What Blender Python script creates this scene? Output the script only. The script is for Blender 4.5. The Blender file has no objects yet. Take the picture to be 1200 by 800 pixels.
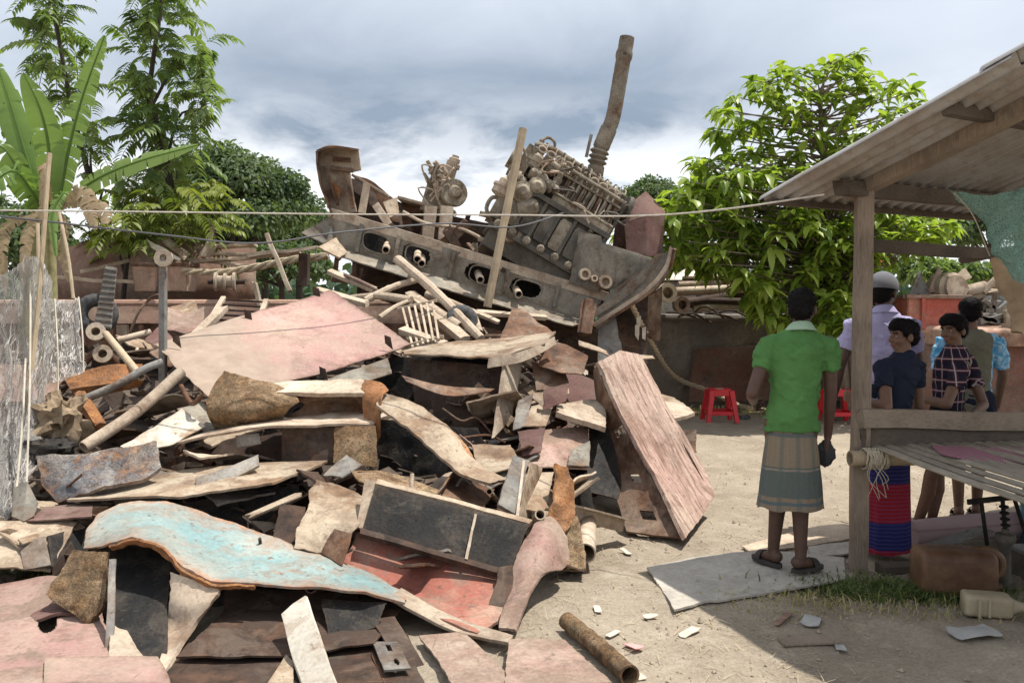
import bpy, bmesh, math, random
import numpy as np
from mathutils import Vector, Matrix, noise as mn, Euler

random.seed(7); np.random.seed(7)
SC = bpy.context.scene
COL = SC.collection
R = math.radians
# ------------------------------------------------------------------ camera geometry (1200x800 photo pixels)
FPX = 1000.0; EYE = 1.55; TILT = math.atan(36/1000)
_ct, _st = math.cos(TILT), math.sin(TILT)
def P(px, py, Y):
    """world point seen at photo pixel (px,py) at world distance Y"""
    a = (px-600)/FPX; b = (400-py)/FPX
    dy = _ct + b*_st; dz = b*_ct - _st
    t = Y/dy
    return np.array((a*t, Y, EYE + dz*t))
def G(px, py, z=0.0):
    a = (px-600)/FPX; b = (400-py)/FPX
    dy = _ct + b*_st; dz = b*_ct - _st
    t = (z-EYE)/dz
    return np.array((a*t, dy*t, z))
def S(Y): return Y/FPX            # metres per photo pixel at distance Y

# ------------------------------------------------------------------ objects
ORG = {}
def link(o): COL.objects.link(o)
def tag(o, label=None, cat=None, group=None, kind=None):
    if label: o['label'] = label
    if cat: o['category'] = cat
    if group: o['group'] = group
    if kind: o['kind'] = kind
    return o
def empty(name, loc, label=None, cat=None, group=None):
    o = bpy.data.objects.new(name, None); link(o)
    o.location = Vector([float(c) for c in loc]); ORG[o.name] = np.array(loc, float)
    o.empty_display_size = .1
    return tag(o, label, cat, group)
def mk(name, V, F, mat, parent=None, smooth=True, ang=38, attrs=None, kind=None):
    V = np.asarray(V, float)
    if parent is not None: org = ORG[parent.name]
    elif len(V):
        mnv, mx = V.min(0), V.max(0); org = np.array(((mnv[0]+mx[0])/2, (mnv[1]+mx[1])/2, mnv[2]))
    me = bpy.data.meshes.new(name)
    if isinstance(F, np.ndarray):
        n, k = F.shape
        me.vertices.add(len(V)); me.vertices.foreach_set('co', (V-org).ravel())
        me.loops.add(n*k); me.loops.foreach_set('vertex_index', F.ravel().astype(np.int32))
        me.polygons.add(n); me.polygons.foreach_set('loop_start', np.arange(0, n*k, k, dtype=np.int32))
        me.update(calc_edges=True); me.validate()
    else:
        me.from_pydata((V-org).tolist(), [], [list(map(int, f)) for f in F]); me.update()
    if attrs:
        for k_, arr in attrs.items():
            a = me.attributes.new(k_, 'FLOAT', 'POINT'); a.data.foreach_set('value', np.asarray(arr, np.float32))
    if smooth and len(me.polygons):
        me.polygons.foreach_set('use_smooth', [True]*len(me.polygons))
        me.set_sharp_from_angle(angle=R(ang))
    for m in (mat if isinstance(mat, (list, tuple)) else [mat]):
        if m: me.materials.append(m)
    o = bpy.data.objects.new(name, me); link(o)
    if parent is not None: o.parent = parent; o.location = (0, 0, 0); ORG[o.name] = org
    else: o.location = Vector(org.tolist()); ORG[o.name] = org
    if kind: o['kind'] = kind
    return o

class MB:
    """collects shapes into one mesh"""
    def __init__(s): s.V = []; s.F = []; s.E = []; s.M = []; s.n = 0
    def add(s, V, F, e=None, m=0):
        V = np.asarray(V, float); s.V.append(V)
        s.F += [[i+s.n for i in f] for f in F]; s.M += [m]*len(F)
        s.E.append(np.zeros(len(V)) if e is None else np.asarray(e)); s.n += len(V)
        return s
    def build(s, name, mat, parent=None, smooth=True, ang=38, kind=None):
        o = mk(name, np.vstack(s.V), s.F, mat, parent, smooth, ang, {'edge': np.concatenate(s.E)}, kind)
        if any(s.M): o.data.polygons.foreach_set('material_index', s.M)
        return o
    # ---- shapes
    def sheet(s, *a, **k): V, F, e = sheet(*a, **k); return s.add(V, F, e)
    def bar(s, p0, p1, w, h, up=(0, 0, 1), taper=1.0, m=0): V, F = bar(p0, p1, w, h, up, taper); return s.add(V, F, m=m)
    def tube(s, pts, r, n=10, hollow=0, cap=True, m=0): V, F = tube(pts, r, n, hollow, cap); return s.add(V, F, m=m)
    def prism(s, poly, off, m=0):
        poly = np.asarray(poly, float); off = np.asarray(off, float); k = len(poly)
        V = np.vstack([poly, poly+off]); F = [list(range(k))[::-1], list(range(k, 2*k))]+[[i, (i+1) % k, k+(i+1) % k, k+i] for i in range(k)]
        return s.add(V, F, m=m)
    def ell(s, c, r, rot=None, n=14, m=0):
        V, F = ellipsoid(c, r, rot, n); return s.add(V, F, m=m)
    def lathe(s, p0, axis, prof, n=16, m=0):
        V, F = lathe(p0, axis, prof, n); return s.add(V, F, m=m)
def nrm(v):
    v = np.asarray(v, float); l = np.linalg.norm(v); return v/l if l > 1e-12 else v
def frame(d, up=(0, 0, 1)):
    d = nrm(d); up = np.asarray(up, float)
    if abs(np.dot(d, nrm(up))) > .98: up = np.array((1., 0, 0)) if abs(d[0]) < .9 else np.array((0, 1., 0))
    x = nrm(np.cross(d, up)); y = nrm(np.cross(x, d)); return x, y, d
def bar(p0, p1, w, h, up=(0, 0, 1), taper=1.0):
    p0 = np.asarray(p0, float); p1 = np.asarray(p1, float); x, y, d = frame(p1-p0, up); V = []
    b = min(w, h)*.12
    for p, k in ((p0, 1), (p1, taper)):
        for sx, sy, bx, by in ((-1,-1,b,0),(1,-1,-b,0),(1,-1,0,b),(1,1,0,-b),(1,1,-b,0),(-1,1,b,0),(-1,1,0,-b),(-1,-1,0,b)):
            V.append(p + x*(sx*w/2+bx)*k + y*(sy*h/2+by)*k)
    F = [list(range(8))[::-1], list(range(8, 16))]+[[i, (i+1) % 8, 8+(i+1) % 8, 8+i] for i in range(8)]
    return np.array(V), [f[::-1] for f in F]
def rough_bar(a, b, w, h, up=(0, 0, 1), amp=.16, seed=0, wob=.35):
    a = np.asarray(a, float); b = np.asarray(b, float); x, y, d = frame(b-a, up); L_ = np.linalg.norm(b-a); K = max(4, int(L_/.05)); V = []
    for i in range(K+1):
        u = i/K; c = a+(b-a)*u+x*w*wob*mn.noise(Vector((u*L_*2.2, seed, 1)))+y*h*wob*mn.noise(Vector((u*L_*2.2, seed, 5)))
        for j, (sx, sy) in enumerate(((-1, -1), (0, -1.05), (1, -1), (1.05, 0), (1, 1), (0, 1.04), (-1, 1), (-1.04, 0))):
            k = 1+amp*mn.noise(Vector((u*L_*5, j*2.7+seed*3.1, seed))); e = d*(.05*mn.noise(Vector((j*1.3, seed, 3))) if i in (0, K) else 0); V.append(c+x*sx*w/2*k+y*sy*h/2*k+e)
    F = [[i*8+j, (i+1)*8+j, (i+1)*8+(j+1) % 8, i*8+(j+1) % 8] for i in range(K) for j in range(8)]+[list(range(8)), list(range(K*8, K*8+8))[::-1]]
    return np.array(V), F
def catmull(A, t):
    """A: (K,...) control, t in [0,1] array -> interpolated"""
    A = np.asarray(A, float); K = len(A)
    if K == 1: return np.repeat(A, len(t), 0)
    f = np.clip(t, 0, 1)*(K-1); i = np.minimum(f.astype(int), K-2); u = (f-i).reshape((-1,)+(1,)*(A.ndim-1))
    if K == 2: return A[i]*(1-u)+A[i+1]*u
    p1 = A[i]; p2 = A[i+1]
    p0 = np.where((i > 0).reshape(u.shape), A[np.maximum(i-1, 0)], 2*p1-p2); p3 = np.where((i+2 < K).reshape(u.shape), A[np.minimum(i+2, K-1)], 2*p2-p1)
    return .5*((2*p1)+(-p0+p2)*u+(2*p0-5*p1+4*p2-p3)*u*u+(-p0+3*p1-3*p2+p3)*u**3)
def curve(pts, n=20): return catmull(np.array(pts, float), np.linspace(0, 1, n))
def tube(pts, r, n=10, hollow=0, cap=True):
    pts = np.asarray(pts, float); K = len(pts); r = np.full(K, r) if np.isscalar(r) else np.asarray(r, float)
    T = np.gradient(pts, axis=0); x, y, _ = frame(T[0]); V = []
    for i in range(K):
        d = nrm(T[i]); x = nrm(x-d*np.dot(x, d)); y = np.cross(d, x)
        for j in range(n):
            a = 2*math.pi*j/n; V.append(pts[i]+(x*math.cos(a)+y*math.sin(a))*r[i])
    F = [[i*n+j, i*n+(j+1) % n, (i+1)*n+(j+1) % n, (i+1)*n+j] for i in range(K-1) for j in range(n)]
    V = np.array(V)
    if hollow:
        m = len(V); C = np.repeat(pts, n, 0); V2 = C+(V-C)*(1-hollow)
        F += [[m+a for a in f[::-1]] for f in list(F)]
        L = (K-1)*n
        F += [[(j+1) % n, j, m+j, m+(j+1) % n] for j in range(n)]+[[L+j, L+(j+1) % n, m+L+(j+1) % n, m+L+j] for j in range(n)]
        V = np.vstack([V, V2])
    elif cap: F += [list(range(n))[::-1], list(range((K-1)*n, K*n))]
    return V, F
def ellipsoid(c, r, rot=None, n=14):
    V = []; F = []; m = n; k = max(6, n//2)
    for i in range(k+1):
        th = math.pi*i/k
        for j in range(m):
            a = 2*math.pi*j/m; V.append((math.sin(th)*math.cos(a), math.sin(th)*math.sin(a), math.cos(th)))
    V = np.array(V)*np.asarray(r, float)
    if rot is not None: V = V@np.array(rot).T
    F = [[i*m+j, (i+1)*m+j, (i+1)*m+(j+1) % m, i*m+(j+1) % m] for i in range(k) for j in range(m)]
    return V+np.asarray(c, float), F
def lathe(p0, axis, prof, n=16):
    x, y, d = frame(axis); p0 = np.asarray(p0, float); V = []
    for h, r in prof:
        for j in range(n):
            a = 2*math.pi*j/n; V.append(p0+d*h+(x*math.cos(a)+y*math.sin(a))*max(r, 1e-4))
    K = len(prof)
    F = [[i*n+j, i*n+(j+1) % n, (i+1)*n+(j+1) % n, (i+1)*n+j] for i in range(K-1) for j in range(n)]
    F += [list(range(n))[::-1], list(range((K-1)*n, K*n))]
    return np.array(V), F
def n1(x, s):
    b = max(0, mn.noise(Vector((x*.45, s*7.31, s*1.7)))-.22)*2.4
    return b-.25+.30*mn.fractal(Vector((x*1.6, s*3.31, s*2.7)), .7, 2.2, 4)
_sd = [0]
def sheet(rows, n=(26, 26), thick=.009, jag=.03, bump=.01, bites=(), cuts=(), lin=False, seed=None, bscale=3.0, jfreq=1.0, ew=.025):
    """torn / bent plate through control rows; edges jagged by jag metres; bites: (u,v,ru,rv) holes; cuts: (u,v) polygons removed"""
    _sd[0] += 1; sd = _sd[0] if seed is None else seed
    A = np.asarray(rows, float); nu, nv = n
    Lu = np.linalg.norm(np.diff(A, axis=1), axis=2).sum(1).mean(); Lv = np.linalg.norm(np.diff(A, axis=0), axis=2).sum(0).mean()
    u = np.linspace(0, 1, nu+1); v = np.linspace(0, 1, nv+1)
    U, W = np.meshgrid(u, v)
    if max(Lu/nu, Lv/nv) > .022:
        nu = max(nu, min(int(Lu/.022), 70)); nv = max(nv, min(int(Lv/.022), 60)); u = np.linspace(0, 1, nu+1); v = np.linspace(0, 1, nv+1); U, W = np.meshgrid(u, v)
    if lin:
        c = A.shape[1]-1; nu = -(-nu//c)*c; c = A.shape[0]-1; nv = -(-nv//c)*c; u = np.linspace(0, 1, nu+1); v = np.linspace(0, 1, nv+1); U, W = np.meshgrid(u, v)
    ju, jv = jag*.6/max(Lu, .01), jag*.5/max(Lv, .01)
    nl = np.array([n1(t*Lv*9*jfreq, sd) for t in v]); nr = np.array([n1(t*Lv*9*jfreq+50, sd+.3) for t in v])
    nb = np.array([n1(t*Lu*9*jfreq, sd+.6) for t in u]); nt = np.array([n1(t*Lu*9*jfreq+90, sd+.8) for t in u])
    fu = np.exp(-U*nu/3); fr = np.exp(-(1-U)*nu/3); fb = np.exp(-W*nv/3); ft = np.exp(-(1-W)*nv/3)
    U2 = U+ju*(fu*(nl[:, None]+.5)-fr*(nr[:, None]+.5)); W2 = W+jv*(fb*(nb[None, :]+.5)-ft*(nt[None, :]+.5))
    def ev(Ux, Wx):
        Ux = np.clip(Ux, 0, 1).ravel(); Wx = np.clip(Wx, 0, 1).ravel()
        rr = [catmull(A[i], Ux) if not lin else _lin(A[i], Ux) for i in range(len(A))]
        rr = np.stack(rr)            # R,N,3
        K = len(A); f = Wx*(K-1); i = np.minimum(f.astype(int), K-2); w = (f-i)[:, None]; idx = np.arange(len(Wx))
        p1 = rr[i, idx]; p2 = rr[i+1, idx]
        if K == 2 or lin: return p1*(1-w)+p2*w
        p0 = np.where((i > 0)[:, None], rr[np.maximum(i-1, 0), idx], 2*p1-p2); p3 = np.where((i+2 < K)[:, None], rr[np.minimum(i+2, K-1), idx], 2*p2-p1)
        return .5*((2*p1)+(-p0+p2)*w+(2*p0-5*p1+4*p2-p3)*w*w+(-p0+3*p1-3*p2+p3)*w**3)
    V = ev(U2, W2).reshape(nv+1, nu+1, 3)
    du = np.gradient(V, axis=1); dv = np.gradient(V, axis=0); N = np.cross(du, dv); N /= np.maximum(np.linalg.norm(N, axis=2, keepdims=True), 1e-9)
    off = np.array([mn.fractal(Vector((p[0]*bscale+sd*3.1, p[1]*bscale, p[2]*bscale)), .7, 2.0, 3) for p in V.reshape(-1, 3)]).reshape(nv+1, nu+1)
    V = V+N*(off*bump*.42)[..., None]
    keep = np.ones((nv, nu), bool)
    cu = (u[:-1]+u[1:])/2; cv = (v[:-1]+v[1:])/2; CU, CV = np.meshgrid(cu, cv)
    for bt in bites:
        bu, bv, ru, rv = bt[:4]; bn = bt[4] if len(bt) > 4 else .35; ex = 2 if bn else 3
        rr = (np.abs((CU-bu)/ru)**ex+np.abs((CV-bv)/rv)**ex)**(1/ex)
        nn = np.array([[mn.noise(Vector((a*9+sd, b*9, sd*.7))) for a in cu] for b in cv])*bn if bn else 0
        keep &= rr+nn > 1
    for (a0, b0, a1, b1) in cuts: keep &= ~((CU > a0) & (CU < a1) & (CV > b0) & (CV < b1))
    M = (nu+1)*(nv+1); top = (V+N*thick/2).reshape(-1, 3); bot = (V-N*thick/2).reshape(-1, 3)
    F = []; ec = {}
    for j in range(nv):
        for i in range(nu):
            if not keep[j, i]: continue
            a = j*(nu+1)+i; q = (a, a+1, a+nu+2, a+nu+1)
            F.append(list(q)); F.append([M+k for k in q[::-1]])
            for k in range(4):
                e = (q[k], q[(k+1) % 4])
                if (e[1], e[0]) in ec: del ec[(e[1], e[0])]
                else: ec[e] = 1
    bd = set()
    for (a, b) in ec: F.append([b, a, M+a, M+b]); bd.update((a, b))
    du_ = np.minimum(U, 1-U)*Lu; dv_ = np.minimum(W, 1-W)*Lv
    e = np.exp(-np.minimum(du_, dv_)/ew).ravel()
    if bd: e[list(bd)] = 1
    return np.vstack([top, bot]), F, np.concatenate([e, e])
def _lin(A, t):
    K = len(A); f = t*(K-1); i = np.minimum(f.astype(int), K-2); u = (f-i)[:, None]
    return A[i]*(1-u)+A[i+1]*u
def PR(*rows): return [[P(*p) for p in r] for r in rows]
def children(o): return [c for c in bpy.data.objects if c.parent == o]
def copy_tree(o, parent=None, loc=None, rz=0, scale=None):
    c = o.copy(); link(c); c.parent = parent
    if loc is not None: c.location = loc
    if rz: c.rotation_euler.z = rz
    if scale: c.scale = (scale,)*3
    for ch in [x for x in ALLCH.get(o.name, [])]: copy_tree(ch, c)
    return c
ALLCH = {}

# ------------------------------------------------------------------ materials
class NT:
    def __init__(s, name):
        s.m = bpy.data.materials.new(name); s.m.use_nodes = True; s.t = s.m.node_tree; s.t.nodes.clear()
        s.out = s.t.nodes.new('ShaderNodeOutputMaterial')
    def n(s, typ, **k):
        nd = s.t.nodes.new('ShaderNode'+typ)
        for a, b in k.items(): setattr(nd, a, b)
        return nd
    def l(s, a, b): s.t.links.new(a, b)
    def val(s, sock, v):
        if hasattr(v, 'node'): s.l(v, sock)
        else: sock.default_value = v
    def coord(s, scale=(1, 1, 1), kind='Object', rnd=True):
        tc = s.n('TexCoord'); v = tc.outputs[kind]
        if rnd:
            oi = s.n('ObjectInfo'); mu = s.n('VectorMath', operation='MULTIPLY_ADD')
            co = s.n('CombineXYZ'); s.l(oi.outputs['Random'], co.inputs[0]); s.l(oi.outputs['Random'], co.inputs[1])
            s.l(co.outputs[0], mu.inputs[0]); mu.inputs[1].default_value = (37, 91, 13); s.l(v, mu.inputs[2]); v = mu.outputs[0]
        if scale != (1, 1, 1):
            mp = s.n('Mapping'); mp.inputs['Scale'].default_value = scale; s.l(v, mp.inputs[0]); v = mp.outputs[0]
        return v
    def noise(s, vec, scale, detail=6, rough=.6, dist=0):
        nd = s.n('TexNoise'); nd.inputs['Scale'].default_value = scale; nd.inputs['Detail'].default_value = detail
        nd.inputs['Roughness'].default_value = rough; nd.inputs['Distortion'].default_value = dist
        if vec is not None: s.l(vec, nd.inputs['Vector'])
        return nd.outputs[0]
    def ramp(s, fac, *stops, interp='LINEAR'):
        nd = s.n('ValToRGB'); cr = nd.color_ramp; cr.interpolation = interp
        while len(cr.elements) < len(stops): cr.elements.new(.5)
        for e, (p, c) in zip(cr.elements, stops):
            e.position = p; e.color = (c, c, c, 1) if not hasattr(c, '__len__') else (*c[:3], 1)
        s.l(fac, nd.inputs[0]); return nd.outputs[0]
    def mix(s, fac, a, b, blend='MIX'):
        nd = s.n('Mix', data_type='RGBA', blend_type=blend); s.val(nd.inputs[0], fac)
        for sk, v in ((nd.inputs[6], a), (nd.inputs[7], b)):
            if hasattr(v, 'node'): s.l(v, sk)
            else: sk.default_value = (*v[:3], 1)
        return nd.outputs[2]
    def math(s, op, a, b=0, c=None, clamp=False):
        nd = s.n('Math', operation=op, use_clamp=clamp); s.val(nd.inputs[0], a); s.val(nd.inputs[1], b)
        if c is not None: s.val(nd.inputs[2], c)
        return nd.outputs[0]
    def attr(s, name):
        nd = s.n('Attribute', attribute_name=name); return nd.outputs['Fac']
    def bump(s, h, strength=.4, dist=.01):
        nd = s.n('Bump'); nd.inputs['Strength'].default_value = strength; nd.inputs['Distance'].default_value = dist; s.l(h, nd.inputs['Height']); return nd.outputs[0]
    def finish(s, col, rough=.8, metal=0, nor=None, spec=.3, alpha=None):
        b = s.n('BsdfPrincipled'); s.val(b.inputs['Base Color'], col if hasattr(col, 'node') else (*col[:3], 1)); s.val(b.inputs['Roughness'], rough)
        b.inputs['Metallic'].default_value = metal; b.inputs['Specular IOR Level'].default_value = spec
        if nor is not None: s.l(nor, b.inputs['Normal'])
        if alpha is not None: s.val(b.inputs['Alpha'], alpha)
        s.l(b.outputs[0], s.out.inputs[0]); s.b = b; return s.m

RUST_D = (.050, .026, .016); RUST_M = (.16, .075, .038); RUST_O = (.36, .16, .055); DUST = (.50, .41, .31)
def rustmat(name, paint, cov=.5, r1=RUST_D, r2=RUST_M, dust=.4, dcol=DUST, scale=1.0, rough=.82, paint2=None, edge=.8, bstr=.5, soft=.05, stain=.6, chip=.36, grain=1.0, streak=None, wear=None):
    """flaking paint over rust under patches of dust; cov = share still painted"""
    t = NT(name); v = t.coord(); vs = t.coord((1, 1, 1))
    A = t.noise(v, 2.4*scale, 9, .72, .15); B = t.noise(v, 7*scale, 7, .7); D = t.noise(v, 45*scale, 4, .7); Cn = t.noise(v, 1.7*scale, 6, .68, .3)
    Eg = t.noise(v, 18*scale, 5, .6)
    rust = t.mix(t.ramp(B, (.38, 0), (.62, 1)), r1, r2)
    p = paint
    if paint2: p = t.mix(t.ramp(t.noise(v, 3.1*scale, 8, .7), (.42, 0), (.58, 1)), paint, paint2)
    thr = 1-cov; thr = .5+(thr-.5)*.5
    m = t.ramp(A, (max(0, thr-soft), 0), (min(1, thr+soft), 1))
    e = t.math('MULTIPLY', t.attr('edge'), t.math('MULTIPLY_ADD', Eg, 2.2, -.45, clamp=True)); e = t.math('MULTIPLY', e, edge, clamp=True)
    m = t.math('MULTIPLY', m, t.math('SUBTRACT', 1, e), clamp=True)
    chips = t.ramp(t.noise(v, 17*scale, 7, .78), (chip, 0), (chip+.04, 1)); m = t.math('MULTIPLY', m, chips)
    col = t.mix(m, rust, p)
    th = .5+(.5-dust)*.5
    dm = t.math('MULTIPLY', t.ramp(Cn, (max(0, th-.12), 0), (min(1, th+.14), 1)), t.math('MULTIPLY_ADD', D, .7, .35), clamp=True)
    col = t.mix(dm, col, dcol)
    # runs of rust and dirt, scratches, dark stains with shapes of their own
    sc = t.noise(t.coord((1.7, 1.7, .5)), 3*scale, 7, .72, .2); st = t.math('MULTIPLY', t.ramp(sc, (.51, 0), (.66, 1)), stain)
    col = t.mix(st, col, t.mix(.5, r1, r2))
    sx = t.noise(t.coord((.8, 22, 11)), 4*scale, 2, .5, .1); col = t.mix(t.math('MULTIPLY', t.ramp(sx, (.70, 0), (.74, 1)), t.math('MULTIPLY', t.ramp(Cn, (.45, 0), (.6, 1)), .4)), col, dcol)
    sk = t.noise(t.coord((16, .9, 8)), 4*scale, 2, .5, .1); col = t.mix(t.math('MULTIPLY', t.ramp(sk, (.71, 0), (.74, 1)), t.math('MULTIPLY', t.ramp(A, (.55, .6), (.42, 0)), .8)), col, r1)
    bl = t.noise(v, 3.3*scale, 9, .74, .8); col = t.mix(t.math('MULTIPLY', t.ramp(bl, (.53, 0), (.60, 1)), stain), col, t.mix(.35, r1, dcol)); col = t.mix(1, col, t.ramp(t.noise(v, .9*scale, 3, .5), (.3, .72), (.7, 1.15)), 'MULTIPLY')
    col = t.mix(1, col, t.ramp(D, (.28, max(0, 1-.2*grain)), (.72, 1+.14*grain)), 'MULTIPLY')
    if streak is not None:     # lengthwise flaking
        d3 = nrm(streak); a3, b3, _ = frame(d3); raw = t.n('TexCoord').outputs['Object']; cc = t.n('CombineXYZ')
        for i_, (ax_, k_) in enumerate(((a3, 13), (b3, 13), (d3, 1.6))):
            dt = t.n('VectorMath', operation='DOT_PRODUCT'); t.l(raw, dt.inputs[0]); dt.inputs[1].default_value = tuple(float(q)*k_ for q in ax_); t.l(dt.outputs['Value'], cc.inputs[i_])
        sn = t.noise(cc.outputs[0], 2.2, 6, .65, .5); col = t.mix(t.ramp(sn, (.50, 0), (.60, .8)), col, r1); col = t.mix(t.ramp(sn, (.34, .75), (.44, 0)), col, dcol); Eg = t.math('ADD', Eg, t.math('MULTIPLY', sn, 2))
    if wear is not None:       # paint worn off towards one side
        raw = t.n('TexCoord').outputs['Object']; dt = t.n('VectorMath', operation='DOT_PRODUCT'); t.l(raw, dt.inputs[0]); dt.inputs[1].default_value = wear[0]
        wv = t.math('ADD', dt.outputs['Value'], t.math('MULTIPLY', t.noise(v, 2.0, 8, .7), 1.3)); col = t.mix(t.math('MULTIPLY', t.ramp(wv, (wear[1], 0), (wear[1]+.35, 1)), .85), col, t.mix(t.ramp(B, (.35, 0), (.65, 1)), tuple(q*.72 for q in dcol), dcol))
    h = t.math('ADD', t.math('MULTIPLY', m, .6), t.math('ADD', t.math('MULTIPLY', Eg, .45), t.math('MULTIPLY', D, .12*grain)))
    return t.finish(col, rough, 0, t.bump(h, bstr*.8, .009), .3)
M = {}
M['pink'] = rustmat('pink_paint', (.42, .235, .21), .90, dust=.47, paint2=(.46, .29, .25), dcol=(.37, .29, .22), edge=1.2, stain=.3, chip=.27, wear=((-.75, -.5, 0), .72))
M['pinkdust'] = rustmat('pink_dusty', (.335, .195, .165), .45, r1=(.13, .075, .05), r2=(.24, .14, .10), dust=.52, dcol=(.40, .315, .245), bstr=.8)
M['blue'] = rustmat('blue_paint', (.265, .375, .365), .82, r1=(.22, .11, .06), r2=(.44, .25, .16), dust=.36, dcol=(.43, .35, .27), paint2=(.195, .30, .30), edge=1.4, bstr=.9, stain=.45, wear=((-.8, -.25, 0), 1.12))
M['black'] = rustmat('burnt_and_shade_black', (.010, .010, .010), .74, r1=(.028, .021, .016), r2=(.085, .058, .04), dust=.10, dcol=(.15, .125, .095), rough=.72, stain=.5, grain=2.2, scale=1.5, bstr=1.1)  # burnt steel; also blackens the plates that stand in for cavity shade
M['pinkfloor'] = rustmat('pink_floor_paint', (.345, .20, .175), .72, r1=(.11, .065, .045), r2=(.22, .13, .09), dust=.48, dcol=(.345, .275, .21), stain=.7, edge=1.2)
M['pinkstreak'] = rustmat('pink_flaking_face', (.40, .255, .21), .6, r1=(.17, .10, .07), r2=(.30, .19, .14), dust=.5, dcol=(.47, .375, .295), stain=.35, streak=(.51, -.95, -1.1), bstr=1.0)
M['cream'] = rustmat('cream_paint', (.40, .325, .235), .52, r1=(.12, .07, .042), r2=(.27, .17, .10), dust=.40, dcol=(.46, .375, .28), bstr=.8)
M['white'] = rustmat('white_paint', (.60, .55, .46), .80, r1=(.22, .13, .07), r2=(.42, .3, .2), dust=.3, dcol=(.66, .58, .47))
M['rust'] = rustmat('brown_rust', (.20, .12, .08), .35, dust=.28, dcol=(.42, .33, .25))
M['rustdark'] = rustmat('dark_rust_and_shade', (.055, .036, .027), .5, r1=(.022, .014, .010), r2=(.10, .054, .033), dust=.16, dcol=(.26, .20, .15))  # real dark rust; also colours a few plates dark in place of shade
M['rustorange'] = rustmat('orange_rust', (.34, .15, .06), .5, r1=(.13, .055, .025), r2=RUST_O, dust=.3, dcol=(.45, .30, .18), bstr=1.2, scale=1.6, grain=2.2)
M['crust'] = rustmat('crusty_rust', (.25, .155, .085), .5, r1=(.07, .04, .02), r2=(.30, .17, .075), dust=.36, dcol=(.43, .33, .20), scale=2.6, bstr=1.8, grain=3.2)
M['redox'] = rustmat('red_oxide_paint', (.30, .105, .075), .72, r1=(.07, .04, .03), r2=(.20, .10, .07), dust=.34, dcol=(.45, .37, .27))
M['grey'] = rustmat('grey_paint', (.22, .215, .20), .62, r1=(.06, .04, .03), r2=(.16, .11, .08), dust=.32, dcol=(.42, .37, .30))
M['marine'] = rustmat('weathered_marine_grey', (.26, .235, .19), .6, r1=(.06, .045, .032), r2=(.18, .115, .075), dust=.38, dcol=(.41, .355, .275), paint2=(.165, .16, .14))
M['beige'] = rustmat('dusty_beige_steel', (.44, .35, .26), .6, r1=(.14, .08, .05), r2=(.28, .18, .12), dust=.55, dcol=(.56, .47, .36))
M['sooty'] = rustmat('sooty_crust', (.10, .10, .11), .55, r1=(.04, .03, .03), r2=(.30, .15, .07), dust=.42, dcol=(.50, .47, .42), scale=1.8, bstr=1.2, grain=2.5)
M['engine'] = rustmat('grimy_engine_cast', (.29, .25, .19), .55, r1=(.05, .038, .028), r2=(.17, .115, .07), dust=.45, dcol=(.42, .36, .27), scale=1.8, grain=1.8)
M['enginedark'] = rustmat('oily_engine_cast', (.085, .078, .065), .6, r1=(.03, .026, .022), r2=(.10, .075, .055), dust=.38, dcol=(.27, .235, .18), rough=.7)
M['hullbrown'] = rustmat('brown_hull', (.19, .105, .075), .6, r1=(.06, .04, .03), r2=(.26, .14, .09), dust=.3, dcol=(.40, .31, .23), scale=.6)
M['hullgrey'] = rustmat('grey_hull', (.15, .13, .11), .65, r1=(.06, .045, .035), r2=(.17, .12, .09), dust=.35, dcol=(.28, .24, .19), scale=.6)
M['hullpink'] = rustmat('faded_pink_hull', (.44, .27, .20), .65, r1=(.12, .07, .05), r2=(.3, .17, .11), dust=.4, dcol=(.50, .39, .29), scale=.6)
M['hullred'] = rustmat('red_hull_patch', (.19, .085, .06), .6, r1=(.07, .045, .035), r2=(.17, .10, .07), dust=.42, dcol=(.26, .20, .16), scale=.8)
M['redbox'] = rustmat('red_box_paint', (.42, .10, .07), .72, r1=(.12, .06, .04), r2=(.32, .15, .10), dust=.3, dcol=(.50, .38, .28))
def woodmat(name, c1, c2, axis=(1, 1, 12), rough=.85, dust=None):
    t = NT(name); v = t.coord(axis); w = t.noise(v, 9, 6, .65, .6); f = t.noise(t.coord(), 3, 4)
    col = t.mix(t.ramp(w, (.3, 0), (.7, 1)), c1, c2)
    col = t.mix(t.ramp(f, (.4, 0), (.75, .6)), col, dust or tuple(min(1, c*1.5) for c in c2))
    return t.finish(col, rough, 0, t.bump(w, .35, .006), .2)
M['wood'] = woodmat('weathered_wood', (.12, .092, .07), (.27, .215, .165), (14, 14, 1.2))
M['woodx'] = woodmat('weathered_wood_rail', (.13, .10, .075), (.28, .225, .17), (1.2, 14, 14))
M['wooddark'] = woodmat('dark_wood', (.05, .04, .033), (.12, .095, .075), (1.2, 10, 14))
M['bamboo'] = woodmat('bamboo', (.26, .195, .125), (.42, .335, .23), (9, 9, 1))
M['bambooslat'] = woodmat('grey_bamboo_slat', (.13, .11, .085), (.31, .27, .21), (16, 1.2, 16))
M['palewood'] = woodmat('pale_dusty_timber', (.22, .165, .115), (.48, .39, .295), (5, 5, 3))
def plain(name, col, rough=.6, var=.25, nscale=12, spec=.3, bstr=.15):
    t = NT(name); v = t.coord(); a = t.noise(v, nscale, 6, .65)
    c = t.mix(t.ramp(a, (.3, 0), (.7, 1)), tuple(x*(1-var) for x in col), tuple(min(1, x*(1+var)) for x in col))
    return t.finish(c, rough, 0, t.bump(a, bstr, .004), spec)
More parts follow.
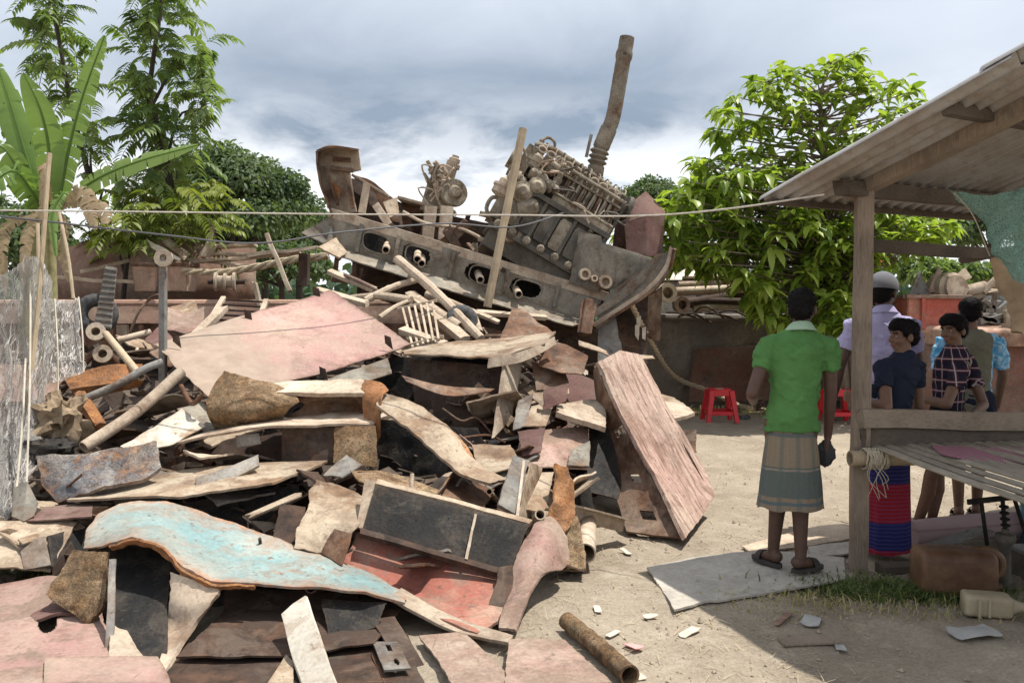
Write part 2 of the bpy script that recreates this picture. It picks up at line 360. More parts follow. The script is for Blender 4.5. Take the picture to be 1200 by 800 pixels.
def leafmat(name, c1, c2, trans=.45, rough=.45):
    t = NT(name); a = t.attr('tint'); col = t.mix(a, c1, c2)
    d = t.n('BsdfPrincipled'); t.l(col, d.inputs['Base Color']); d.inputs['Roughness'].default_value = rough; d.inputs['Specular IOR Level'].default_value = .35
    tr = t.n('BsdfTranslucent'); t.l(t.mix(1, col, (1.25, 1.35, .55), 'MULTIPLY'), tr.inputs[0])
    ms = t.n('MixShader'); ms.inputs[0].default_value = trans; t.l(d.outputs[0], ms.inputs[1]); t.l(tr.outputs[0], ms.inputs[2]); t.l(ms.outputs[0], t.out.inputs[0]); return t.m
# ================================================================== camera, light, sky
cam = bpy.data.cameras.new('camera'); co = bpy.data.objects.new('camera', cam); link(co)
cam.sensor_width = 36; cam.lens = 36*FPX/1200; cam.clip_end = 3000; cam.clip_start = .05
co.location = (0, 0, EYE); co.rotation_euler = (math.pi/2-TILT, 0, 0); SC.camera = co
SUNV = Vector((.34, .09, 1.0)).normalized()
sl = bpy.data.lights.new('sun', 'SUN'); sl.energy = 4.9; sl.angle = R(.55); sl.color = (1, .955, .88)
so = bpy.data.objects.new('sun', sl); link(so); so.rotation_euler = SUNV.to_track_quat('Z', 'Y').to_euler(); so.location = (5, -5, 20)
w = bpy.data.worlds.new('World'); SC.world = w; w.use_nodes = True
nt = w.node_tree; nt.nodes.clear()
def wn(t, **k):
    nd = nt.nodes.new('ShaderNode'+t)
    for a, b in k.items(): setattr(nd, a, b)
    return nd
L = nt.links.new
sky = wn('TexSky', sky_type='NISHITA'); sky.sun_disc = False; sky.sun_elevation = math.asin(SUNV.z); sky.sun_rotation = math.atan2(SUNV.x, SUNV.y)
sky.air_density = 1.2; sky.dust_density = 2.5
tc = wn('TexCoord'); sep = wn('SeparateXYZ'); L(tc.outputs['Generated'], sep.inputs[0])
def wm(op, a, b=0, c=None, clamp=False):
    nd = wn('Math', operation=op, use_clamp=clamp)
    for i, v in enumerate((a, b, c)):
        if v is None: continue
        if hasattr(v, 'node'): L(v, nd.inputs[i])
        else: nd.inputs[i].default_value = v
    return nd.outputs[0]
zz = wm('ADD', wm('MAXIMUM', sep.outputs[2], 0.0), .22)
cx = wn('CombineXYZ'); L(wm('DIVIDE', sep.outputs[0], zz), cx.inputs[0]); L(wm('DIVIDE', sep.outputs[1], zz), cx.inputs[1]); cx.inputs[2].default_value = 3.7
def wnoise(scale, det, rough, dist=0, off=(0, 0, 0)):
    mp = wn('Mapping'); mp.inputs['Location'].default_value = off; L(cx.outputs[0], mp.inputs[0])
    nd = wn('TexNoise'); nd.inputs['Scale'].default_value = scale; nd.inputs['Detail'].default_value = det; nd.inputs['Roughness'].default_value = rough; nd.inputs['Distortion'].default_value = dist
    L(mp.outputs[0], nd.inputs['Vector']); return nd.outputs[0]
def wramp(f, *st):
    nd = wn('ValToRGB'); cr = nd.color_ramp
    while len(cr.elements) < len(st): cr.elements.new(.5)
    for e, (p, c) in zip(cr.elements, st): e.position = p; e.color = (c, c, c, 1) if not hasattr(c, '__len__') else (*c, 1)
    L(f, nd.inputs[0]); return nd.outputs[0]
big = wnoise(.55, 5, .5, .4, (2.2, .6, 0)); fine = wnoise(1.7, 8, .58, .5, (5, 1, 2)); puff = wnoise(3.2, 8, .6, .3, (1, 7, 1))
# the rain cloud's dark base stands in a belt 8..20 degrees up; above it thin bright overcast, below it sunlit cumulus
el = wm('ADD', sep.outputs[2], wm('MULTIPLY_ADD', fine, .16, -.08))
belt = wramp(el, (.11, 0), (.19, 1), (.25, .92), (.36, .22), (.50, 0))
dens = wm('MULTIPLY', belt, wm('MULTIPLY_ADD', big, 1.7, .26, True), None, True)
side = wramp(wm('MULTIPLY_ADD', sep.outputs[0], .5, .5), (.20, .30), (.40, 1), (.58, .95), (.72, .30))
dens = wm('MULTIPLY', dens, side)
mixc = wn('Mix', data_type='RGBA'); L(dens, mixc.inputs[0]); mixc.inputs[6].default_value = (5.6, 6.0, 6.6, 1); mixc.inputs[7].default_value = (1.65, 2.1, 2.75, 1)
pf = wm('MULTIPLY', wramp(puff, (.36, 0), (.56, 1)), wramp(sep.outputs[2], (.0, 1), (.13, 1), (.19, .5), (.26, 0)))
m2 = wn('Mix', data_type='RGBA'); L(wm('MULTIPLY', pf, .9), m2.inputs[0]); L(mixc.outputs[2], m2.inputs[6]); m2.inputs[7].default_value = (8.4, 8.4, 8.5, 1)
mz = wn('Mix', data_type='RGBA'); L(wramp(sep.outputs[2], (.42, 0), (.75, 1)), mz.inputs[0]); L(m2.outputs[2], mz.inputs[6]); mz.inputs[7].default_value = (5.2, 5.5, 6.0, 1); m2 = mz
m3 = wn('Mix', data_type='RGBA'); m3.inputs[0].default_value = .90; L(sky.outputs[0], m3.inputs[6]); L(m2.outputs[2], m3.inputs[7])
bg = wn('Background'); bg.inputs[1].default_value = .128; L(m3.outputs[2], bg.inputs[0])
wo = wn('OutputWorld'); L(bg.outputs[0], wo.inputs[0])
SC.view_settings.view_transform = 'Standard'; SC.view_settings.look = 'None'; SC.view_settings.gamma = 1; SC.view_settings.exposure = .38
SC.cycles.max_bounces = 6; SC.cycles.transparent_max_bounces = 24
try: SC.cycles.use_denoising = True
except Exception: pass

# ================================================================== ground
def gz(x, y): return .025*mn.fractal(Vector((x*.9, y*.9, 2.2)), .8, 2.0, 4)+.013*mn.fractal(Vector((x*4.5, y*4.5, 7.7)), .7, 2, 3)-.012*max(0, mn.noise(Vector((x*3.1, y*3.1, 1.1)))-.25)*3
def nonuni(a, b, fine, far, n):
    core = np.arange(a, b+1e-6, fine); e = np.geomspace(fine, far, n)
    return np.concatenate([a-e[::-1], core, b+e])
gx = nonuni(-1.5, 5.5, .045, 900, 30); gy = nonuni(2.8, 9, .045, 900, 30)
GX, GY = np.meshgrid(gx, gy); GZ = np.array([gz(x, y) if abs(x) < 60 and abs(y) < 60 else 0 for x, y in zip(GX.ravel(), GY.ravel())])
nx = len(gx); idx = np.arange(len(gy)*nx).reshape(len(gy), nx)
F = np.stack([idx[:-1, :-1], idx[:-1, 1:], idx[1:, 1:], idx[1:, :-1]], -1).reshape(-1, 4)
t = NT('dusty_soil'); v = t.coord(rnd=False)
a = t.noise(v, .9, 8, .65); b = t.noise(v, 6, 8, .7); c_ = t.noise(v, 60, 5, .75); st = t.noise(t.coord((1, 1, 1), rnd=False), 22, 6, .75, 1.2)
col = t.mix(t.ramp(a, (.35, 0), (.65, 1)), (.26, .213, .16), (.385, .325, .25))
col = t.mix(t.math('MULTIPLY', t.ramp(b, (.5, 0), (.68, 1)), .55), col, (.45, .39, .305))
col = t.mix(t.math('MULTIPLY', t.ramp(st, (.60, 0), (.68, 1)), .6), col, (.16, .12, .08))
col = t.mix(1, col, t.ramp(c_, (.25, .65), (.75, 1.25)), 'MULTIPLY')
h = t.math('ADD', t.math('MULTIPLY', c_, .5), t.math('ADD', b, st))
t.finish(col, .95, 0, t.bump(h, .7, .02), .1); M['soil'] = t.m
ground = mk('ground', np.stack([GX.ravel(), GY.ravel(), GZ], 1), F, M['soil'], kind='structure')

# ---- shape of the debris under the heap
def hz(x, y):
    prof = np.interp(y, [3.3, 3.7, 4.2, 4.9, 5.9, 6.5, 7.4, 8.6, 10, 11.5, 12.6], [-.1, .0, .04, .10, .32, .50, .78, 1.05, 1.0, .7, .2])
    xr = np.interp(y, [3.4, 4.5, 6.0, 8.0, 11, 13], [.0, .15, .75, 1.1, 1.7, 1.9])
    k = np.clip((xr-x)/.9, 0, 1); k = k*k*(3-2*k)
    return prof*k-.06
hx = np.arange(-7.5, 2.6, .09); hy = np.arange(3.3, 13, .09); HX, HY = np.meshgrid(hx, hy)
HZ = np.array([hz(x, y)+.10*mn.fractal(Vector((x*2.3, y*2.3, 1)), .6, 2, 4)-.02 for x, y in zip(HX.ravel(), HY.ravel())])
HZ = np.where(np.array([hz(x, y) for x, y in zip(HX.ravel(), HY.ravel())]) < -.03, -.15, HZ)
nx = len(hx); idx = np.arange(len(hy)*nx).reshape(len(hy), nx)
HF = np.stack([idx[:-1, :-1], idx[:-1, 1:], idx[1:, 1:], idx[1:, :-1]], -1).reshape(-1, 4)
M['rubble'] = rustmat('rubble', (.09, .065, .05), .5, r1=(.035, .025, .02), r2=(.12, .075, .05), dust=.28, dcol=(.27, .21, .155), bstr=1)
mb = MB(); mb.V.append(np.stack([HX.ravel(), HY.ravel(), HZ], 1)); mb.F += HF.tolist(); mb.M += [0]*len(HF); mb.E.append(np.zeros(HX.size)); mb.n = HX.size
rng = random.Random(5)
for i in range(2600):
    x, y = rng.uniform(-5.5, 2.0), rng.uniform(3.6, 11.5)
    if hz(x, y) < .0: continue
    z = hz(x, y)+rng.uniform(0, .14); l = rng.uniform(.04, .22); d = Vector((rng.uniform(-1, 1), rng.uniform(-1, 1), rng.uniform(-.5, .6))).normalized()*l
    if rng.random() < .35: mb.tube([(x, y, z), (x+d.x*1.6, y+d.y*1.6, z+d.z*1.6)], rng.uniform(.006, .02), 6)
    else: mb.bar((x, y, z), (x+d.x, y+d.y, z+d.z), rng.uniform(.03, .16), rng.uniform(.006, .02), (rng.uniform(-1, 1), rng.uniform(-1, 1), 1))
rub = mb.build('scrap_rubble', M['rubble'], kind='stuff'); tag(rub, 'small rusty offcuts and dirt packed between the larger scrap plates', 'rubble')

# ================================================================== litter and straw on the ground
mb = MB()
for i in range(7500):
    x, y = rng.uniform(-.2, 6), rng.uniform(3.4, 13)
    if hz(x, y) > .0: continue
    if mn.noise(Vector((x*.8, y*.8, 4))) < -.12 and rng.random() < .85: continue
    a = rng.uniform(0, 6.28); l = rng.uniform(.03, .13); z = gz(x, y)+.006
    p0 = np.array((x, y, z)); p1 = p0+np.array((math.cos(a)*l, math.sin(a)*l, rng.uniform(-.002, .025))); s_ = np.array((-math.sin(a), math.cos(a), 0))*rng.uniform(.0007, .0021)
    mb.add([p0-s_, p1-s_*.4, p1+s_*.4, p0+s_], [[0, 1, 2, 3]])
M['straw'] = plain('dry_straw', (.42, .345, .225), .9, .35)
st = mb.build('dry_straw', M['straw'], kind='stuff'); tag(st, 'dry straw and grass bits strewn over the dusty yard', 'straw')
mb = MB()
for i in range(5200):
    x, y = rng.uniform(-.3, 5.5), 3.3+rng.random()**1.6*8.5
    if hz(x, y) > .0 or mn.noise(Vector((x*1.1+9, y*1.1, 2))) < -.05 and rng.random() < .8: continue
    r_ = rng.uniform(.003, .009)*(2.2 if rng.random() < .05 else 1); z = gz(x, y)+r_*.3; q = np.array([(1, 0, 0), (0, 1, 0), (-1, 0, 0), (0, -1, 0), (0, 0, 1)])*np.array([[rng.uniform(.6, 1.5)] for _ in range(5)])*r_+(x, y, z)
    mb.add(q, [[0, 1, 4], [1, 2, 4], [2, 3, 4], [3, 0, 4]])
gvl = mb.build('gravel', plain('gravel_stone', (.33, .27, .20), .95, .45, 40, .1), smooth=False, kind='stuff'); tag(gvl, 'small stones and soil crumbs scattered over the dusty yard', 'gravel')
def grass(name, n, spread, hgt, label, mat):
    mb = MB()
    for i in range(n):
        x, y = spread(); a = rng.uniform(0, 6.28); h = hgt*rng.uniform(.25, 1.1)*rng.uniform(.6, 1); z = gz(x, y)-.01
        ln = rng.uniform(.3, 1.5)*h; w_ = rng.uniform(.002, .0045); s_ = np.array((-math.sin(a), math.cos(a), 0))*w_; d = np.array((math.cos(a), math.sin(a), 0))
        p = np.array((x, y, z)); q = p+d*ln*.35+np.array((0, 0, h*.65)); r = p+d*ln+np.array((0, 0, h*.85))
        mb.add([p-s_, p+s_, q+s_, q-s_, r], [[0, 1, 2, 3], [3, 2, 4]])
    o = mb.build(name, mat, kind='stuff', smooth=False); o.data.attributes.new('tint', 'FLOAT', 'POINT').data.foreach_set('value', np.repeat(np.random.rand(n), 5).astype(np.float32))
    return tag(o, label, 'grass')
M['grass'] = leafmat('grass', (.055, .085, .022), (.16, .20, .06), .3, .6)
M['grassdry'] = leafmat('dry_grass', (.30, .27, .12), (.45, .37, .2), .3, .7)
def tuft():
    c = G(1035, 690); r_ = rng.gauss(0, 1); return c[0]+rng.gauss(.14, .24), c[1]+rng.gauss(-.02, .09)
grass('grass_tuft', 4200, tuft, .10, 'green grass tuft growing round the foot of the shelter post', M['grass'])
def tuft3():
    c = G(990, 705); return c[0]+rng.gauss(.1, .42), c[1]+rng.gauss(0, .13)
grass('dry_grass', 900, tuft3, .07, 'thin dry grass at the edge of the green tuft', M['grassdry'])
def tuft2():
    return rng.uniform(1.7, 7), 13.0-abs(rng.gauss(0, .35))
grass('dry_grass', 2600, tuft2, .16, 'dry yellow green grass along the foot of the grey hull', M['grassdry'])
def litter(px, py, sx, sy, mat, name, label, cat, th=.004, seed=0):
    c = G(px, py); c[2] = gz(c[0], c[1])+.012
    rot = rng.uniform(0, 3.1); cs, sn = math.cos(rot), math.sin(rot)
    def q(u, v): return c+np.array((u*sx*cs-v*sy*sn, u*sx*sn+v*sy*cs, rng.uniform(0, .16)*min(sx, sy)))
    V, F_, e = sheet([[q(-.5, -.5), q(0, -.5), q(.5, -.4)], [q(-.55, 0), q(.1, .1), q(.5, 0)], [q(-.4, .5), q(0, .45), q(.45, .5)]], (10, 10), th, min(sx, sy)*.25, .012, bscale=9)
    return tag(mk(name, V, F_, mat, attrs={'edge': e}), label, cat)
M['paper'] = plain('waste_paper', (.52, .46, .37), .85, .2); M['plasticgrey'] = plain('grey_plastic', (.36, .35, .33), .6, .2); M['pinkpaper'] = plain('pink_wrapper', (.62, .30, .28), .7, .15)
for a in [(733, 648, .12, .04, 'paper', 'paper_scrap', 'cream paper scrap in the sun beside the pipe mouth', 'paper'),
          (700, 715, .10, .04, 'paper', 'paper_scrap', 'cream torn paper strip on the soil left of the other scraps', 'paper'),
          (762, 722, .08, .05, 'paper', 'paper_scrap', 'small cream paper lying near the corner of the grey board', 'paper'),
          (808, 740, .16, .05, 'paper', 'paper_scrap', 'white twisted paper in the sun below the grey board', 'paper'),
          (718, 745, .10, .035, 'paper', 'paper_scrap', 'pale paper strip on the sunlit soil above the pink wrapper', 'paper'),
          (742, 758, .09, .06, 'pinkpaper', 'candy_wrapper', 'pink crumpled wrapper on the sunlit soil', 'wrapper'),
          (745, 792, .09, .07, 'paper', 'paper_scrap', 'cream paper at the end of the rusty pipe piece', 'paper'),
          (1140, 744, .24, .15, 'plasticgrey', 'plastic_bag', 'crumpled grey plastic bag in the shade before the beige jug', 'bag'),
          (950, 730, .15, .10, 'plasticgrey', 'plastic_scrap', 'grey plastic scrap on shaded soil below the grass tuft', 'plastic'),
          (985, 757, .08, .05, 'plasticgrey', 'plastic_scrap', 'tiny pale plastic scrap on shaded soil at the end of the flat stick', 'plastic'),
          (918, 726, .2, .04, 'pinkdust', 'cloth_strip', 'dull pink cloth strip flat on the shaded soil', 'cloth')]:
    litter(a[0], a[1], a[2], a[3], M[a[4]], *a[5:])
def onground(px, py, h=0): p = G(px, py); p[2] = gz(p[0], p[1])+h; return p
V, F = bar(onground(915, 752, .012), onground(982, 750, .012), .08, .012)
tag(mk('wood_slat', V, F, M['wood']), 'flat grey wood slat on the shaded soil', 'wood slat')
# the grey board the man stands on, with a broken pale edge, and the boards behind it
t = NT('cement_board'); v = t.coord(rnd=False); a = t.noise(v, 4, 7, .65); b = t.noise(v, 30, 4, .7)
col = t.mix(t.ramp(a, (.35, 0), (.68, 1)), (.33, .30, .26), (.45, .41, .35)); col = t.mix(1, col, t.ramp(b, (.3, .8), (.7, 1.1)), 'MULTIPLY')
M['board'] = t.finish(col, .9, 0, t.bump(b, .3, .004), .2)
def flat(px_poly, h, th, name, mat, label, cat, n=(30, 20), jag=.03, bump=.012):
    rows = [[onground(x, y, h) for x, y in r] for r in px_poly]
    V, F, e = sheet(rows, n, th, jag, bump, bscale=2.5)
    return tag(mk(name, V, F, mat, attrs={'edge': e}), label, cat)
flat([[(757, 669), (830, 655), (905, 650), (990, 655)], [(790, 718), (850, 708), (920, 697), (992, 682)]], .022, .012, 'cement_board', M['board'], 'thin grey board lying on the soil under the man in sandals', 'board', jag=.035)
flat([[(868, 642), (950, 622), (1000, 617)], [(880, 650), (955, 641), (1003, 634)]], .016, .010, 'plywood_board', M['palewood'], 'pale sunlit plank board flat on the soil behind the grey board', 'board')
flat([[(945, 640), (1003, 636)], [(950, 655), (1004, 650)]], .012, .010, 'plywood_scrap', M['board'], 'grey splintered board scrap tucked behind the standing man', 'board')

# ================================================================== the grey barge hulls
def hull(name, pts, ztop, mat, label, group=None, deep=3.0, rimmat=None, zb=-.1):
    """long steel side through plan points, with deck edge, rim and rear side"""
    root = empty(name, (pts[0][0], pts[0][1], 0), label, 'barge', group)
    f = curve([(x, y, 0) for x, y in pts], 60); zs = np.linspace(0, 1, 9)
    V = []
    for z in zs:
        for p in f:
            bul = -.06*math.sin(math.pi*z)
            V.append((p[0]+.025*mn.noise(Vector((p[0]*1.3, z*3, 1))), p[1]+bul+.05*mn.fractal(Vector((p[0]*1.1, z*2, 4)), .6, 2, 3), zb+(ztop-zb)*z))
    V = np.array(V); n = len(f); Fs = [[r*n+i, r*n+i+1, (r+1)*n+i+1, (r+1)*n+i] for r in range(8) for i in range(n-1)]
    back = V+np.array((0, deep, 0)); m = len(V)
    Fb = [[m+a for a in q[::-1]] for q in Fs]
    ends = [[(r+1)*n, r*n, m+r*n, m+(r+1)*n] for r in range(8)]+[[r*n+n-1, (r+1)*n+n-1, m+(r+1)*n+n-1, m+r*n+n-1] for r in range(8)]
    mk('hull_side', np.vstack([V, back]), Fs+Fb+ends, mat, root, attrs={'edge': np.zeros(2*m)})
    top = V[-n:]
    dz = ztop-.45
    dk = np.vstack([top+np.array((0, .05, dz-ztop)), top+np.array((0, deep-.05, dz-ztop))]); 
    mk('deck', dk, [[i, i+1, n+i+1, n+i] for i in range(n-1)], M['rustdark'], root, attrs={'edge': np.zeros(2*n)})
    mb = MB()
    for off in (0, deep): mb.tube(top+np.array((0, off-.02, 0)), .055, 8)
    mb.build('rim', rimmat or mat, root)
    return root
# ================================================================== barges behind the heap
hl = hull('barge', [(-9, 12.6), (-4, 12.7), (-1.5, 12.8), (1.0, 13.0)], 1.66, M['hullbrown'], 'brown barge with faded pink rim behind the left of the heap', deep=2.2, rimmat=M['hullpink'])
# pink gunwale strake and stiffeners
mb = MB(); xs = np.linspace(-8.9, .9, 40)
mb.sheet([[(x, 12.55+.01*x*0, 1.62) for x in (-8.9, -5, -1, .9)], [(x, 12.50, 1.36) for x in (-8.9, -5, -1, .9)]], (60, 5), .02, .02, .05, bscale=1.5); mb.build('gunwale_strake', M['hullpink'], hl)
for px in (95, 128, 143, 165):
    x = P(px, 400, 12.5)[0]; MB().bar((x, 12.52, .1), (x, 12.52, 1.34), .16 if px == 143 else .06, .05, (0, 1, 0)).build('hull_stiffener', M['beige'] if px == 143 else M['hullred'], hl)
hr = hull('barge', [(1.75, 13.9), (2.0, 13.55), (2.5, 13.35), (4, 13.3), (6, 13.3), (7.5, 13.2)], 1.44, M['hullgrey'], 'grey barge with a red patch on its side behind the red stools', deep=2.4)
mb = MB(); mb.sheet(PR([(812, 408, 13.16), (900, 404, 13.13), (1010, 402, 13.13)], [(806, 472, 13.16), (900, 470, 13.13), (1010, 470, 13.13)]), (24, 12), .01, .05, .01); mb.build('red_patch', M['hullred'], hr)
mb = MB(); p = P(893, 420, 13.12); mb.tube(curve([p+(-.1, 0, -.4), p+(-.1, -.03, .1), p+(0, -.05, .28), p+(.16, -.03, .33)], 14), .03, 8); mb.build('hull_pipe', M['grey'], hr)
hr2 = hull('barge', [(5.2, 11.6), (5.6, 11.1), (6.5, 10.9), (9, 10.8), (13, 10.8)], 1.30, M['hullred'], 'brick red barge with a tan deck edge behind the boys', deep=2.6, rimmat=M['hullpink'])
mb = MB(); mb.sheet([[(5.3, 11.5, 1.33), (6.5, 11.0, 1.33), (13, 10.9, 1.33)], [(5.3, 10.98+.45, 1.31), (6.4, 10.72, 1.30), (13, 10.62, 1.3)], [(5.3, 11.42, 1.12), (6.4, 10.70, 1.10), (13, 10.60, 1.1)]], (40, 10), .02, .02, .03); mb.build('deck_edge', M['hullpink'], hr2)
# dark hull lying across the back on the left
mb = MB(); mb.sheet(PR([(60, 300, 15.4), (110, 282, 15.2), (220, 283, 15.0), (300, 292, 15.6)], [(60, 335, 14.9), (110, 335, 14.7), (220, 338, 14.6), (300, 338, 15.2)], [(60, 380, 15.1), (110, 380, 14.9), (220, 380, 14.9), (300, 380, 15.4)]), (40, 20), .03, .04, .1, bscale=1)
tag(mb.build('hull_shell', M['hullbrown']), 'big brown curved hull plate in shade under the drooping tree', 'hull plate')

# ---- cargo standing on the left barge
def bin_(px0, px1, pyt, pyb, Y, name, label, mat):
    a = P(px0, pyb, Y); b = P(px1, pyt, Y); w_ = b[0]-a[0]; root = empty(name, ((a[0]+b[0])/2, Y+w_/2, a[2]), label, 'bin', 'rusty bins on the left barge')
    c = ORG[root.name]; mb = MB(); h = b[2]-a[2]; k = .86
    def ring(z, s): return [c+np.array((sx*w_/2*s, sy*w_/2*s, z)) for sx, sy in ((-1, -1), (1, -1), (1, 1), (-1, 1))]
    r0, r1 = ring(0, k), ring(h, 1)
    for i in range(4): mb.sheet([[r0[i], r0[(i+1) % 4]], [r1[i], r1[(i+1) % 4]]], (10, 8), .02, .01, .02)
    mb.build('wall', mat, root)
    mb = MB(); r = ring(h, 1.04)
    for i in range(4): mb.bar(r[i], r[(i+1) % 4], .05, .05)
    mb.build('rim', M['rust'], root)
bin_(156, 183, 310, 341, 12.9, 'rusty_bin', 'dull red rusty bin on the barge, left of its twin', M['hullpink'])
bin_(186, 219, 310, 341, 12.95, 'rusty_bin', 'dull red rusty bin on the barge, nearer the rope coil', M['hullpink'])
M['rope'] = plain('hemp_rope', (.36, .29, .20), .9, .3, 30)
def twisted(pts, r, mat, name, label, cat='rope'):
    pts = curve(pts, 70); T = np.gradient(pts, axis=0); mb = MB(); L_ = np.concatenate([[0], np.cumsum(np.linalg.norm(np.diff(pts, axis=0), axis=1))])
    for k in range(3):
        q = []
        for i, p in enumerate(pts):
            x, y, d = frame(T[i]); a = L_[i]/r*.55+k*2.094; q.append(p+(x*math.cos(a)+y*math.sin(a))*r*.5)
        mb.tube(q, r*.58, 6)
    return tag(mb.build(name, mat), label, cat)
twisted([P(214, 318, 12.9), P(260, 319, 12.8), P(300, 313, 12.7), P(345, 304, 12.6), P(385, 300, 12.5)], .055, M['rope'], 'thick_rope', 'thick twisted hawser stretched along the barge past the post')
root = empty('winch_spool', P(265, 340, 12.6), 'pale ribbed winch spool on the left barge deck', 'spool')
c = P(252, 330, 12.6); mb = MB(); mb.lathe(c, (1, .15, 0), [(0, .14), (.03, .14), (.04, .09), (.12, .09), (.13, .13), (.16, .13), (.17, .09), (.25, .09), (.26, .14), (.30, .14)], 18); mb.build('drum', M['beige'], root)
mb = MB(); mb.tube([c+(-.1, -.01, 0), c+(.42, .06, 0)], .04, 10); mb.build('axle', M['rustdark'], root)
def simple_bar(name, a, b, w_, h, mat, label, cat, group=None, up=(0, 0, 1), bumpy=True):
    mb = MB(); mb.add(*rough_bar(P(*a), P(*b), w_, h, up, .14, a[0]+a[1])); return tag(mb.build(name, mat), label, cat, group)
for k, (a, b, w_) in enumerate([((228, 307, 13.4), (352, 297, 13.6), .22), ((240, 299, 13.9), (330, 296, 13.9), .2), ((290, 300, 13.3), (372, 290, 13.5), .16), ((190, 300, 13.8), (290, 312, 13.3), .14), ((95, 318, 13.2), (150, 306, 13.6), .2), ((60, 325, 13.0), (160, 331, 13.1), .12), ((230, 291, 14.2), (300, 287, 14.3), .3)]):
    simple_bar('loose_plank', a, b, w_, .05, M['palewood'] if k % 2 else M['beige'], ['wide dusty plank behind the thick rope', 'short pale plank on top of the barge planks', 'narrow grey plank reaching towards the wreck', 'tilted pale plank over the rusty bins', 'dusty plank under the banana plant on the barge', 'thin pale plank along the barge rim by the net', 'broad grey board at the back of the left barge'][k], 'plank', 'planks on the left barge')
simple_bar('iron_post', (356, 335, 11.5), (357, 297, 11.5), .16, .12, M['rustdark'], 'short dark square iron post beside the wreck', 'post')
simple_bar('slanted_board', (340, 341, 11.2), (313, 274, 11.4), .09, .05, M['beige'], 'slanted brown board leaning up in front of the rope', 'board', up=(1, 0, 0))
simple_bar('upright_board', (306, 364, 10.4), (298, 331, 10.4), .09, .04, M['palewood'], 'short tan board standing at the top edge of the pink plate', 'board', up=(1, 0, 0))
mb = MB(); mb.sheet(PR([(170, 278, 13.2), (190, 290, 13.1), (214, 304, 13.0)], [(178, 292, 13.1), (196, 300, 13.0), (210, 306, 13.0)]), (12, 8), .02, .05, .05); tag(mb.build('torn_plate', M['white']), 'bright torn plate sticking up over the rusty bins', 'plate')
mb = MB(); mb.sheet(PR([(190, 283, 13.3), (216, 305, 13.0)], [(196, 278, 13.5), (224, 298, 13.2)]), (10, 6), .02, .05, .04); tag(mb.build('torn_plate', M['cream']), 'cream torn plate behind the bright one above the rusty bins', 'plate')
simple_bar('wooden_stake', (244, 291, 13.2), (250, 262, 13.3), .06, .05, M['beige'], 'thin stake standing on the left barge before the trees', 'stake', up=(1, 0, 0))
simple_bar('scrap_block', (240, 300, 13.1), (247, 285, 13.1), .22, .1, M['beige'], 'pale square block below the thin stake on the barge', 'block', up=(1, 0, 0))
# tyre with a ribbed grey step plate across it
t = NT('tyre_rubber'); v = t.coord(); a = t.noise(v, 9, 6, .7); M['rubber'] = t.finish(t.mix(t.ramp(a, (.4, 0), (.75, 1)), (.045, .046, .05), (.17, .165, .16)), .85, 0, t.bump(a, .5, .01), .2)
def tyre(c, ax, R_, r_, name, label):
    x, y, d = frame(ax); V = []; F = []; n, m = 40, 14
    for i in range(n):
        a = 2*math.pi*i/n; rad = x*math.cos(a)+y*math.sin(a)
        for j in range(m):
            b = 2*math.pi*j/m; k = 1.05 if i % 2 and math.cos(b) > .3 else 1
            cb, sb = math.copysign(abs(math.cos(b))**.7, math.cos(b)), math.copysign(abs(math.sin(b))**.7, math.sin(b))
            V.append(np.array(c)+rad*(R_+r_*cb*k)+d*(r_*1.15*sb))
    F = [[i*m+j, i*m+(j+1) % m, ((i+1) % n)*m+(j+1) % m, ((i+1) % n)*m+j] for i in range(n) for j in range(m)]
    return tag(mk(name, np.array(V), F, M['rubber']), label, 'tyre')
tyre(P(113, 368, 11.3), (.35, -1, .1), .185, .085, 'old_tyre', 'old black tyre standing against the left barge side')
root = empty('step_plate', P(118, 395, 11.0), 'grey ribbed step plate leaning diagonally over the old tyre', 'step plate')
mb = MB(); mb.sheet(PR([(110, 384, 11.0), (130, 386, 11.0)], [(124, 312, 11.4), (137, 314, 11.4)]), (6, 20), .03, .01, .006); mb.build('plate', M['grey'], root)
mb = MB()
for k in range(11):
    u = (k+.5)/11; a = P(110+14*u, 384-72*u, 10.97+.4*u); b = P(130+7*u, 386-72*u, 10.97+.4*u); mb.bar(a, b, .03, .04, (0, -1, 0))
o = mb.build('rib', M['grey'], root)

# ---- cargo on the right barges
k = 0
pg = random.Random(11)
for (px, py, Y, L_, r_, ang) in [(788, 342, 13.6, 1.6, .07, .1), (800, 352, 13.5, 1.8, .06, -.05), (795, 334, 13.9, 1.9, .06, .05), (812, 361, 13.45, 1.5, .06, .12), (830, 345, 13.8, 1.4, .05, -.1), (790, 358, 13.4, .9, .08, .3), (850, 356, 13.6, 1.1, .05, .02), (800, 327, 14.2, 1.8, .05, .0)]:
    c = P(px, py, Y); d = np.array((math.cos(ang), .25*math.sin(ang*3), math.sin(ang)*.5)); mb = MB(); mb.tube([c, c+d*L_*.5, c+d*L_], r_, 12, .25)
    tag(mb.build('rusty_pipe', pg.choice([M['rust'], M['beige'], M['rustdark']])), 'rusty pipe in the pipe stack on the grey barge beside the wreck', 'pipe', 'pipes stacked on the grey barge'); k += 1
def flange(px, py, Y, R_, name, label, mat, ax=(.3, -1, .1), hole=.55, L_=.16):
    c = P(px, py, Y); mb = MB(); mb.lathe(c, ax, [(-L_*.8, R_*hole), (0, R_*hole), (.0, R_), (-.035, R_), (-.04, R_*.75), (-L_, R_*.72)], 20); return tag(mb.build(name, mat), label, 'flange')
flange(783, 343, 13.2, .16, 'pipe_flange', 'round dusty pipe flange at the left end of the stacked pipes', M['beige'])
flange(800, 357, 13.1, .13, 'pipe_flange', 'smaller rusty flange below the round one on the grey barge', M['rust'])
mb = MB(); c = P(780, 372, 13.1)
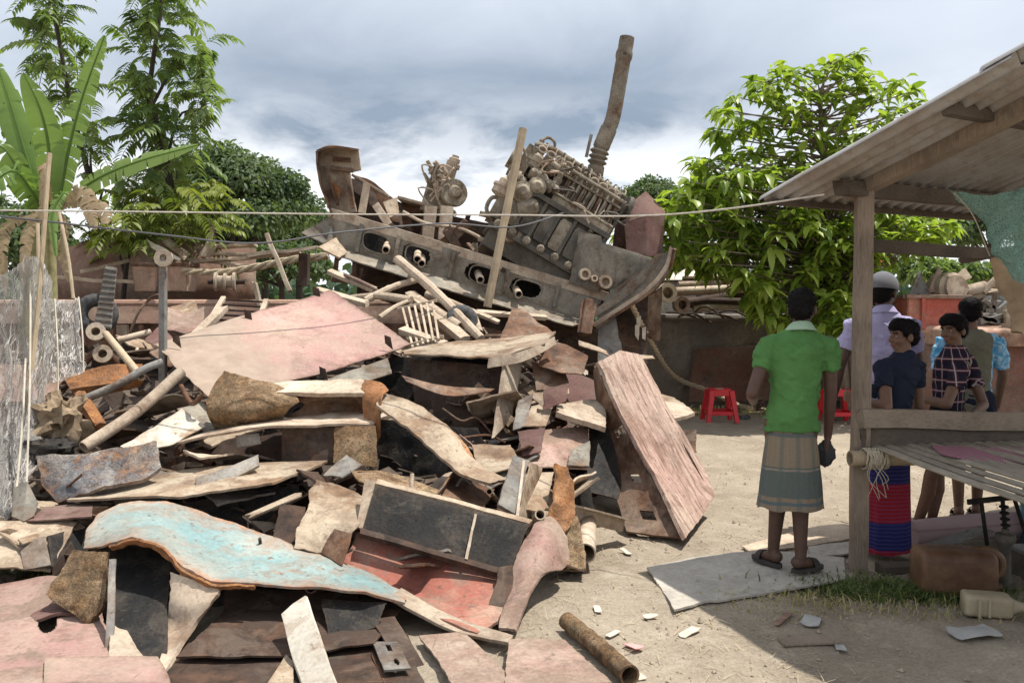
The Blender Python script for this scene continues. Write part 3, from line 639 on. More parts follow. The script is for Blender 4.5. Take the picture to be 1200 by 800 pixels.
for i in range(5): mb.tube(curve([c+(.2*i, 0, pg.uniform(0, .1)), c+(.2*i+.2, -.05, pg.uniform(-.05, .2)), c+(.2*i+.5, 0, pg.uniform(-.1, .05))], 10), .02, 6)
tag(mb.build('cable_bundle', M['rustdark']), 'dark bent cables hanging over the grey barge rim', 'cables')
# red box and heaped castings on the brick red barge
rb = empty('red_box', P(1100, 392, 11.3), 'open red steel box full of scrap on the brick red barge', 'box')
A0, A1, B0, B1 = P(1064, 385, 11.2), P(1133, 392, 11.2), P(1064, 347, 11.2), P(1133, 348, 11.2)
mb = MB(); dp = np.array((.12, .8, 0)); mb.sheet([[A0, A1], [B0, B1]], (14, 8), .02, .015, .02); mb.sheet([[A1, A1+dp], [B1, B1+dp]], (8, 8), .02, .015, .02); mb.sheet([[A0+dp, A1+dp], [B0+dp, B1+dp]], (8, 8), .02, .015, .02); mb.sheet([[A0, A0+dp], [B0, B0+dp]], (8, 8), .02, .015, .02); mb.build('wall', M['redbox'], rb)
mb = MB(); mb.bar(B0+(-.04, -.03, 0), B1+(.04, -.03, 0), .06, .05); mb.bar(B1+(.03, 0, 0), B1+dp, .06, .05); mb.bar(B0+(-.03, 0, 0), B0+dp, .06, .05); mb.build('rim', M['pinkdust'], rb)
mb = MB(); q0 = A0+(.18, -.03, 0); mb.bar(q0, q0+(0, 0, .42), .05, .05, (0, 1, 0)); mb.build('rib', M['redbox'], rb)
for i, (a, b, c_, lab) in enumerate([((1062, 348), (1076, 318), (1092, 346), 'pointed grey plate at the left end of the red box load'), ((1085, 345), (1100, 312), (1112, 342), 'tall pink plate standing in the red box'), ((1095, 346), (1130, 314), (1140, 326), 'long brown plate sloping in the red box load'), ((1068, 346), (1090, 334), (1104, 347), 'low beige plate at the rim of the red box'), ((1075, 347), (1094, 320), (1098, 340), 'narrow dusty plate between two others in the red box')]):
    p0, p1, p2 = P(*a, 11.4+.05*i), P(*b, 11.5+.05*i), P(*c_, 11.4+.05*i); mb = MB(); mb.sheet([[p0, (p0+p2)/2, p2], [p0*.4+p1*.6, p1, p1*.7+p2*.3]], (12, 10), .02, .05, .04); tag(mb.build('scrap_plate', [M['grey'], M['pinkdust'], M['beige'], M['beige'], M['cream']][i]), lab, 'plate')
ec = empty('engine_casting', P(1125, 347, 11.6), 'pale round engine casting with a dark bore above the red box', 'engine casting')
c = P(1122, 337, 11.35); mb = MB(); mb.lathe(c, (.25, -1, .1), [(.0, .115), (.0, .17), (-.05, .17), (-.08, .22), (-.3, .22), (-.5, .16), (-.5, .1), (-.05, .11)], 24); mb.build('casting', M['beige'], ec); mb = MB(); mb.tube([c+(.2, .2, -.05), c+(.5, .25, .02)], .08, 10); mb.tube([c+(.45, .2, -.06), c+(.62, .2, .12)], .05, 8); mb.build('outlet', M['beige'], ec); mb = MB(); mb.lathe(c+np.array((0, .1, 0)), (.25, -1, .1), [(0, .1), (.01, .1), (.02, .01)], 16); mb.build('bore', M['black'], ec)
for i, (px, py, w_, h, Y, m_) in enumerate([(1150, 345, .7, .16, 12, 'beige'), (1168, 358, .6, .14, 11.4, 'grey'), (1188, 352, .5, .22, 11.6, 'engine'), (1155, 372, .8, .12, 11.2, 'grey'), (1185, 372, .4, .18, 11.1, 'engine'), (1170, 338, .7, .12, 12.3, 'cream'), (1195, 385, .5, .14, 10.95, 'beige')]):
    c = P(px, py, Y); mb = MB(); mb.bar(c-(w_/2, 0, 0), c+(w_/2, .1, 0), .4, h); [mb.bar(c+(pg.uniform(-w_/2, w_/2), -.22, -h/2), c+(pg.uniform(-w_/2, w_/2), -.22, h/2), .06, .06, (0, 1, 0)) for _ in range(3)]; [mb.tube([c+(x_, -.1, h/2), c+(x_, -.1, h/2+.06)], .05, 8) for x_ in (-w_*.3, 0, w_*.3)]
    tag(mb.build('engine_block', M[m_]), ['tan engine block at the top right of the barge load', 'grey engine block under the hanging sack', 'ribbed engine block at the right edge of the barge load', 'long grey engine part above the tan deck edge', 'dark engine part low on the tan deck edge', 'cream slab at the back of the barge load', 'beige part on the deck edge at the right frame side'][i], 'engine block', 'engine parts on the brick red barge')
# far low roofs beyond the river
for i, (px, py, w_, Y, m_, lab) in enumerate([(815, 316, 2.0, 40, 'white', 'far white tin roof seen beside the wreck'), (840, 326, 2.6, 46, 'hullred', 'far low red roof beyond the barges')]):
    root = empty('far_shed', (P(px, py, Y)[0], Y, 0), lab, 'shed'); c = P(px, py, Y); mb = MB(); mb.bar((c[0]-w_, Y+1, c[2]/2-.2), (c[0]+w_, Y+1, c[2]/2-.2), 3, c[2]-.4); mb.build('wall', M['grey'], root)
    mb = MB(); mb.prism([(c[0]-w_*1.1, Y-.8, c[2]-.5), (c[0]-w_*1.1, Y+1, c[2]+.3), (c[0]-w_*1.1, Y+2.8, c[2]-.5)], (w_*2.2, 0, 0)); mb.build('roof', M[m_], root)
# ================================================================== the cut-off ship section lying on the heap
wr = empty('ship_section', P(560, 372, 10.4), 'cut section of a ship hull with oval holes lying tilted on the heap', 'ship section')
YW = 10.0
mb = MB()   # floor girder with lightening holes
rows = PR([(390, 250, YW), (545, 297, YW), (708, 348, YW)], [(390, 288, YW), (535, 330, YW), (690, 376, YW)])
hol = [((443-392)/308., .52, .052, .30, 0), ((493-392)/308., .52, .052, .30, 0), ((567-390)/310., .52, .052, .30, 0), ((619-388)/312., .53, .052, .30, 0)]
mb.sheet(rows, (170, 30), .025, .0, .012, bites=hol, bscale=1.5); mb.build('girder', M['marine'], wr)
for (bu, bv, ru, rv, _) in hol:
    mb = MB()      # rolled rims round the holes
    r0, r1 = np.array(rows[0]), np.array(rows[1]); ring = []
    for k in range(25):
        a = 2*math.pi*k/24; cu, sv = math.copysign(abs(math.cos(a))**.66, math.cos(a)), math.copysign(abs(math.sin(a))**.66, math.sin(a))
        u = bu+ru*cu; v = bv+rv*sv; tp = r0[0]*(1-u)+r0[2]*u; bt = r1[0]*(1-u)+r1[2]*u; ring.append(tp*(1-v)+bt*v+(0, -.012, 0))
    mb.tube(ring, .010, 6); mb.build('hole_rim', M['marine'], wr)
mb = MB(); mb.bar(P(386, 249, YW), P(712, 348, YW), .11, .03, (0, -1, 0)); p = mb.build('top_flange', M['beige'], wr)
mb = MB(); mb.sheet(PR([(388, 288, YW), (540, 331, YW), (690, 376, YW)], [(376, 294, YW-.25), (530, 342, YW-.3), (672, 383, YW-.3)]), (60, 6), .015, .03, .02); mb.build('bottom_flange', M['marine'], wr)
for px in (424, 468, 532, 596, 655):
    u = (px-390)/318; a = P(px, 250+98*u+2, YW-.03); b = P(px-6, 288+88*u-2, YW-.03); MB().bar(a, b, .04, .05, (0, 1, 0)).build('stiffener', M['marine'], wr)
mb = MB(); mb.sheet(PR([(394, 255, YW+.5), (545, 299, YW+.5), (704, 349, YW+.5)], [(394, 290, YW+.45), (538, 331, YW+.45), (692, 378, YW+.45)]), (40, 10), .02, .02, .02); mb.build('hole_shade_panel', M['black'], wr)  # added black panel, its colour makes the girder holes look shaded
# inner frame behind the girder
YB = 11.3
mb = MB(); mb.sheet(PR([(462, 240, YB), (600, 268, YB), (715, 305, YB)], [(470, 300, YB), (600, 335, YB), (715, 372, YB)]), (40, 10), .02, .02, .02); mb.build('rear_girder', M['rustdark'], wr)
for px in (500, 545, 590, 640, 680):
    u = (px-390)/318; a = P(px, 250+98*u+2, YW+.05); b = P(px+8, 262+88*u, YB); mb = MB(); mb.bar(a, b, .16 if px in (545, 640) else .06, .05); mb.build('cross_beam', M['beige'] if px in (545, 590, 640) else M['rustdark'], wr)
for px in (637, 652, 664):     # small triangular knees
    u = (px-390)/318; a = P(px, 250+98*u-2, YW+.35); s = .01; MB().prism([a+(-.09, 0, 0), a+(.09, 0, -.03), a+(-.01, 0, .20)], (0, .03, 0)).build('knee_bracket', M['rust'], wr)
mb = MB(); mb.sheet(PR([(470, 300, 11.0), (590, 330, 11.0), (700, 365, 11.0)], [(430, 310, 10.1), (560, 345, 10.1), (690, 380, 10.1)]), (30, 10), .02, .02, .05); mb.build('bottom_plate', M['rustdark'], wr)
# stem post at the left: box of plates standing up
mb = MB()
fr = [(371, 177), (388, 171), (420, 176), (423, 199), (410, 202), (412, 222), (418, 248), (392, 254), (377, 218)]
mb.prism([P(x, y, 10.25) for x, y in fr], (0, .04, 0)); mb.build('stem_plate', M['beige'], wr)
mb = MB(); mb.sheet(PR([(371, 177, 9.95), (376, 216, 9.95), (390, 254, 9.9)], [(371, 177, 10.5), (377, 216, 10.5), (391, 254, 10.5)]), (16, 6), .025, .02, .02); mb.sheet(PR([(371, 177, 9.95), (388, 172, 9.95), (420, 176, 9.95)], [(371, 177, 10.5), (388, 171, 10.5), (421, 176, 10.5)]), (12, 6), .025, .02, .01); mb.build('stem_flange', M['rust'], wr)
mb = MB(); mb.bar(P(388, 197, 10.2), P(414, 200, 10.2), .05, .05); mb.bar(P(390, 186, 10.2), P(411, 188, 10.2), .03, .05); mb.bar(P(408, 204, 10.15), P(414, 244, 10.15), .05, .08, (0, 1, 0)); mb.bar(P(380, 195, 10.15), P(396, 240, 10.15), .03, .06, (0, 1, 0)); mb.build('stem_rib', M['rust'], wr)
mb = MB(); mb.sheet(PR([(391, 212, 10.2), (400, 222, 10.17)], [(390, 226, 10.2), (398, 236, 10.17)]), (8, 8), .015, .03, .02); mb.build('rust_patch', M['rustorange'], wr)
mb = MB(); mb.sheet(PR([(392, 206, 10.6), (430, 214, 10.7), (470, 238, 10.8)], [(394, 256, 10.4), (432, 262, 10.5), (474, 268, 10.6)]), (24, 12), .02, .03, .03); mb.build('inner_shell', M['rustdark'], wr)
# side shell frames to the right of the stem
mb = MB(); mb.sheet(PR([(415, 205, 10.7), (436, 212, 10.7), (458, 231, 10.7)], [(418, 250, 10.6), (440, 256, 10.6), (470, 262, 10.6)]), (20, 14), .02, .03, .03, bites=[(.35, .55, .10, .2, .2)]); mb.build('side_shell', M['rust'], wr)
mb = MB(); mb.bar(P(414, 206, 10.5), P(458, 232, 10.5), .2, .03); mb.bar(P(430, 215, 10.4), P(424, 250, 10.3), .09, .03, (0, 1, 0)); mb.bar(P(440, 240, 10.3), P(456, 264, 10.1), .09, .03, (0, 1, 0)); mb.build('frame_rib', M['beige'], wr)
mb = MB(); mb.sheet(PR([(448, 236, 10.3), (466, 230, 10.4)], [(456, 256, 10.2), (468, 250, 10.3)]), (8, 8), .015, .04, .04); mb.build('torn_bracket', M['cream'], wr)
mb = MB(); mb.bar(P(468, 233, 10.9), P(534, 250, 10.9), .35, .04); mb.build('engine_bed', M['beige'], wr)
mb = MB(); mb.sheet(PR([(470, 236, 11.0), (532, 252, 11.0)], [(470, 275, 11.0), (530, 290, 11.0)]), (20, 10), .02, .02, .02, bites=[(.3, .6, .1, .3, .2)]); mb.build('bed_side', M['rust'], wr)
for px in (505, 524):
    MB().bar(P(px, 243, 10.6), P(px-4, 282, 10.5), .16, .10, (0, 1, 0), .9).build('bed_leg', M['beige'], wr)
MB().bar(P(549, 252, 11.0), P(543, 272, 11.0), .06, .06, (0, 1, 0)).build('rail_stub', M['rustdark'], wr)
# lower left plates
mb = MB(); mb.sheet(PR([(352, 273, 9.8), (390, 252, 10.0)], [(378, 286, 9.8), (393, 280, 10.0)]), (14, 10), .02, .02, .02); mb.build('corner_plate', M['marine'], wr)
mb = MB(); mb.sheet(PR([(372, 290, 9.7), (394, 278, 9.9)], [(398, 302, 9.6), (408, 296, 9.8)]), (10, 10), .02, .03, .02); mb.build('corner_plate', M['cream'], wr)
mb = MB(); mb.sheet(PR([(393, 296, 10.0), (418, 298, 10.0)], [(388, 330, 9.9), (419, 334, 9.9)]), (20, 20), .03, .02, .01, bites=[(.5, .45, .3, .3, 0)]); mb.build('bow_bracket', M['rust'], wr)
mb = MB(); mb.sheet(PR([(418, 298, 10.2), (455, 312, 10.3), (520, 335, 10.4), (600, 360, 10.4), (700, 385, 10.4)], [(418, 345, 10.2), (455, 355, 10.3), (520, 375, 10.4), (600, 392, 10.4), (700, 440, 10.4)]), (50, 12), .03, .03, .05); mb.build('keel_side', M['rustdark'], wr)
# curved bilge at the right end
arc = [(790, 292), (783, 316), (764, 340), (735, 360), (698, 384)]
mb = MB(); mb.sheet([[P(x, y, 9.75) for x, y in arc], [P(x+2, y-1, 10.4) for x, y in arc], [P(x, y, 11.2) for x, y in arc]], (40, 14), .03, .03, .03); mb.build('bilge_plate', M['rust'], wr)
mb = MB(); mb.sheet([[P(x, y, 9.88) for x, y in [(709, 349), (722, 337), (746, 319), (770, 298)]], [P(x, y, 9.85) for x, y in [(696, 383), (733, 361), (763, 339), (788, 294)]]], (30, 12), .02, .01, .02); mb.build('bilge_web', M['marine'], wr)
mb = MB(); mb.sheet([[P(x, y, 9.82) for x, y in [(770, 300), (760, 322), (744, 340), (722, 356), (697, 372)]], [P(x, y, 9.82) for x, y in [(757, 311), (745, 325), (730, 338), (716, 350), (694, 364)]]], (30, 6), .02, .01, .01); mb.build('bilge_frame', M['marine'], wr)
mb = MB(); mb.sheet([[P(x, y, 9.78) for x, y in arc], [P(x-5, y-4, 9.78) for x, y in arc]], (40, 4), .03, .01, .01); mb.build('bilge_rim', M['beige'], wr)
mb = MB(); mb.sheet(PR([(678, 271, 9.98), (709, 278, 9.98), (763, 300, 9.98)], [(672, 300, 9.96), (712, 305, 9.96), (764, 312, 9.96)], [(666, 332, 9.95), (700, 342, 9.95), (722, 338, 9.95)]), (34, 24), .025, .03, .03, cuts=[(.45, 0, 1, .16)]); mb.build('side_plate', M['marine'], wr)
for (px, py, r_) in [(686, 321, .07), (710, 330, .08), (697, 326, .04)]:
    c = P(px, py, 9.86); mb = MB(); mb.lathe(c, (.2, -1, .1), [(-.06, .6*r_), (0, .6*r_), (0, r_), (-.05, r_), (-.05, r_*.7), (-.12, r_*.7)], 16); mb.build('pipe_flange', M['beige'], wr)
mb = MB(); mb.sheet(PR([(681, 352, 9.7), (700, 356, 9.7)], [(676, 390, 9.5), (693, 392, 9.5)]), (8, 12), .04, .03, .02); mb.bar(P(690, 352, 9.7), P(684, 392, 9.5), .1, .1, (0, 1, 0)); mb.build('end_bracket', M['rust'], wr)
dr_ = random.Random(14)
for i in range(26):    # torn ribs, brackets and deck beams in the tangle behind the girder
    px = dr_.uniform(425, 700); u = (px-390)/318; Y_ = dr_.uniform(10.15, 11.4); a = P(px, 250+98*u+dr_.uniform(-8, 14), Y_); mb = MB()
    b = a+np.array((dr_.uniform(-.35, .35), dr_.uniform(-.3, .3), dr_.uniform(.05, .42) if i % 2 else dr_.uniform(-.1, .1)))
    if i % 3: mb.add(*rough_bar(a, b, dr_.uniform(.03, .14), .025, (dr_.uniform(-1, 1), -1, .3), .2, i))
    else: q = np.array((.16, .05, -.05)); mb.sheet([[a, a+q], [b, b+q*.6]], (10, 8), .012, .04, .03)
    mb.build('torn_rib', M[dr_.choice(['rust', 'beige', 'rustdark', 'marine'])], wr)
for i, (pp_, r_) in enumerate([([(472, 248), (500, 262), (540, 268), (575, 285)], .02), ([(560, 280), (600, 292), (640, 300), (672, 322)], .025), ([(610, 270), (640, 288), (660, 300)], .03), ([(425, 215), (445, 240), (470, 250)], .02)]):
    mb = MB(); mb.tube(curve([P(x, y, 10.3+.2*i) for x, y in pp_], 16), r_, 8); mb.build('deck_pipe', M['beige'], wr)
# ---- pipe ends sticking out of the holes
for i, (px, py, L_) in enumerate([(452, 293, .35), (489, 304, .3), (494, 309, .32), (563, 328, .26), (608, 345, .2)]):
    c = P(px, py, 9.75); mb = MB(); mb.tube([c, c+(-.05, .5, .1)], .045, 12, .25)
    tag(mb.build('pipe_end', M['beige']), ['pipe stub in the leftmost oval hole of the ship section', 'upper pipe stub in the second oval hole', 'lower pipe stub in the second oval hole', 'pipe stub in the oval hole behind the wooden pole', 'pipe stub in the rightmost oval hole'][i], 'pipe')

# ================================================================== the big engine
E0 = P(664, 232, 10.4); EA = nrm((.86, .10, -.50)); EU = nrm(np.array((.47, .10, .86))); EU = nrm(EU-EA*np.dot(EU, EA)); ED = np.cross(EU, EA)   # ED points to the camera?
if ED[1] > 0: ED = -ED
def E(a, u, d): return E0+EA*a+EU*u+ED*d
en = empty('ship_engine', E(0, -.75, 0), 'long greasy multi cylinder ship engine tilted above the oval holes', 'engine')
def ebox(mb, a0, a1, u0, u1, d0, d1, m=0):
    V = [E(a, u, d) for a in (a0, a1) for u in (u0, u1) for d in (d0, d1)]
    mb.add(V, [[0, 1, 3, 2], [4, 6, 7, 5], [0, 4, 5, 1], [2, 3, 7, 6], [0, 2, 6, 4], [1, 5, 7, 3]], m=m)
er = random.Random(3)
mb = MB(); ebox(mb, -.62, .62, -1.05, -.22, -.34, .30)
for k in range(7): ebox(mb, -.62+k*.2, -.58+k*.2, -.80, -.24, .30, .35)
ebox(mb, -.64, .64, -.26, -.20, -.36, .37); ebox(mb, -.66, .64, -.84, -.78, -.38, .38); mb.build('crankcase', M['enginedark'], en)
for k in range(6):
    mb = MB(); a0 = -.56+k*.2; pl = [E(a0+x, u, .31) for x, u in ((.02, -.70), (.13, -.70), (.15, -.66), (.15, -.36), (.13, -.31), (.02, -.31), (0, -.36), (0, -.66))]; mb.prism(pl, ED*.03); mb.build('crank_door', M['engine'] if k in (0, 3, 5) else M['enginedark'], en)
for k in range(7):
    mb = MB(); c = E(-.58+k*.19, -.77, .37); mb.lathe(c, ED, [(0, .05), (.03, .05), (.04, .03), (.06, .03)], 8); mb.build('bearing_bolt', M['engine'], en)
mb = MB(); ebox(mb, -.60, .60, -.22, .20, -.28, .12); mb.build('cylinder_block', M['enginedark'], en)
for k in range(10):    # push rod tubes and injector pumps
    a0 = -.10+k*.073; mb = MB(); mb.tube([E(a0, .24, .21), E(a0-.01, -.06, .24)], .017, 8); mb.build('push_rod_tube', M['engine'] if k % 3 else M['rust'], en)
    mb = MB(); mb.tube([E(a0+.03, .15, .18), E(a0+.028, -.1, .2)], .010, 6); mb.lathe(E(a0+.03, -.16, .22), EU, [(0, .026), (.06, .026), (.07, .018), (.12, .018)], 8); mb.build('fuel_pump', M['engine'], en)
mb = MB(); ebox(mb, -.18, .62, -.24, -.12, .12, .32); mb.tube([E(-.2, -.10, .33), E(.62, -.10, .33)], .016, 8); mb.tube([E(-.2, .25, .26), E(.62, .25, .26)], .022, 8); mb.tube([E(-.5, .16, .24), E(.6, .17, .24)], .014, 8); mb.build('fuel_rail', M['engine'], en)
for k in range(10):    # rocker boxes with looped covers
    a0 = -.55+k*.121; mb = MB(); ebox(mb, a0-.045, a0+.045, .20, .33, -.24, .16); ebox(mb, a0-.03, a0+.03, .33, .38, -.16, .08); mb.build('cylinder_head', M['engine'], en)
    mb = MB(); lp = [E(a0+.05*math.cos(t_), .30+.035*math.sin(t_), .20) for t_ in np.linspace(0, 6.283, 13)]; mb.tube(lp, .012, 6); mb.build('cover_loop', M['beige'], en)
    mb = MB(); mb.tube(curve([E(a0, .36, .02), E(a0+.02, .44, .05), E(a0+.04, .40, .14), E(a0+.03, .30, .2)], 9), .010, 6); mb.lathe(E(a0-.03, .37, -.06), EU, [(0, .03), (.04, .03), (.05, .016), (.10, .016)], 8); mb.build('injector', M['engine'], en)
mb = MB(); mb.tube(curve([E(-.66, .34, .10), E(-.4, .40, .10), E(.1, .42, -.02), E(.6, .40, -.05)], 24), .03, 8); mb.tube(curve([E(-.62, .42, .04), E(-.55, .52, .0), E(-.45, .50, 0), E(-.42, .38, 0)], 12), .018, 7); mb.build('oil_pipe', M['engine'], en)
mb = MB(); mb.tube([E(-.6, .28, -.3), E(.62, .28, -.3)], .09, 12); mb.build('exhaust_manifold', M['rust'], en)
# front gear end with pumps
mb = MB(); ebox(mb, -.72, -.60, -.70, .26, -.30, .28); mb.lathe(E(-.74, .05, .05), -EA, [(0, .2), (.04, .2), (.05, .12), (.1, .12)], 18); mb.build('gear_case', M['engine'], en)
for (a, u, d, r_, L_, ax) in [(-.56, .10, .22, .10, .16, 0), (-.46, -.02, .26, .085, .2, 1), (-.36, .12, .2, .07, .14, 0), (-.66, -.18, .26, .09, .2, 1), (-.40, -.16, .32, .10, .12, 2), (-.26, -.06, .28, .075, .16, 1), (-.52, -.30, .34, .11, .14, 2), (-.72, -.36, .24, .12, .2, 0), (-.30, .20, .22, .05, .2, 1), (-.22, .05, .25, .05, .16, 0)]:
    mb = MB(); axv = (EU, EA, ED)[ax]; mb.lathe(E(a, u, d), axv, [(-L_/2, r_*.6), (-L_/2+.02, r_), (-.01, r_), (0, r_*1.15), (.03, r_*1.15), (.04, r_*.8), (L_/2, r_*.8), (L_/2+.04, r_*.45)], 12)
    for k in range(5): t_ = k*1.2566; b = E(a, u, d)+np.cross(axv, nrm(EA+EU*.3+ED*.2))*r_*math.cos(t_)*.9; mb.lathe(b, axv, [(0, .012), (.06, .012)], 6)
    mb.build('pump', M['engine'] if er.random() < .75 else M['beige'], en)
for i in range(22):
    a, u = er.uniform(-.7, .6), er.uniform(-.3, .34); p0 = E(a, u, er.uniform(.2, .34)); mb = MB(); mb.tube(curve([p0, p0+EA*er.uniform(-.1, .1)+EU*er.uniform(-.05, .12)+ED*.05, p0+EA*er.uniform(-.2, .2)+EU*er.uniform(-.15, .1), p0+EA*er.uniform(-.2, .2)+EU*er.uniform(-.2, .2)-ED*.05], 12), er.uniform(.007, .014), 6); mb.build('pipe', er.choice([M['engine'], M['beige'], M['enginedark']]), en)
mb = MB(); c = P(599, 269, 9.95); mb.lathe(c, (.45, -1, .1), [(-.12, .10), (0, .10), (.0, .145), (-.1, .15), (-.2, .14)], 24); mb.build('intake_ring', M['beige'], en)
mb = MB(); mb.tube(curve([P(577, 258, 10.1), P(570, 245, 10.1), P(576, 232, 10.1), P(586, 232, 10.1)], 12), .025, 8); mb.tube([P(562, 250, 10.2), P(590, 256, 10.2)], .035, 8); mb.lathe(P(590, 250, 10.2), (0, 0, 1), [(-.2, .1), (.0, .12), (.14, .1), (.2, .05)], 12); mb.lathe(P(617, 244, 10.0), (1, 0, .2), [(-.12, .05), (-.1, .1), (.1, .1), (.14, .06)], 12); mb.build('cooling_pump', M['engine'], en)
mb = MB(); ebox(mb, .62, .66, -.3, .36, -.32, .2); mb.lathe(E(.66, .26, -.02), EA, [(0, .16), (.05, .18), (.09, .16), (.09, .05)], 20); mb.build('flywheel_end', M['enginedark'], en)
mb = MB(); ex = curve([P(697, 205, 10.75), P(700, 189, 10.75), P(704, 174, 10.75), P(713, 152, 10.75), P(719, 135, 10.75), P(727, 90, 10.75), P(735, 44, 10.75)], 60)
rr = np.array([.105+(.022*math.sin(i*1.55) if 6 < i < 20 else .0015*math.sin(i*2.1)) - (.012 if i > 30 else 0) for i in range(60)]); rr[54:56] += .012; rr[58:] -= .0
mb.tube(ex, rr, 16, .2); mb.build('exhaust_pipe', rustmat('exhaust_rust', (.21, .18, .14), .55, r1=(.08, .055, .04), r2=(.19, .12, .075), dust=.4, dcol=(.33, .28, .21), scale=1.6, grain=2), en)
MB().tube([P(687, 184, 10.6), P(693, 158, 10.6)], .02, 8).build('vent_pipe', M['grey'], en)
# second small engine
e2 = empty('small_engine', P(515, 248, 10.9), 'small upright greasy engine standing left of the long tilted engine', 'engine')
def Q(px, py, dy=0): return P(px, py, 10.9+dy)
mb = MB(); mb.bar(Q(508, 250), Q(516, 214), .34, .3, (0, 1, 0), .85); mb.build('engine_block', M['engine'], e2)
mb = MB(); mb.bar(Q(520, 225, -.1), Q(531, 190, -.1), .15, .2, (0, 1, 0), .9); mb.lathe(Q(530, 197, -.1), (.3, 0, 1), [(0, .09), (.05, .09), (.06, .07), (.12, .07), (.13, .045), (.16, .045)], 12); mb.build('cylinder', M['beige'], e2)
mb = MB(); mb.lathe(Q(530, 227, -.15), (.5, -1, .1), [(0, .17), (.05, .18), (.09, .17), (.09, .09), (.13, .06)], 22); mb.build('flywheel', M['engine'], e2)
for (px, py, r_) in [(511, 208, .06), (507, 200, .05), (517, 200, .07), (523, 212, .06), (518, 222, .07), (512, 218, .05), (504, 214, .04)]:
    mb = MB(); mb.lathe(Q(px, py, -.2), (er.uniform(-.6, .6), -.4, er.uniform(.3, 1)), [(-.08, r_*.6), (-.06, r_), (.04, r_), (.05, r_*.5), (.14, r_*.5)], 10); mb.build('fitting', er.choice([M['engine'], M['beige'], M['engine']]), e2)
for i in range(7):
    p0 = Q(er.uniform(502, 530), er.uniform(195, 235), -.25); mb = MB(); mb.tube(curve([p0, p0+(.05, 0, .08), p0+(er.uniform(-.15, .1), -.03, .1), p0+(er.uniform(-.2, .1), 0, -.1)], 10), .012, 6); mb.build('pipe', M['beige'], e2)
# wooden pole leaning against the engine
pp = curve([P(613, 151, 9.9), P(592, 255, 9.75), P(571, 360, 9.6)], 14); mb = MB(); mb.tube(pp, [.048+.006*mn.noise(Vector((i*.9, 3, 1))) for i in range(14)], 8); tag(mb.build('wooden_pole', M['bamboo']), 'long pale wooden pole leaning against the tilted engine', 'pole')
# maroon plates right of the engine
M['maroon'] = rustmat('maroon_hull', (.15, .075, .065), .7, r2=(.16, .09, .07), dust=.3, dcol=(.30, .23, .18))
hb = empty('hatch_box', P(752, 275, 10.9), 'maroon rusty hatch box with pointed top beside the tilted engine', 'hatch box')
mb = MB(); mb.sheet(PR([(730, 246, 10.6), (756, 224, 11.0), (781, 250, 11.0)], [(731, 262, 10.6), (757, 254, 10.7), (779, 252, 10.95)]), (20, 10), .02, .015, .008, lin=True); mb.build('top_plate', M['maroon'], hb)
mb = MB(); mb.sheet(PR([(731, 262, 10.6), (757, 254, 10.7), (779, 252, 10.95)], [(734, 300, 10.55), (757, 300, 10.65), (775, 303, 10.9)]), (20, 14), .02, .015, .008, lin=True); mb.build('side_plate', M['maroon'], hb)
mb = MB(); mb.sheet(PR([(724, 238, 11.1), (757, 226, 11.1)], [(716, 300, 11.1), (760, 300, 11.1)]), (14, 14), .02, .02, .03); mb.build('rear_plate', M['maroon'], hb)
# dark structure carrying the right end
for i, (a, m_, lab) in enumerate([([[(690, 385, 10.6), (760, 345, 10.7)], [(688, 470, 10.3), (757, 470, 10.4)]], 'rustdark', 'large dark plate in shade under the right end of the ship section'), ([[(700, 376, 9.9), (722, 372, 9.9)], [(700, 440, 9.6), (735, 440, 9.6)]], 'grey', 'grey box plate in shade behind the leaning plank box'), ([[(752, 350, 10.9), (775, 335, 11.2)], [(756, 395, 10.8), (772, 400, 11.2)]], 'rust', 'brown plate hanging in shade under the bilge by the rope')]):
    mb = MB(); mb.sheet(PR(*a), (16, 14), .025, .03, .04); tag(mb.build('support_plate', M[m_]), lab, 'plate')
# ================================================================== the scrap heap, plate by plate
CURVED = {'curled_plate', 'trough_plate', 'rolled_edge', 'curved_pink_plate', 'rusty_spike', 'orange_torn_strip', 'rust_flake', 'beige_crumple', 'sun_strip', 'pink_floor_plate'}
def plate(name, label, mat, rows, n=(26, 20), cat='scrap plate', group=None, parts=(), **k):
    """rows in photo pixels + distance; parts: (name, mat, rows, opts) welded-on pieces"""
    r = [[lift(*q, .028 if name == 'floor_shade_plate' else .06) for q in w_] for w_ in rows]; k.setdefault('lin', name not in CURVED)
    if not parts:
        V, F, e = sheet(r, n, **k); return tag(mk(name, V, F, M[mat], attrs={'edge': e}), label, cat, group)
    V, F, e = sheet(r, n, **k); mn_, mx = V.min(0), V.max(0)
    root = empty(name, ((mn_[0]+mx[0])/2, (mn_[1]+mx[1])/2, mn_[2]), label, cat, group)
    mk('plate', V, F, M[mat], root, attrs={'edge': e})
    for p in parts:
        nm, m_, rw, op = p; op = dict(op); nn = op.pop('n', (14, 10))
        V, F, e = sheet([[lift(*q, .03) for q in w_] for w_ in rw], nn, **op); mk(nm, V, F, M[m_], root, attrs={'edge': e})
    return root
def pipe(label, mat, pts, r, cat='pipe', hollow=.22, n=14, name='scrap_pipe', group=None, K=18):
    mb = MB(); mb.tube(curve([P(*p) for p in pts], K) if len(pts) > 2 else [P(*p) for p in pts], r, n, hollow); return tag(mb.build(name, M[mat]), label, cat, group)
def beam(label, mat, a, b, w, h, up=(0, 0, 1), cat='beam', name='scrap_beam', group=None):
    mb = MB(); mb.add(*rough_bar(P(*a), P(*b), w, h, up, .1, a[0], .06)); return tag(mb.build(name, M[mat]), label, cat, group)
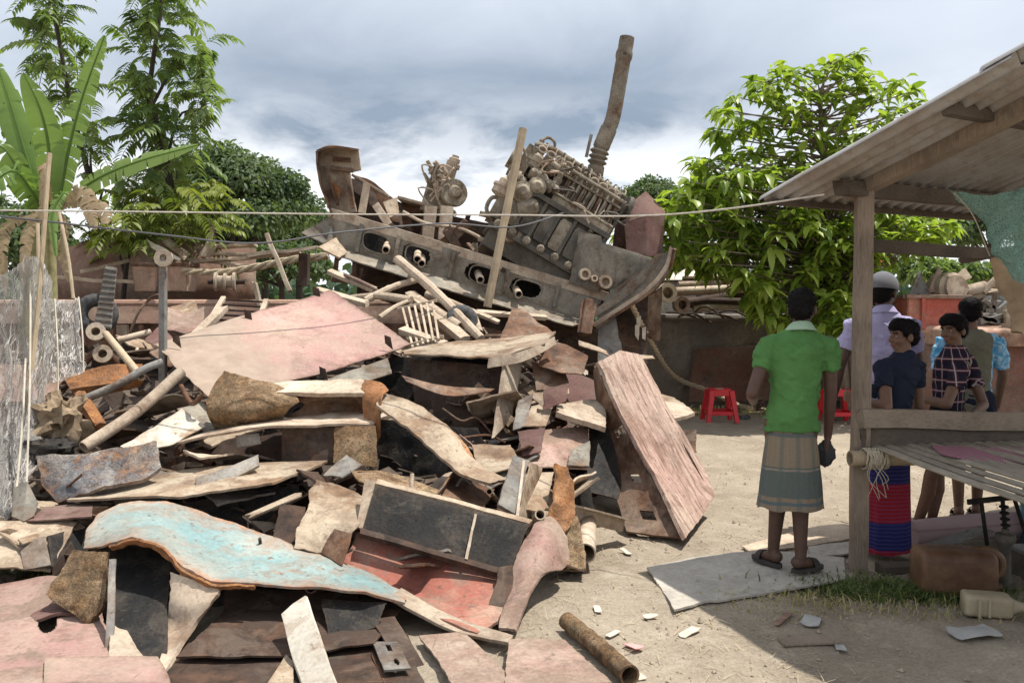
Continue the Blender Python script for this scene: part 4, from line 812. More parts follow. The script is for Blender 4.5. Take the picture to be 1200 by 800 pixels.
def angle(label, mat, a, b, w, up=(0, 0, 1), name='angle_iron', cat='angle iron', th=.012, w2=None):
    a, b = P(*a), P(*b); x, y, d = frame(b-a, up); w2 = w2 or w; mb = MB()
    mb.sheet([[a, b], [a+x*w, b+x*w]], (24, 4), th, .01, .006); mb.sheet([[a-y*.004, b-y*.004], [a-y*w2, b-y*w2]], (24, 4), th, .01, .006)
    return tag(mb.build(name, M[mat]), label, cat)
def lug(px, py, Y, w=.10): return ('lug', 'rustdark', [[(px-w*50, py-2, Y), (px+w*45, py+6, Y-.02)], [(px-w*60, py-12, Y), (px+w*20, py-9, Y)]], dict(n=(5, 4), jag=.01, bump=.005))

def lift(px, py, Y, z0=.045):
    p = P(px, py, Y)
    if p[2] >= z0: return p
    return G(px, py, z0)
# ---- upper heap
plate('pink_plate', 'large faded pink steel plate sloping across the top of the heap', 'pink', [[(182, 404, 7.0), (285, 370, 7.6), (388, 340, 8.3)], [(206, 430, 6.65), (318, 402, 7.2), (440, 374, 7.9)], [(246, 466, 6.25), (352, 446, 6.75), (484, 406, 7.5)]], (60, 40), jag=.035, bump=.035, bscale=1.2,
      parts=[lug(208, 402, 6.95), lug(292, 374, 7.55), lug(372, 347, 8.15), lug(456, 404, 7.35), lug(380, 441, 6.85)])
plate('under_plate', 'grey plate edge peeking out under the lower right side of the pink plate', 'marine', [[(380, 445, 6.9), (455, 420, 7.3)], [(395, 460, 6.7), (460, 438, 7.0)]], (14, 6), jag=.03, bump=.02)
plate('curled_plate', 'brown orange curled plate hanging in front of the pink plate', 'crust', [[(262, 434, 6.15), (300, 444, 6.15), (318, 448, 6.15)], [(244, 462, 6.0), (300, 468, 5.9), (352, 466, 6.0)], [(243, 485, 5.95), (290, 488, 5.85), (340, 478, 5.95)], [(252, 502, 6.05), (285, 504, 6.0), (330, 492, 6.05)]], (40, 34), jag=.04, bump=.022, bscale=6)
plate('folded_strip', 'beige folded steel strip above the brown curved trough', 'beige', [[(312, 449, 6.2), (380, 446, 6.25), (424, 446, 6.2), (441, 460, 6.0)], [(322, 462, 6.0), (380, 463, 6.0), (425, 463, 5.95), (440, 470, 5.9)]], (40, 8), thick=.03, jag=.05, bump=.02)
plate('trough_plate', 'brown plate rolled into a trough left of the orange torn strip', 'rust', [[(330, 466, 6.0), (400, 464, 6.1), (432, 466, 6.1)], [(356, 474, 6.1), (410, 478, 6.2), (442, 486, 6.0)], [(330, 492, 6.1), (410, 492, 6.1), (438, 508, 5.8)]], (34, 20), jag=.04, bump=.02)
plate('rolled_edge', 'brown rolled plate end standing right of the folded strip', 'rustorange', [[(424, 444, 6.1), (446, 448, 6.0), (456, 458, 5.9)], [(424, 470, 5.95), (440, 474, 5.8), (447, 468, 5.75)], [(430, 520, 5.9), (440, 520, 5.8), (446, 512, 5.78)]], (20, 20), jag=.03, bump=.02)
plate('long_roof_plate', 'long pale plate with a wavy edge roofing a dark cavity', 'beige', [[(215, 514, 5.95), (300, 492, 6.1), (440, 482, 6.2)], [(190, 524, 5.75), (290, 502, 5.65), (440, 497, 5.75)]], (50, 14), thick=.016, jag=.06, bump=.03,
      parts=[('side_wall', 'crust', [[(392, 500, 5.75), (441, 498, 5.7)], [(390, 545, 5.6), (443, 548, 5.55)]], dict(n=(16, 14), jag=.03, bump=.03)),
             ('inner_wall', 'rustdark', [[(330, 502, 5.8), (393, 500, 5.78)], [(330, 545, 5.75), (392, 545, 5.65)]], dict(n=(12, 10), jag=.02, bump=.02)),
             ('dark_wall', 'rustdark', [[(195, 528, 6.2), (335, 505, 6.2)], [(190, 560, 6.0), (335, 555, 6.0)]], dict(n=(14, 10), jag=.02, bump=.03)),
             ('bracket', 'grey', [[(276, 510, 5.72), (304, 507, 5.72)], [(278, 524, 5.72), (306, 520, 5.7)]], dict(n=(6, 5), jag=.01, bump=.01))])
plate('white_sheet', 'clean white plate lying tilted left of the curled brown plate', 'white', [[(140, 524, 5.6), (180, 500, 5.85), (213, 477, 6.1)], [(158, 531, 5.5), (200, 522, 5.7), (242, 500, 5.95)]], (24, 16), jag=.03, bump=.015)
plate('slate_sheet', 'blue grey plate behind the white plate', 'marine', [[(206, 480, 6.2), (238, 470, 6.4)], [(240, 507, 5.98), (262, 500, 6.1)]], (12, 10), jag=.03, bump=.02)
plate('sooty_plate', 'upright crusty plate blackened by soot at the left of the pale long plate', 'sooty', [[(42, 535, 5.35), (110, 530, 5.4), (186, 518, 5.5)], [(45, 565, 5.25), (110, 560, 5.25), (190, 549, 5.35)], [(68, 590, 5.15), (120, 575, 5.15), (170, 562, 5.25)]], (44, 20), thick=.025, jag=.04, bump=.05, bscale=5)
plate('long_pale_plate', 'long pale plate lying level with a grey flange standing on it', 'cream', [[(120, 572, 5.45), (230, 548, 5.6), (405, 536, 5.8)], [(76, 586, 5.1), (210, 583, 4.95), (320, 566, 5.1), (398, 548, 5.4)][:3]], (60, 16), thick=.014, jag=.05, bump=.02,
      parts=[('flange', 'grey', [[(229, 560, 5.2), (265, 549, 5.35), (303, 533, 5.5)], [(229, 578, 5.12), (265, 566, 5.25), (304, 546, 5.42)]], dict(n=(26, 6), jag=.015, bump=.01, thick=.02))])
plate('cavity_shade_plate', 'black plate standing in for the cavity shade below the long pale plate', 'black', [[(215, 588, 5.3), (350, 566, 5.4)], [(235, 640, 5.25), (360, 640, 5.3)]], (16, 10), jag=.03, bump=.02)  # shade of the cavity painted as a black plate
plate('grey_end_plate', 'grey plate corner at the right end of the long pale plate', 'grey', [[(378, 558, 5.2), (405, 532, 5.5)], [(400, 562, 5.1), (425, 545, 5.3)]], (12, 10), jag=.03, bump=.02)
plate('orange_bracket', 'bright orange rusty channel piece behind the crossing pipes', 'rustorange', [[(73, 441, 6.35), (120, 428, 6.45), (168, 424, 6.5)], [(82, 456, 6.2), (125, 450, 6.3), (170, 444, 6.35)], [(88, 470, 6.25), (125, 462, 6.35), (165, 452, 6.4)]], (26, 14), jag=.04, bump=.03)
beam('short orange rusty leg below the orange channel piece', 'rustorange', (92, 462, 6.15), (117, 500, 5.9), .08, .05, name='rusty_leg_bar')
def lump(name, label, mat, c, r, cat, seed=0, amp=.35):
    V, F = ellipsoid((0, 0, 0), (1, 1, 1), None, 28); V = np.array(V); V = np.sign(V)*np.abs(V)**.75
    d = np.array([1+amp*mn.fractal(Vector((*(p*1.8+seed),)), .6, 2, 4) for p in V]); V = V*d[:, None]*np.asarray(r)+c
    return tag(mk(name, V, F, M[mat]), label, cat)
M['dirt'] = plain('clotted_dirt', (.24, .18, .12), .95, .45, 26, .1, 1.0)
lump('dirt_clod', 'big brown clod of caked dirt on the left side of the heap', 'dirt', P(72, 493, 5.8), (.15, .15, .16), 'clod', 3, .7)
lump('burnt_lump', 'black burnt lump below the caked dirt clod', 'black', P(55, 528, 5.6), (.16, .12, .08), 'burnt lump', 8)
pipe('grey pipe running up right across the orange channel piece', 'grey', [(90, 471, 6.1), (140, 450, 6.2), (166, 434, 6.3), (190, 424, 6.4)], .03)
pipe('long pale pipe lying diagonally left of the white plate', 'beige', [(98, 524, 5.55), (160, 482, 5.9), (212, 436, 6.3)], .042)
pipe('thin bent pipe standing up beside the pale diagonal pipe', 'rust', [(212, 452, 6.2), (222, 470, 6.1), (228, 472, 6.0), (238, 462, 6.0)], .018)
pipe('brown pipe leaning left across the grey pipe', 'bamboo', [(124, 391, 6.9), (166, 442, 6.3)], .028)
pipe('thin tan pipe lying level behind the leaning brown pipe', 'beige', [(137, 399, 7.2), (176, 389, 7.4)], .028)
for i, (px, py, lab) in enumerate([(112, 388, 'upper rusty valve flange by the old tyre'), (120, 414, 'lower rusty valve flange under its twin')]):
    root = empty('valve', P(px, py+10, 7.0), lab, 'valve'); c = P(px, py, 6.95); mb = MB(); mb.lathe(c, (.3, -1, .3), [(-.13, .035), (0, .035), (0, .075), (-.03, .075), (-.04, .05), (-.16, .05)], 16); mb.build('flange', M['beige'], root)
    mb = MB(); mb.tube(curve([c+(0, .1, 0), c+(.05, .12, -.1), c+(-.08, .1, -.2), c+(-.12, .05, -.26)], 12), .032, 10, .2); mb.build('elbow', M['rust'], root)
sp = empty('steel_post', P(193, 446, 7.0), 'square steel post with a round flange on its top at the left of the heap', 'post'); mb = MB(); mb.bar(P(191, 302, 7.0), P(191, 448, 6.9), .055, .055, (0, 1, 0)); mb.build('shaft', M['grey'], sp); c = P(191, 302, 6.96); mb = MB(); mb.lathe(c, (.1, -1, .15), [(-.028, .03), (0, .03), (0, .075), (-.03, .075)], 10); mb.build('flange', M['beige'], sp)
pipe('thin rusty rod curving up to the flanged steel post', 'rust', [(150, 395, 8), (163, 365, 8), (178, 348, 8), (190, 344, 7.2)], .012, hollow=0, n=6)
# slatted grate between the post and the pink plate
gr = empty('steel_grate', P(275, 375, 8.2), 'dark slatted steel grate lying behind the pink plate', 'grate'); [MB().bar(P(*a), P(*b), .05, .04).build('frame_bar', M['beige'], gr) for a, b in (((262, 349, 8.5), (243, 381, 8.0)), ((312, 352, 8.6), (300, 384, 8.1)))]
for k in range(6): u = k/5; MB().bar(P(262-19*u, 351+29*u, 8.5-.5*u), P(312-12*u, 354+29*u, 8.6-.5*u), .06, .02).build('slat', M['rustdark'], gr)
beam('pale timber resting diagonally on the left of the slatted grate', 'palewood', (262, 361, 8.2), (224, 398, 7.6), .09, .05, name='timber_piece', cat='timber')
plate('bent_scrap', 'reddish bent plate between steel post and slatted grate', 'pinkdust', [[(196, 360, 8.2), (216, 368, 8.2), (240, 358, 8.4)], [(195, 388, 7.8), (218, 392, 7.7), (240, 384, 7.9)]], (18, 12), jag=.05, bump=.05)
plate('bent_scrap', 'small maroon scrap wedged right of the steel post', 'maroon', [[(168, 398, 7.3), (188, 382, 7.5)], [(186, 408, 7.1), (206, 398, 7.3)]], (12, 10), jag=.04, bump=.04)
plate('pale_scrap', 'pale crumpled scrap above the left edge of the pink plate', 'cream', [[(196, 360, 9), (230, 352, 9.1)], [(200, 385, 8.6), (236, 372, 8.7)]], (12, 10), jag=.05, bump=.05)
# ---- loose timbers in front of the ship section
for (a, b, w_, lab) in [((466, 304, 9.2), (564, 397, 8.0), .12, 'longest pale timber sloping down from the oval holes'), ((482, 352, 8.6), (412, 349, 9.0), .10, 'pale split timber pointing left over the pink plate'), ((428, 352, 8.8), (492, 327, 9.1), .09, 'timber slanting up right beside the longest timber'), ((480, 345, 8.8), (545, 398, 8.0), .10, 'timber lying parallel below the longest timber'),
                        ((500, 372, 8.4), (560, 368, 8.6), .08, 'short level timber under the wooden pole'), ((445, 372, 8.3), (480, 352, 8.6), .06, 'thin timber at the top of the slatted rack'), ((386, 318, 9.6), (440, 340, 9.2), .07, 'tan timber below the bow bracket'), ((404, 322, 9.4), (450, 345, 9.1), .05, 'thin red brown timber beside the tan timber'),
                        ((520, 350, 8.8), (585, 378, 8.6), .05, 'thin batten right of the longest timber'), ((560, 366, 8.7), (640, 372, 8.9), .06, 'level batten below the rightmost oval hole'), ((470, 386, 8.0), (520, 404, 7.7), .08, 'short timber at the foot of the slatted rack'), ((372, 340, 8.9), (430, 356, 8.6), .07, 'timber along the top edge of the pink plate')]:
    A_, B_ = P(*a), P(*b); mb = MB(); rnd_ = int(a[0]+b[1]) % 2; mb.tube(curve([A_, (A_+B_)/2+np.array((0, 0, w_*.3)), B_], 20), [w_*.45*(1+.14*mn.noise(Vector((i_*.7, w_*90, 2))))*(1-.012*i_) for i_ in range(20)], 9) if rnd_ else mb.add(*rough_bar(A_, B_, w_, w_*.7, (0, -.5, 1), seed=w_*70+a[0], wob=.1)); tag(mb.build('timber', M['palewood'] if 'red' not in lab else M['pinkdust']), lab, 'timber')
pipe('curved pale pipe bending over the black ring', 'beige', [(500, 345, 8.9), (530, 356, 8.7), (552, 368, 8.5), (562, 390, 8.3)], .04)
pipe('thick pale pipe in the timber jumble', 'beige', [(490, 352, 8.7), (540, 384, 8.2)], .06)
tyre(P(541, 376, 8.35), (.3, -1, .3), .11, .05, 'rubber_ring', 'small black rubber ring lying among the timbers')
rk = empty('slatted_rack', P(487, 405, 7.9), 'pale slatted rack lying right of the pink plate', 'rack')
for k in range(6): MB().bar(P(472+7*k, 362-1.5*k, 8.4), P(484+6*k, 408-2*k, 7.7), .022, .03, (0, -1, 1)).build('slat', M['palewood'], rk)
[MB().bar(P(*a), P(*b), .04, .03).build('rail', M['palewood'], rk) for a, b in (((466, 362, 8.42), (512, 352, 8.42)), ((480, 404, 7.75), (520, 394, 7.75)))]
plate('brown_triangle', 'brown triangular plate leaning below the ship section', 'rust', [[(600, 362, 8.6), (612, 362, 8.6), (630, 378, 8.4)], [(585, 398, 8.0), (620, 396, 8.0), (652, 392, 8.0)]], (18, 14), jag=.03, bump=.03)
# ---- the box in the middle
plate('crate_box', 'broken open box with a pale folded lid in the middle of the heap', 'cream', [[(470, 410, 7.3), (520, 402, 7.6), (600, 396, 7.7), (652, 388, 7.6)], [(474, 414, 7.0), (520, 416, 6.9), (580, 420, 6.75), (640, 404, 6.9)], ], (44, 16), thick=.014, jag=.04, bump=.03,
      parts=[('lid_lip', 'beige', [[(572, 420, 6.72), (612, 411, 6.8), (650, 394, 7.0)], [(570, 432, 6.7), (612, 424, 6.76), (652, 404, 6.95)]], dict(n=(24, 6), jag=.02, bump=.015)),
             ('end_panel', 'beige', [[(590, 428, 6.75), (611, 424, 7.1)], [(577, 514, 6.2), (598, 490, 6.6)]], dict(n=(14, 24), jag=.03, bump=.02, thick=.025)),
             ('front_shade_panel', 'rustdark', [[(480, 420, 7.2), (590, 428, 6.95)], [(490, 512, 7.0), (580, 516, 6.8)]], dict(n=(20, 16), jag=.02, bump=.02)),  # dark colour stands in for the shaded inside of the box
             ('shelf', 'rust', [[(470, 440, 6.85), (520, 452, 6.7), (580, 456, 6.65)], [(476, 447, 6.75), (525, 464, 6.55), (576, 459, 6.6)]], dict(n=(26, 6), jag=.02, bump=.01)),
             ('rear_shade_panel', 'black', [[(440, 420, 7.5), (600, 410, 7.6)], [(440, 520, 7.35), (600, 510, 7.4)]], dict(n=(16, 12), jag=.02, bump=.02))])  # black sheet gives the box interior its shade by colour
plate('orange_torn_strip', 'long orange beige torn strip sweeping down from the rolled plate end', 'cream', [[(440, 456, 5.95), (490, 476, 5.85), (530, 506, 5.65), (556, 540, 5.5), (594, 562, 5.3)], [(440, 476, 5.75), (466, 496, 5.6), (505, 528, 5.4), (540, 556, 5.2), (575, 566, 5.15)]], (54, 14), jag=.06, bump=.04, thick=.018,
      parts=[('bent_edge', 'rustorange', [[(486, 474, 5.9), (520, 494, 5.75), (545, 520, 5.6), (560, 548, 5.5)], [(490, 480, 5.85), (512, 508, 5.6), (536, 532, 5.5), (552, 556, 5.4)]], dict(n=(30, 6), jag=.05, bump=.03))])
plate('pale_scrap', 'pale plate lying at the foot of the orange torn strip', 'cream', [[(552, 520, 5.9), (598, 520, 6.0)], [(560, 560, 5.5), (615, 548, 5.6)]], (16, 14), jag=.04, bump=.03)
plate('shade_backing', 'black plate added for the cavity shade under the orange torn strip', 'black', [[(440, 490, 6.2), (560, 500, 6.3)], [(440, 575, 6.15), (600, 590, 6.2)]], (14, 12), jag=.03, bump=.03)  # black sheet put in to paint the dark of the cavity
# ---- right side of the heap
Y = 6.8
for lab, mat, rows, op in [
  ('brown bent plate with split corner above the angle brackets', 'rust', [[(640, 398, 7.2), (664, 404, 7.2), (690, 418, 7.0)], [(630, 428, 6.9), (655, 436, 6.8), (684, 440, 6.8)]], {}),
  ('brown angle bracket left of the leaning plank box', 'rust', [[(622, 424, 7.0), (662, 432, 7.0)], [(628, 458, 6.8), (668, 452, 6.8)]], {}),
  ('upper cream channel step between crate box and plank box', 'cream', [[(612, 455, 6.9), (666, 440, 7.0)], [(634, 478, 6.6), (668, 462, 6.7)]], {}),
  ('dark upright lip of the upper channel step', 'maroon', [[(636, 456, 6.58), (668, 448, 6.65)], [(636, 482, 6.5), (664, 470, 6.55)]], {}),
  ('lower cream channel step under the upper one', 'cream', [[(622, 476, 6.6), (652, 466, 6.75)], [(612, 500, 6.3), (640, 500, 6.35)]], {}),
  ('grey slanted plate on the left of the channel steps', 'grey', [[(606, 470, 6.6), (626, 460, 6.7)], [(600, 505, 6.3), (616, 500, 6.35)]], {}),
  ('dusty level plate touching the leaning plank box', 'beige', [[(652, 474, 6.7), (712, 470, 6.9)], [(650, 486, 6.4), (710, 504, 6.3)]], {'thick': .04}),
  ('large pink and white plate with a dark shadow under the channel steps', 'pinkdust', [[(612, 505, 6.4), (690, 500, 6.6)], [(600, 546, 5.9), (692, 550, 5.95)]], {'n': (26, 18)}),
  ('small maroon upright plate standing on the pink and white plate', 'maroon', [[(606, 506, 6.2), (640, 500, 6.25)], [(612, 536, 5.98), (634, 530, 6.0)]], {}),
  ('dark maroon plate in the gap behind the pink and white plate', 'maroon', [[(660, 430, 7.3), (705, 450, 7.3)], [(655, 470, 7.0), (706, 476, 7.0)]], {}),
  ('grey scrap at the right edge of the pink and white plate', 'marine', [[(668, 528, 6.1), (692, 516, 6.2)], [(664, 546, 5.9), (692, 546, 5.95)]], {}),
  ('pale slab lying flat right behind the leaning plank box', 'beige', [[(762, 468, 8.0), (800, 474, 8.2)], [(775, 496, 7.2), (815, 486, 7.6)]], {'thick': .03}),
  ('second pale slab lying lower behind the leaning plank box', 'cream', [[(770, 460, 8.8), (790, 466, 8.8)], [(780, 480, 8.2), (806, 478, 8.3)]], {}),
  ('brown upright scrap at the right foot of the leaning plank box', 'rust', [[(790, 502, 7.4), (817, 504, 7.4)], [(794, 530, 7.2), (816, 530, 7.2)]], {}),
  ('pale strip poking out behind the top of the plank box', 'cream', [[(720, 414, 8.4), (766, 416, 8.4)], [(722, 420, 8.3), (768, 421, 8.3)]], {}),
  ('tan strip rising left of the plank box top', 'cream', [[(676, 396, 7.8), (712, 412, 7.6)], [(678, 404, 7.7), (714, 418, 7.5)]], {}),
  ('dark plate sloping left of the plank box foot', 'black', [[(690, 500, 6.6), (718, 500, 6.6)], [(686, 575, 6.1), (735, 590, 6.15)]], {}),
  ('cream plate tucked under the rusty spike', 'cream', [[(604, 556, 5.4), (650, 552, 5.5)], [(606, 596, 5.0), (640, 600, 5.05)]], {}),
  ('black plate standing in for hollow shade below the pink and white plate', 'black', [[(600, 552, 6.0), (690, 556, 6.1)], [(620, 605, 5.95), (700, 612, 6.0)]], {})]:  # last piece is black to paint the shade of the hollow
    op = dict(op); nn = op.pop('n', (14, 12)); op.setdefault('thick', .010)
    plate('scrap_piece', lab, mat, rows, nn, jag=.035, bump=.03, **op)
plate('standing_bracket', 'grey upright bracket with a white weld seam right of the black panel', 'grey', [[(600, 534, 5.3), (622, 540, 5.3)], [(582, 592, 4.85), (606, 606, 4.85)]], (14, 20), jag=.03, bump=.02, thick=.02,
      parts=[('weld_seam', 'white', [[(612, 540, 5.28), (615, 541, 5.28)], [(604, 608, 4.8), (608, 608, 4.8)]], dict(n=(2, 14), jag=.005, bump=.003, thick=.02)), ('side_flange', 'cream', [[(622, 540, 5.3), (634, 548, 5.5)], [(606, 606, 4.85), (622, 608, 5.1)]], dict(n=(8, 16), jag=.03, bump=.02))])
# leaning plank box
plate('plank_box', 'long steel box with a pink flaking face leaning right of the heap', 'pinkstreak', [[(698, 426, 6.75), (725, 411, 7.1), (750, 416, 7.4)], [(722, 478, 6.45), (752, 468, 6.85), (778, 470, 7.1)], [(764, 556, 6.05), (796, 548, 6.45), (820, 542, 6.75)], [(802, 632, 5.80), (822, 606, 6.1), (838, 580, 6.4)]], (34, 56), thick=.03, jag=.035, bump=.03, bscale=2,
      parts=[('side_web', 'rust', [[(698, 428, 6.78), (696, 440, 7.0)], [(724, 482, 6.47), (704, 500, 6.72)], [(764, 558, 6.08), (716, 560, 6.38)], [(800, 632, 5.82), (734, 624, 6.0)]], dict(n=(22, 60), thick=.015, jag=.02, bump=.02, cuts=[(.05, .40, .5, .455), (.28, .655, .52, .70), (.30, .87, .58, .91)])),
             ('far_web', 'rustdark', [[(748, 420, 7.38), (735, 440, 7.5)], [(836, 582, 6.4), (815, 600, 6.4)]], dict(n=(10, 20), jag=.02, bump=.02)),
             ('foot_plate', 'rustorange', [[(770, 610, 6.05), (795, 606, 6.1)], [(772, 628, 5.95), (806, 632, 5.9)]], dict(n=(10, 6), jag=.03, bump=.03))])
# ---- foreground
plate('burnt_plate', 'burnt black panel with a pale top edge lying tilted over a red panel', 'black', [[(440, 569, 4.75), (530, 592, 4.72), (620, 615, 4.7)], [(424, 622, 4.58), (512, 648, 4.54), (597, 672, 4.52)]], (44, 20), thick=.03, jag=.015, bump=.012,
      parts=[('top_edge', 'cream', [[(442, 563, 4.82), (530, 586, 4.78), (624, 611, 4.76)], [(438, 569, 4.76), (530, 591, 4.73), (620, 616, 4.71)]], dict(n=(40, 4), jag=.02, bump=.01, thick=.03)),
             ('bottom_lip', 'rustdark', [[(422, 620, 4.56), (510, 645, 4.52), (600, 671, 4.5)], [(421, 627, 4.52), (510, 652, 4.48), (599, 678, 4.46)]], dict(n=(36, 4), jag=.012, bump=.008, thick=.03)),
             ('side_flange', 'beige', [[(428, 560, 4.85), (444, 566, 4.8)], [(418, 618, 4.6), (428, 622, 4.58)]], dict(n=(6, 16), jag=.015, bump=.01, thick=.02)),
             ('weld_seam', 'white', [[(556, 602, 4.68), (559, 603, 4.68)], [(544, 655, 4.49), (548, 656, 4.49)]], dict(n=(3, 18), jag=.008, bump=.004, thick=.016))])
plate('peeling_plate', 'faded red panel with peeling pale paint under the black panel', 'redox', [[(418, 622, 4.66), (505, 650, 4.62), (602, 676, 4.6)], [(395, 662, 4.48), (490, 694, 4.4), (585, 730, 4.3)], [(430, 692, 4.22), (490, 716, 4.08), (560, 744, 4.02)]], (50, 30), thick=.014, jag=.03, bump=.015,
      parts=[('end_flange', 'rustdark', [[(584, 664, 4.46), (606, 660, 4.55)], [(566, 730, 4.12), (592, 736, 4.2)]], dict(n=(8, 16), jag=.03, bump=.02)), ('curl', 'rust', [[(392, 618, 4.6), (412, 624, 4.5)], [(376, 648, 4.5), (402, 664, 4.35)]], dict(n=(10, 14), jag=.03, bump=.04))])
plate('sun_strip', 'long thin beige strip running from the blue plate to the ground', 'beige', [[(470, 690, 4.22), (530, 722, 4.05), (602, 746, 3.97)], [(455, 700, 4.06), (525, 738, 3.96), (596, 755, 3.92)]], (50, 8), thick=.014, jag=.015, bump=.01)
plate('curved_pink_plate', 'curved pink and grey plate sweeping down to the ground by the pipe mouth', 'pinkdust', [[(624, 615, 4.85), (645, 606, 4.95), (664, 632, 4.9)], [(606, 650, 4.6), (636, 640, 4.6), (664, 664, 4.65)], [(594, 700, 4.3), (615, 690, 4.3), (634, 676, 4.42)], [(582, 738, 4.15), (596, 738, 4.12), (604, 742, 4.10)]], (30, 40), thick=.014, jag=.035, bump=.03)
plate('rusty_spike', 'twisted rusty spike of plate standing beside the grey bracket', 'rustorange', [[(650, 541, 5.2), (664, 548, 5.3)], [(648, 575, 5.1), (672, 572, 5.25)], [(640, 612, 4.95), (672, 608, 5.1)], [(628, 642, 4.75), (652, 640, 4.85)]], (16, 30), thick=.015, jag=.05, bump=.07, bscale=6)
plate('rust_flake', 'crumbling rusty flakes hanging at the pipe mouth', 'crust', [[(660, 600, 5.15), (680, 606, 5.2)], [(662, 668, 4.95), (690, 670, 5.0)]], (12, 18), thick=.02, jag=.06, bump=.06, bscale=7)
angle('pale angle iron lying from the spike to the plank box', 'beige', (672, 592, 5.35), (732, 608, 5.75), .09)
mb = MB(); a, b = P(686, 648, 5.0), P(688, 612, 5.5); mb.tube([a, b], .062, 20, .14); tag(mb.build('pipe_stub', M['beige']), 'wide pale pipe with its dark mouth facing the yard', 'pipe')
# blue plate
def px_of(q):
    x, y, z = q; z -= EYE; d = y*_ct-z*_st; u = y*_st+z*_ct; return (600+FPX*x/d, 400-FPX*u/d, y)
_bb = [(112, 604, 4.62), (140, 592, 4.72), (165, 588, 4.78), (195, 587, 4.8), (240, 600, 4.78), (300, 622, 4.68), (370, 648, 4.53), (430, 671, 4.38), (484, 696, 4.2)]; _bf = [(98, 644, 4.3), (127, 640, 4.18), (155, 631, 4.13), (186, 641, 4.07), (214, 664, 4.0), (246, 683, 3.97), (365, 688, 3.97), (430, 694, 3.98), (474, 708, 4.0)]
MIDROW = [(100, 622, 4.42), (128, 613, 4.44), (158, 607, 4.46)]+[px_of((P(*_bb[i])+P(*_bf[i]))/2) for i in range(3, 9)]
bl = plate('blue_plate', 'large curved steel plate with flaking light blue paint at the front of the heap', 'blue',
   [[(112, 604, 4.62), (140, 592, 4.72), (165, 588, 4.78), (195, 587, 4.8), (240, 600, 4.78), (300, 622, 4.68), (370, 648, 4.53), (430, 671, 4.38), (484, 696, 4.2)],
    MIDROW,
    [(98, 644, 4.3), (127, 640, 4.18), (155, 631, 4.13), (186, 641, 4.07), (214, 664, 4.0), (246, 683, 3.97), (365, 688, 3.97), (430, 694, 3.98), (474, 708, 4.0)]], (130, 50), thick=.012, jag=.05, bump=.03, bscale=3, ew=.06,
   parts=[('bent_lip', 'rustorange', [[(127, 640, 4.17), (155, 631, 4.12), (186, 641, 4.06), (214, 664, 3.99), (246, 683, 3.96), (300, 686, 3.96)], [(131, 645, 4.2), (160, 637, 4.15), (185, 648, 4.09), (212, 669, 4.02), (244, 687, 3.98), (300, 690, 3.97)]], dict(n=(60, 4), jag=.03, bump=.03, thick=.012, bscale=9)),
          ('hanging_flap', 'crust', [[(88, 645, 4.30), (110, 646, 4.2), (128, 645, 4.17)], [(72, 668, 4.2), (100, 676, 4.12), (126, 680, 4.1)], [(56, 698, 4.1), (90, 706, 4.05), (124, 708, 4.02)], [(96, 722, 4.02), (104, 733, 4.0), (112, 724, 4.0)]], dict(n=(30, 34), jag=.04, bump=.025, thick=.02, bscale=9)),
          ('gusset', 'beige', [[(198, 668, 4.02), (230, 680, 4.0), (262, 684, 3.99)], [(200, 700, 3.98), (225, 708, 3.94), (255, 700, 3.93)], [(196, 740, 3.9), (212, 745, 3.86), (226, 738, 3.86)], [(180, 796, 3.80), (184, 797, 3.78), (190, 794, 3.78)]], dict(n=(26, 40), jag=.03, bump=.03, thick=.02)),
          ('inner_rib', 'black', [[(135, 640, 4.4), (200, 640, 4.4)], [(130, 770, 4.0), (196, 775, 4.0)]], dict(n=(14, 20), jag=.01, bump=.015)),  # rib coloured black to paint in the shade of the cavity
          ('inner_web', 'rustdark', [[(262, 690, 4.25), (420, 694, 4.25)], [(262, 716, 4.1), (420, 724, 4.1)]], dict(n=(20, 8), jag=.01, bump=.015)),
          ('rib_flange', 'grey', [[(128, 655, 4.12), (137, 655, 4.12)], [(123, 770, 3.85), (133, 770, 3.85)]], dict(n=(4, 20), jag=.008, bump=.006))])
plate('inner_plate', 'grey dusty plate coloured dark for the shade under the blue plate', 'rustdark', [[(265, 715, 4.1), (380, 716, 4.1), (470, 715, 4.1)], [(205, 770, 4.0), (340, 770, 3.95), (440, 755, 3.95)]], (26, 16), jag=.03, bump=.03)  # dark colour deepens the shade under the blue plate
plate('floor_shade_plate', 'dusty plate coloured dark as the shade on the ground below the blue plate', 'rustdark', [[(186, 758, 4.05), (330, 745, 4.05), (480, 742, 4.05)], [(180, 806, 3.5), (330, 806, 3.5), (500, 806, 3.5)]], (30, 16), jag=.02, bump=.02)  # added plate whose dark colour stands in for shade on the ground
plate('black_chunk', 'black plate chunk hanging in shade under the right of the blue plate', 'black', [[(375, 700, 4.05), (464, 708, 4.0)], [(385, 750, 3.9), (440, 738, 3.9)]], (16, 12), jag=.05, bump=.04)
plate('grey_triangle', 'triangular grey plate below the blue plate beside the gusset', 'beige', [[(131, 720, 3.95), (140, 724, 3.95)], [(126, 772, 3.82), (172, 772, 3.84)]], (12, 14), jag=.02, bump=.02)
beam('white dusty plank standing below the blue plate', 'white', (345, 710, 3.82), (378, 815, 3.28), .13, .02, (0, -1, .4), name='white_plank', cat='plank')
plate('pale_corner', 'pale triangular scrap left of the white dusty plank', 'cream', [[(335, 768, 3.75), (344, 776, 3.75)], [(312, 802, 3.62), (345, 804, 3.6)]], (8, 8), jag=.02, bump=.02)
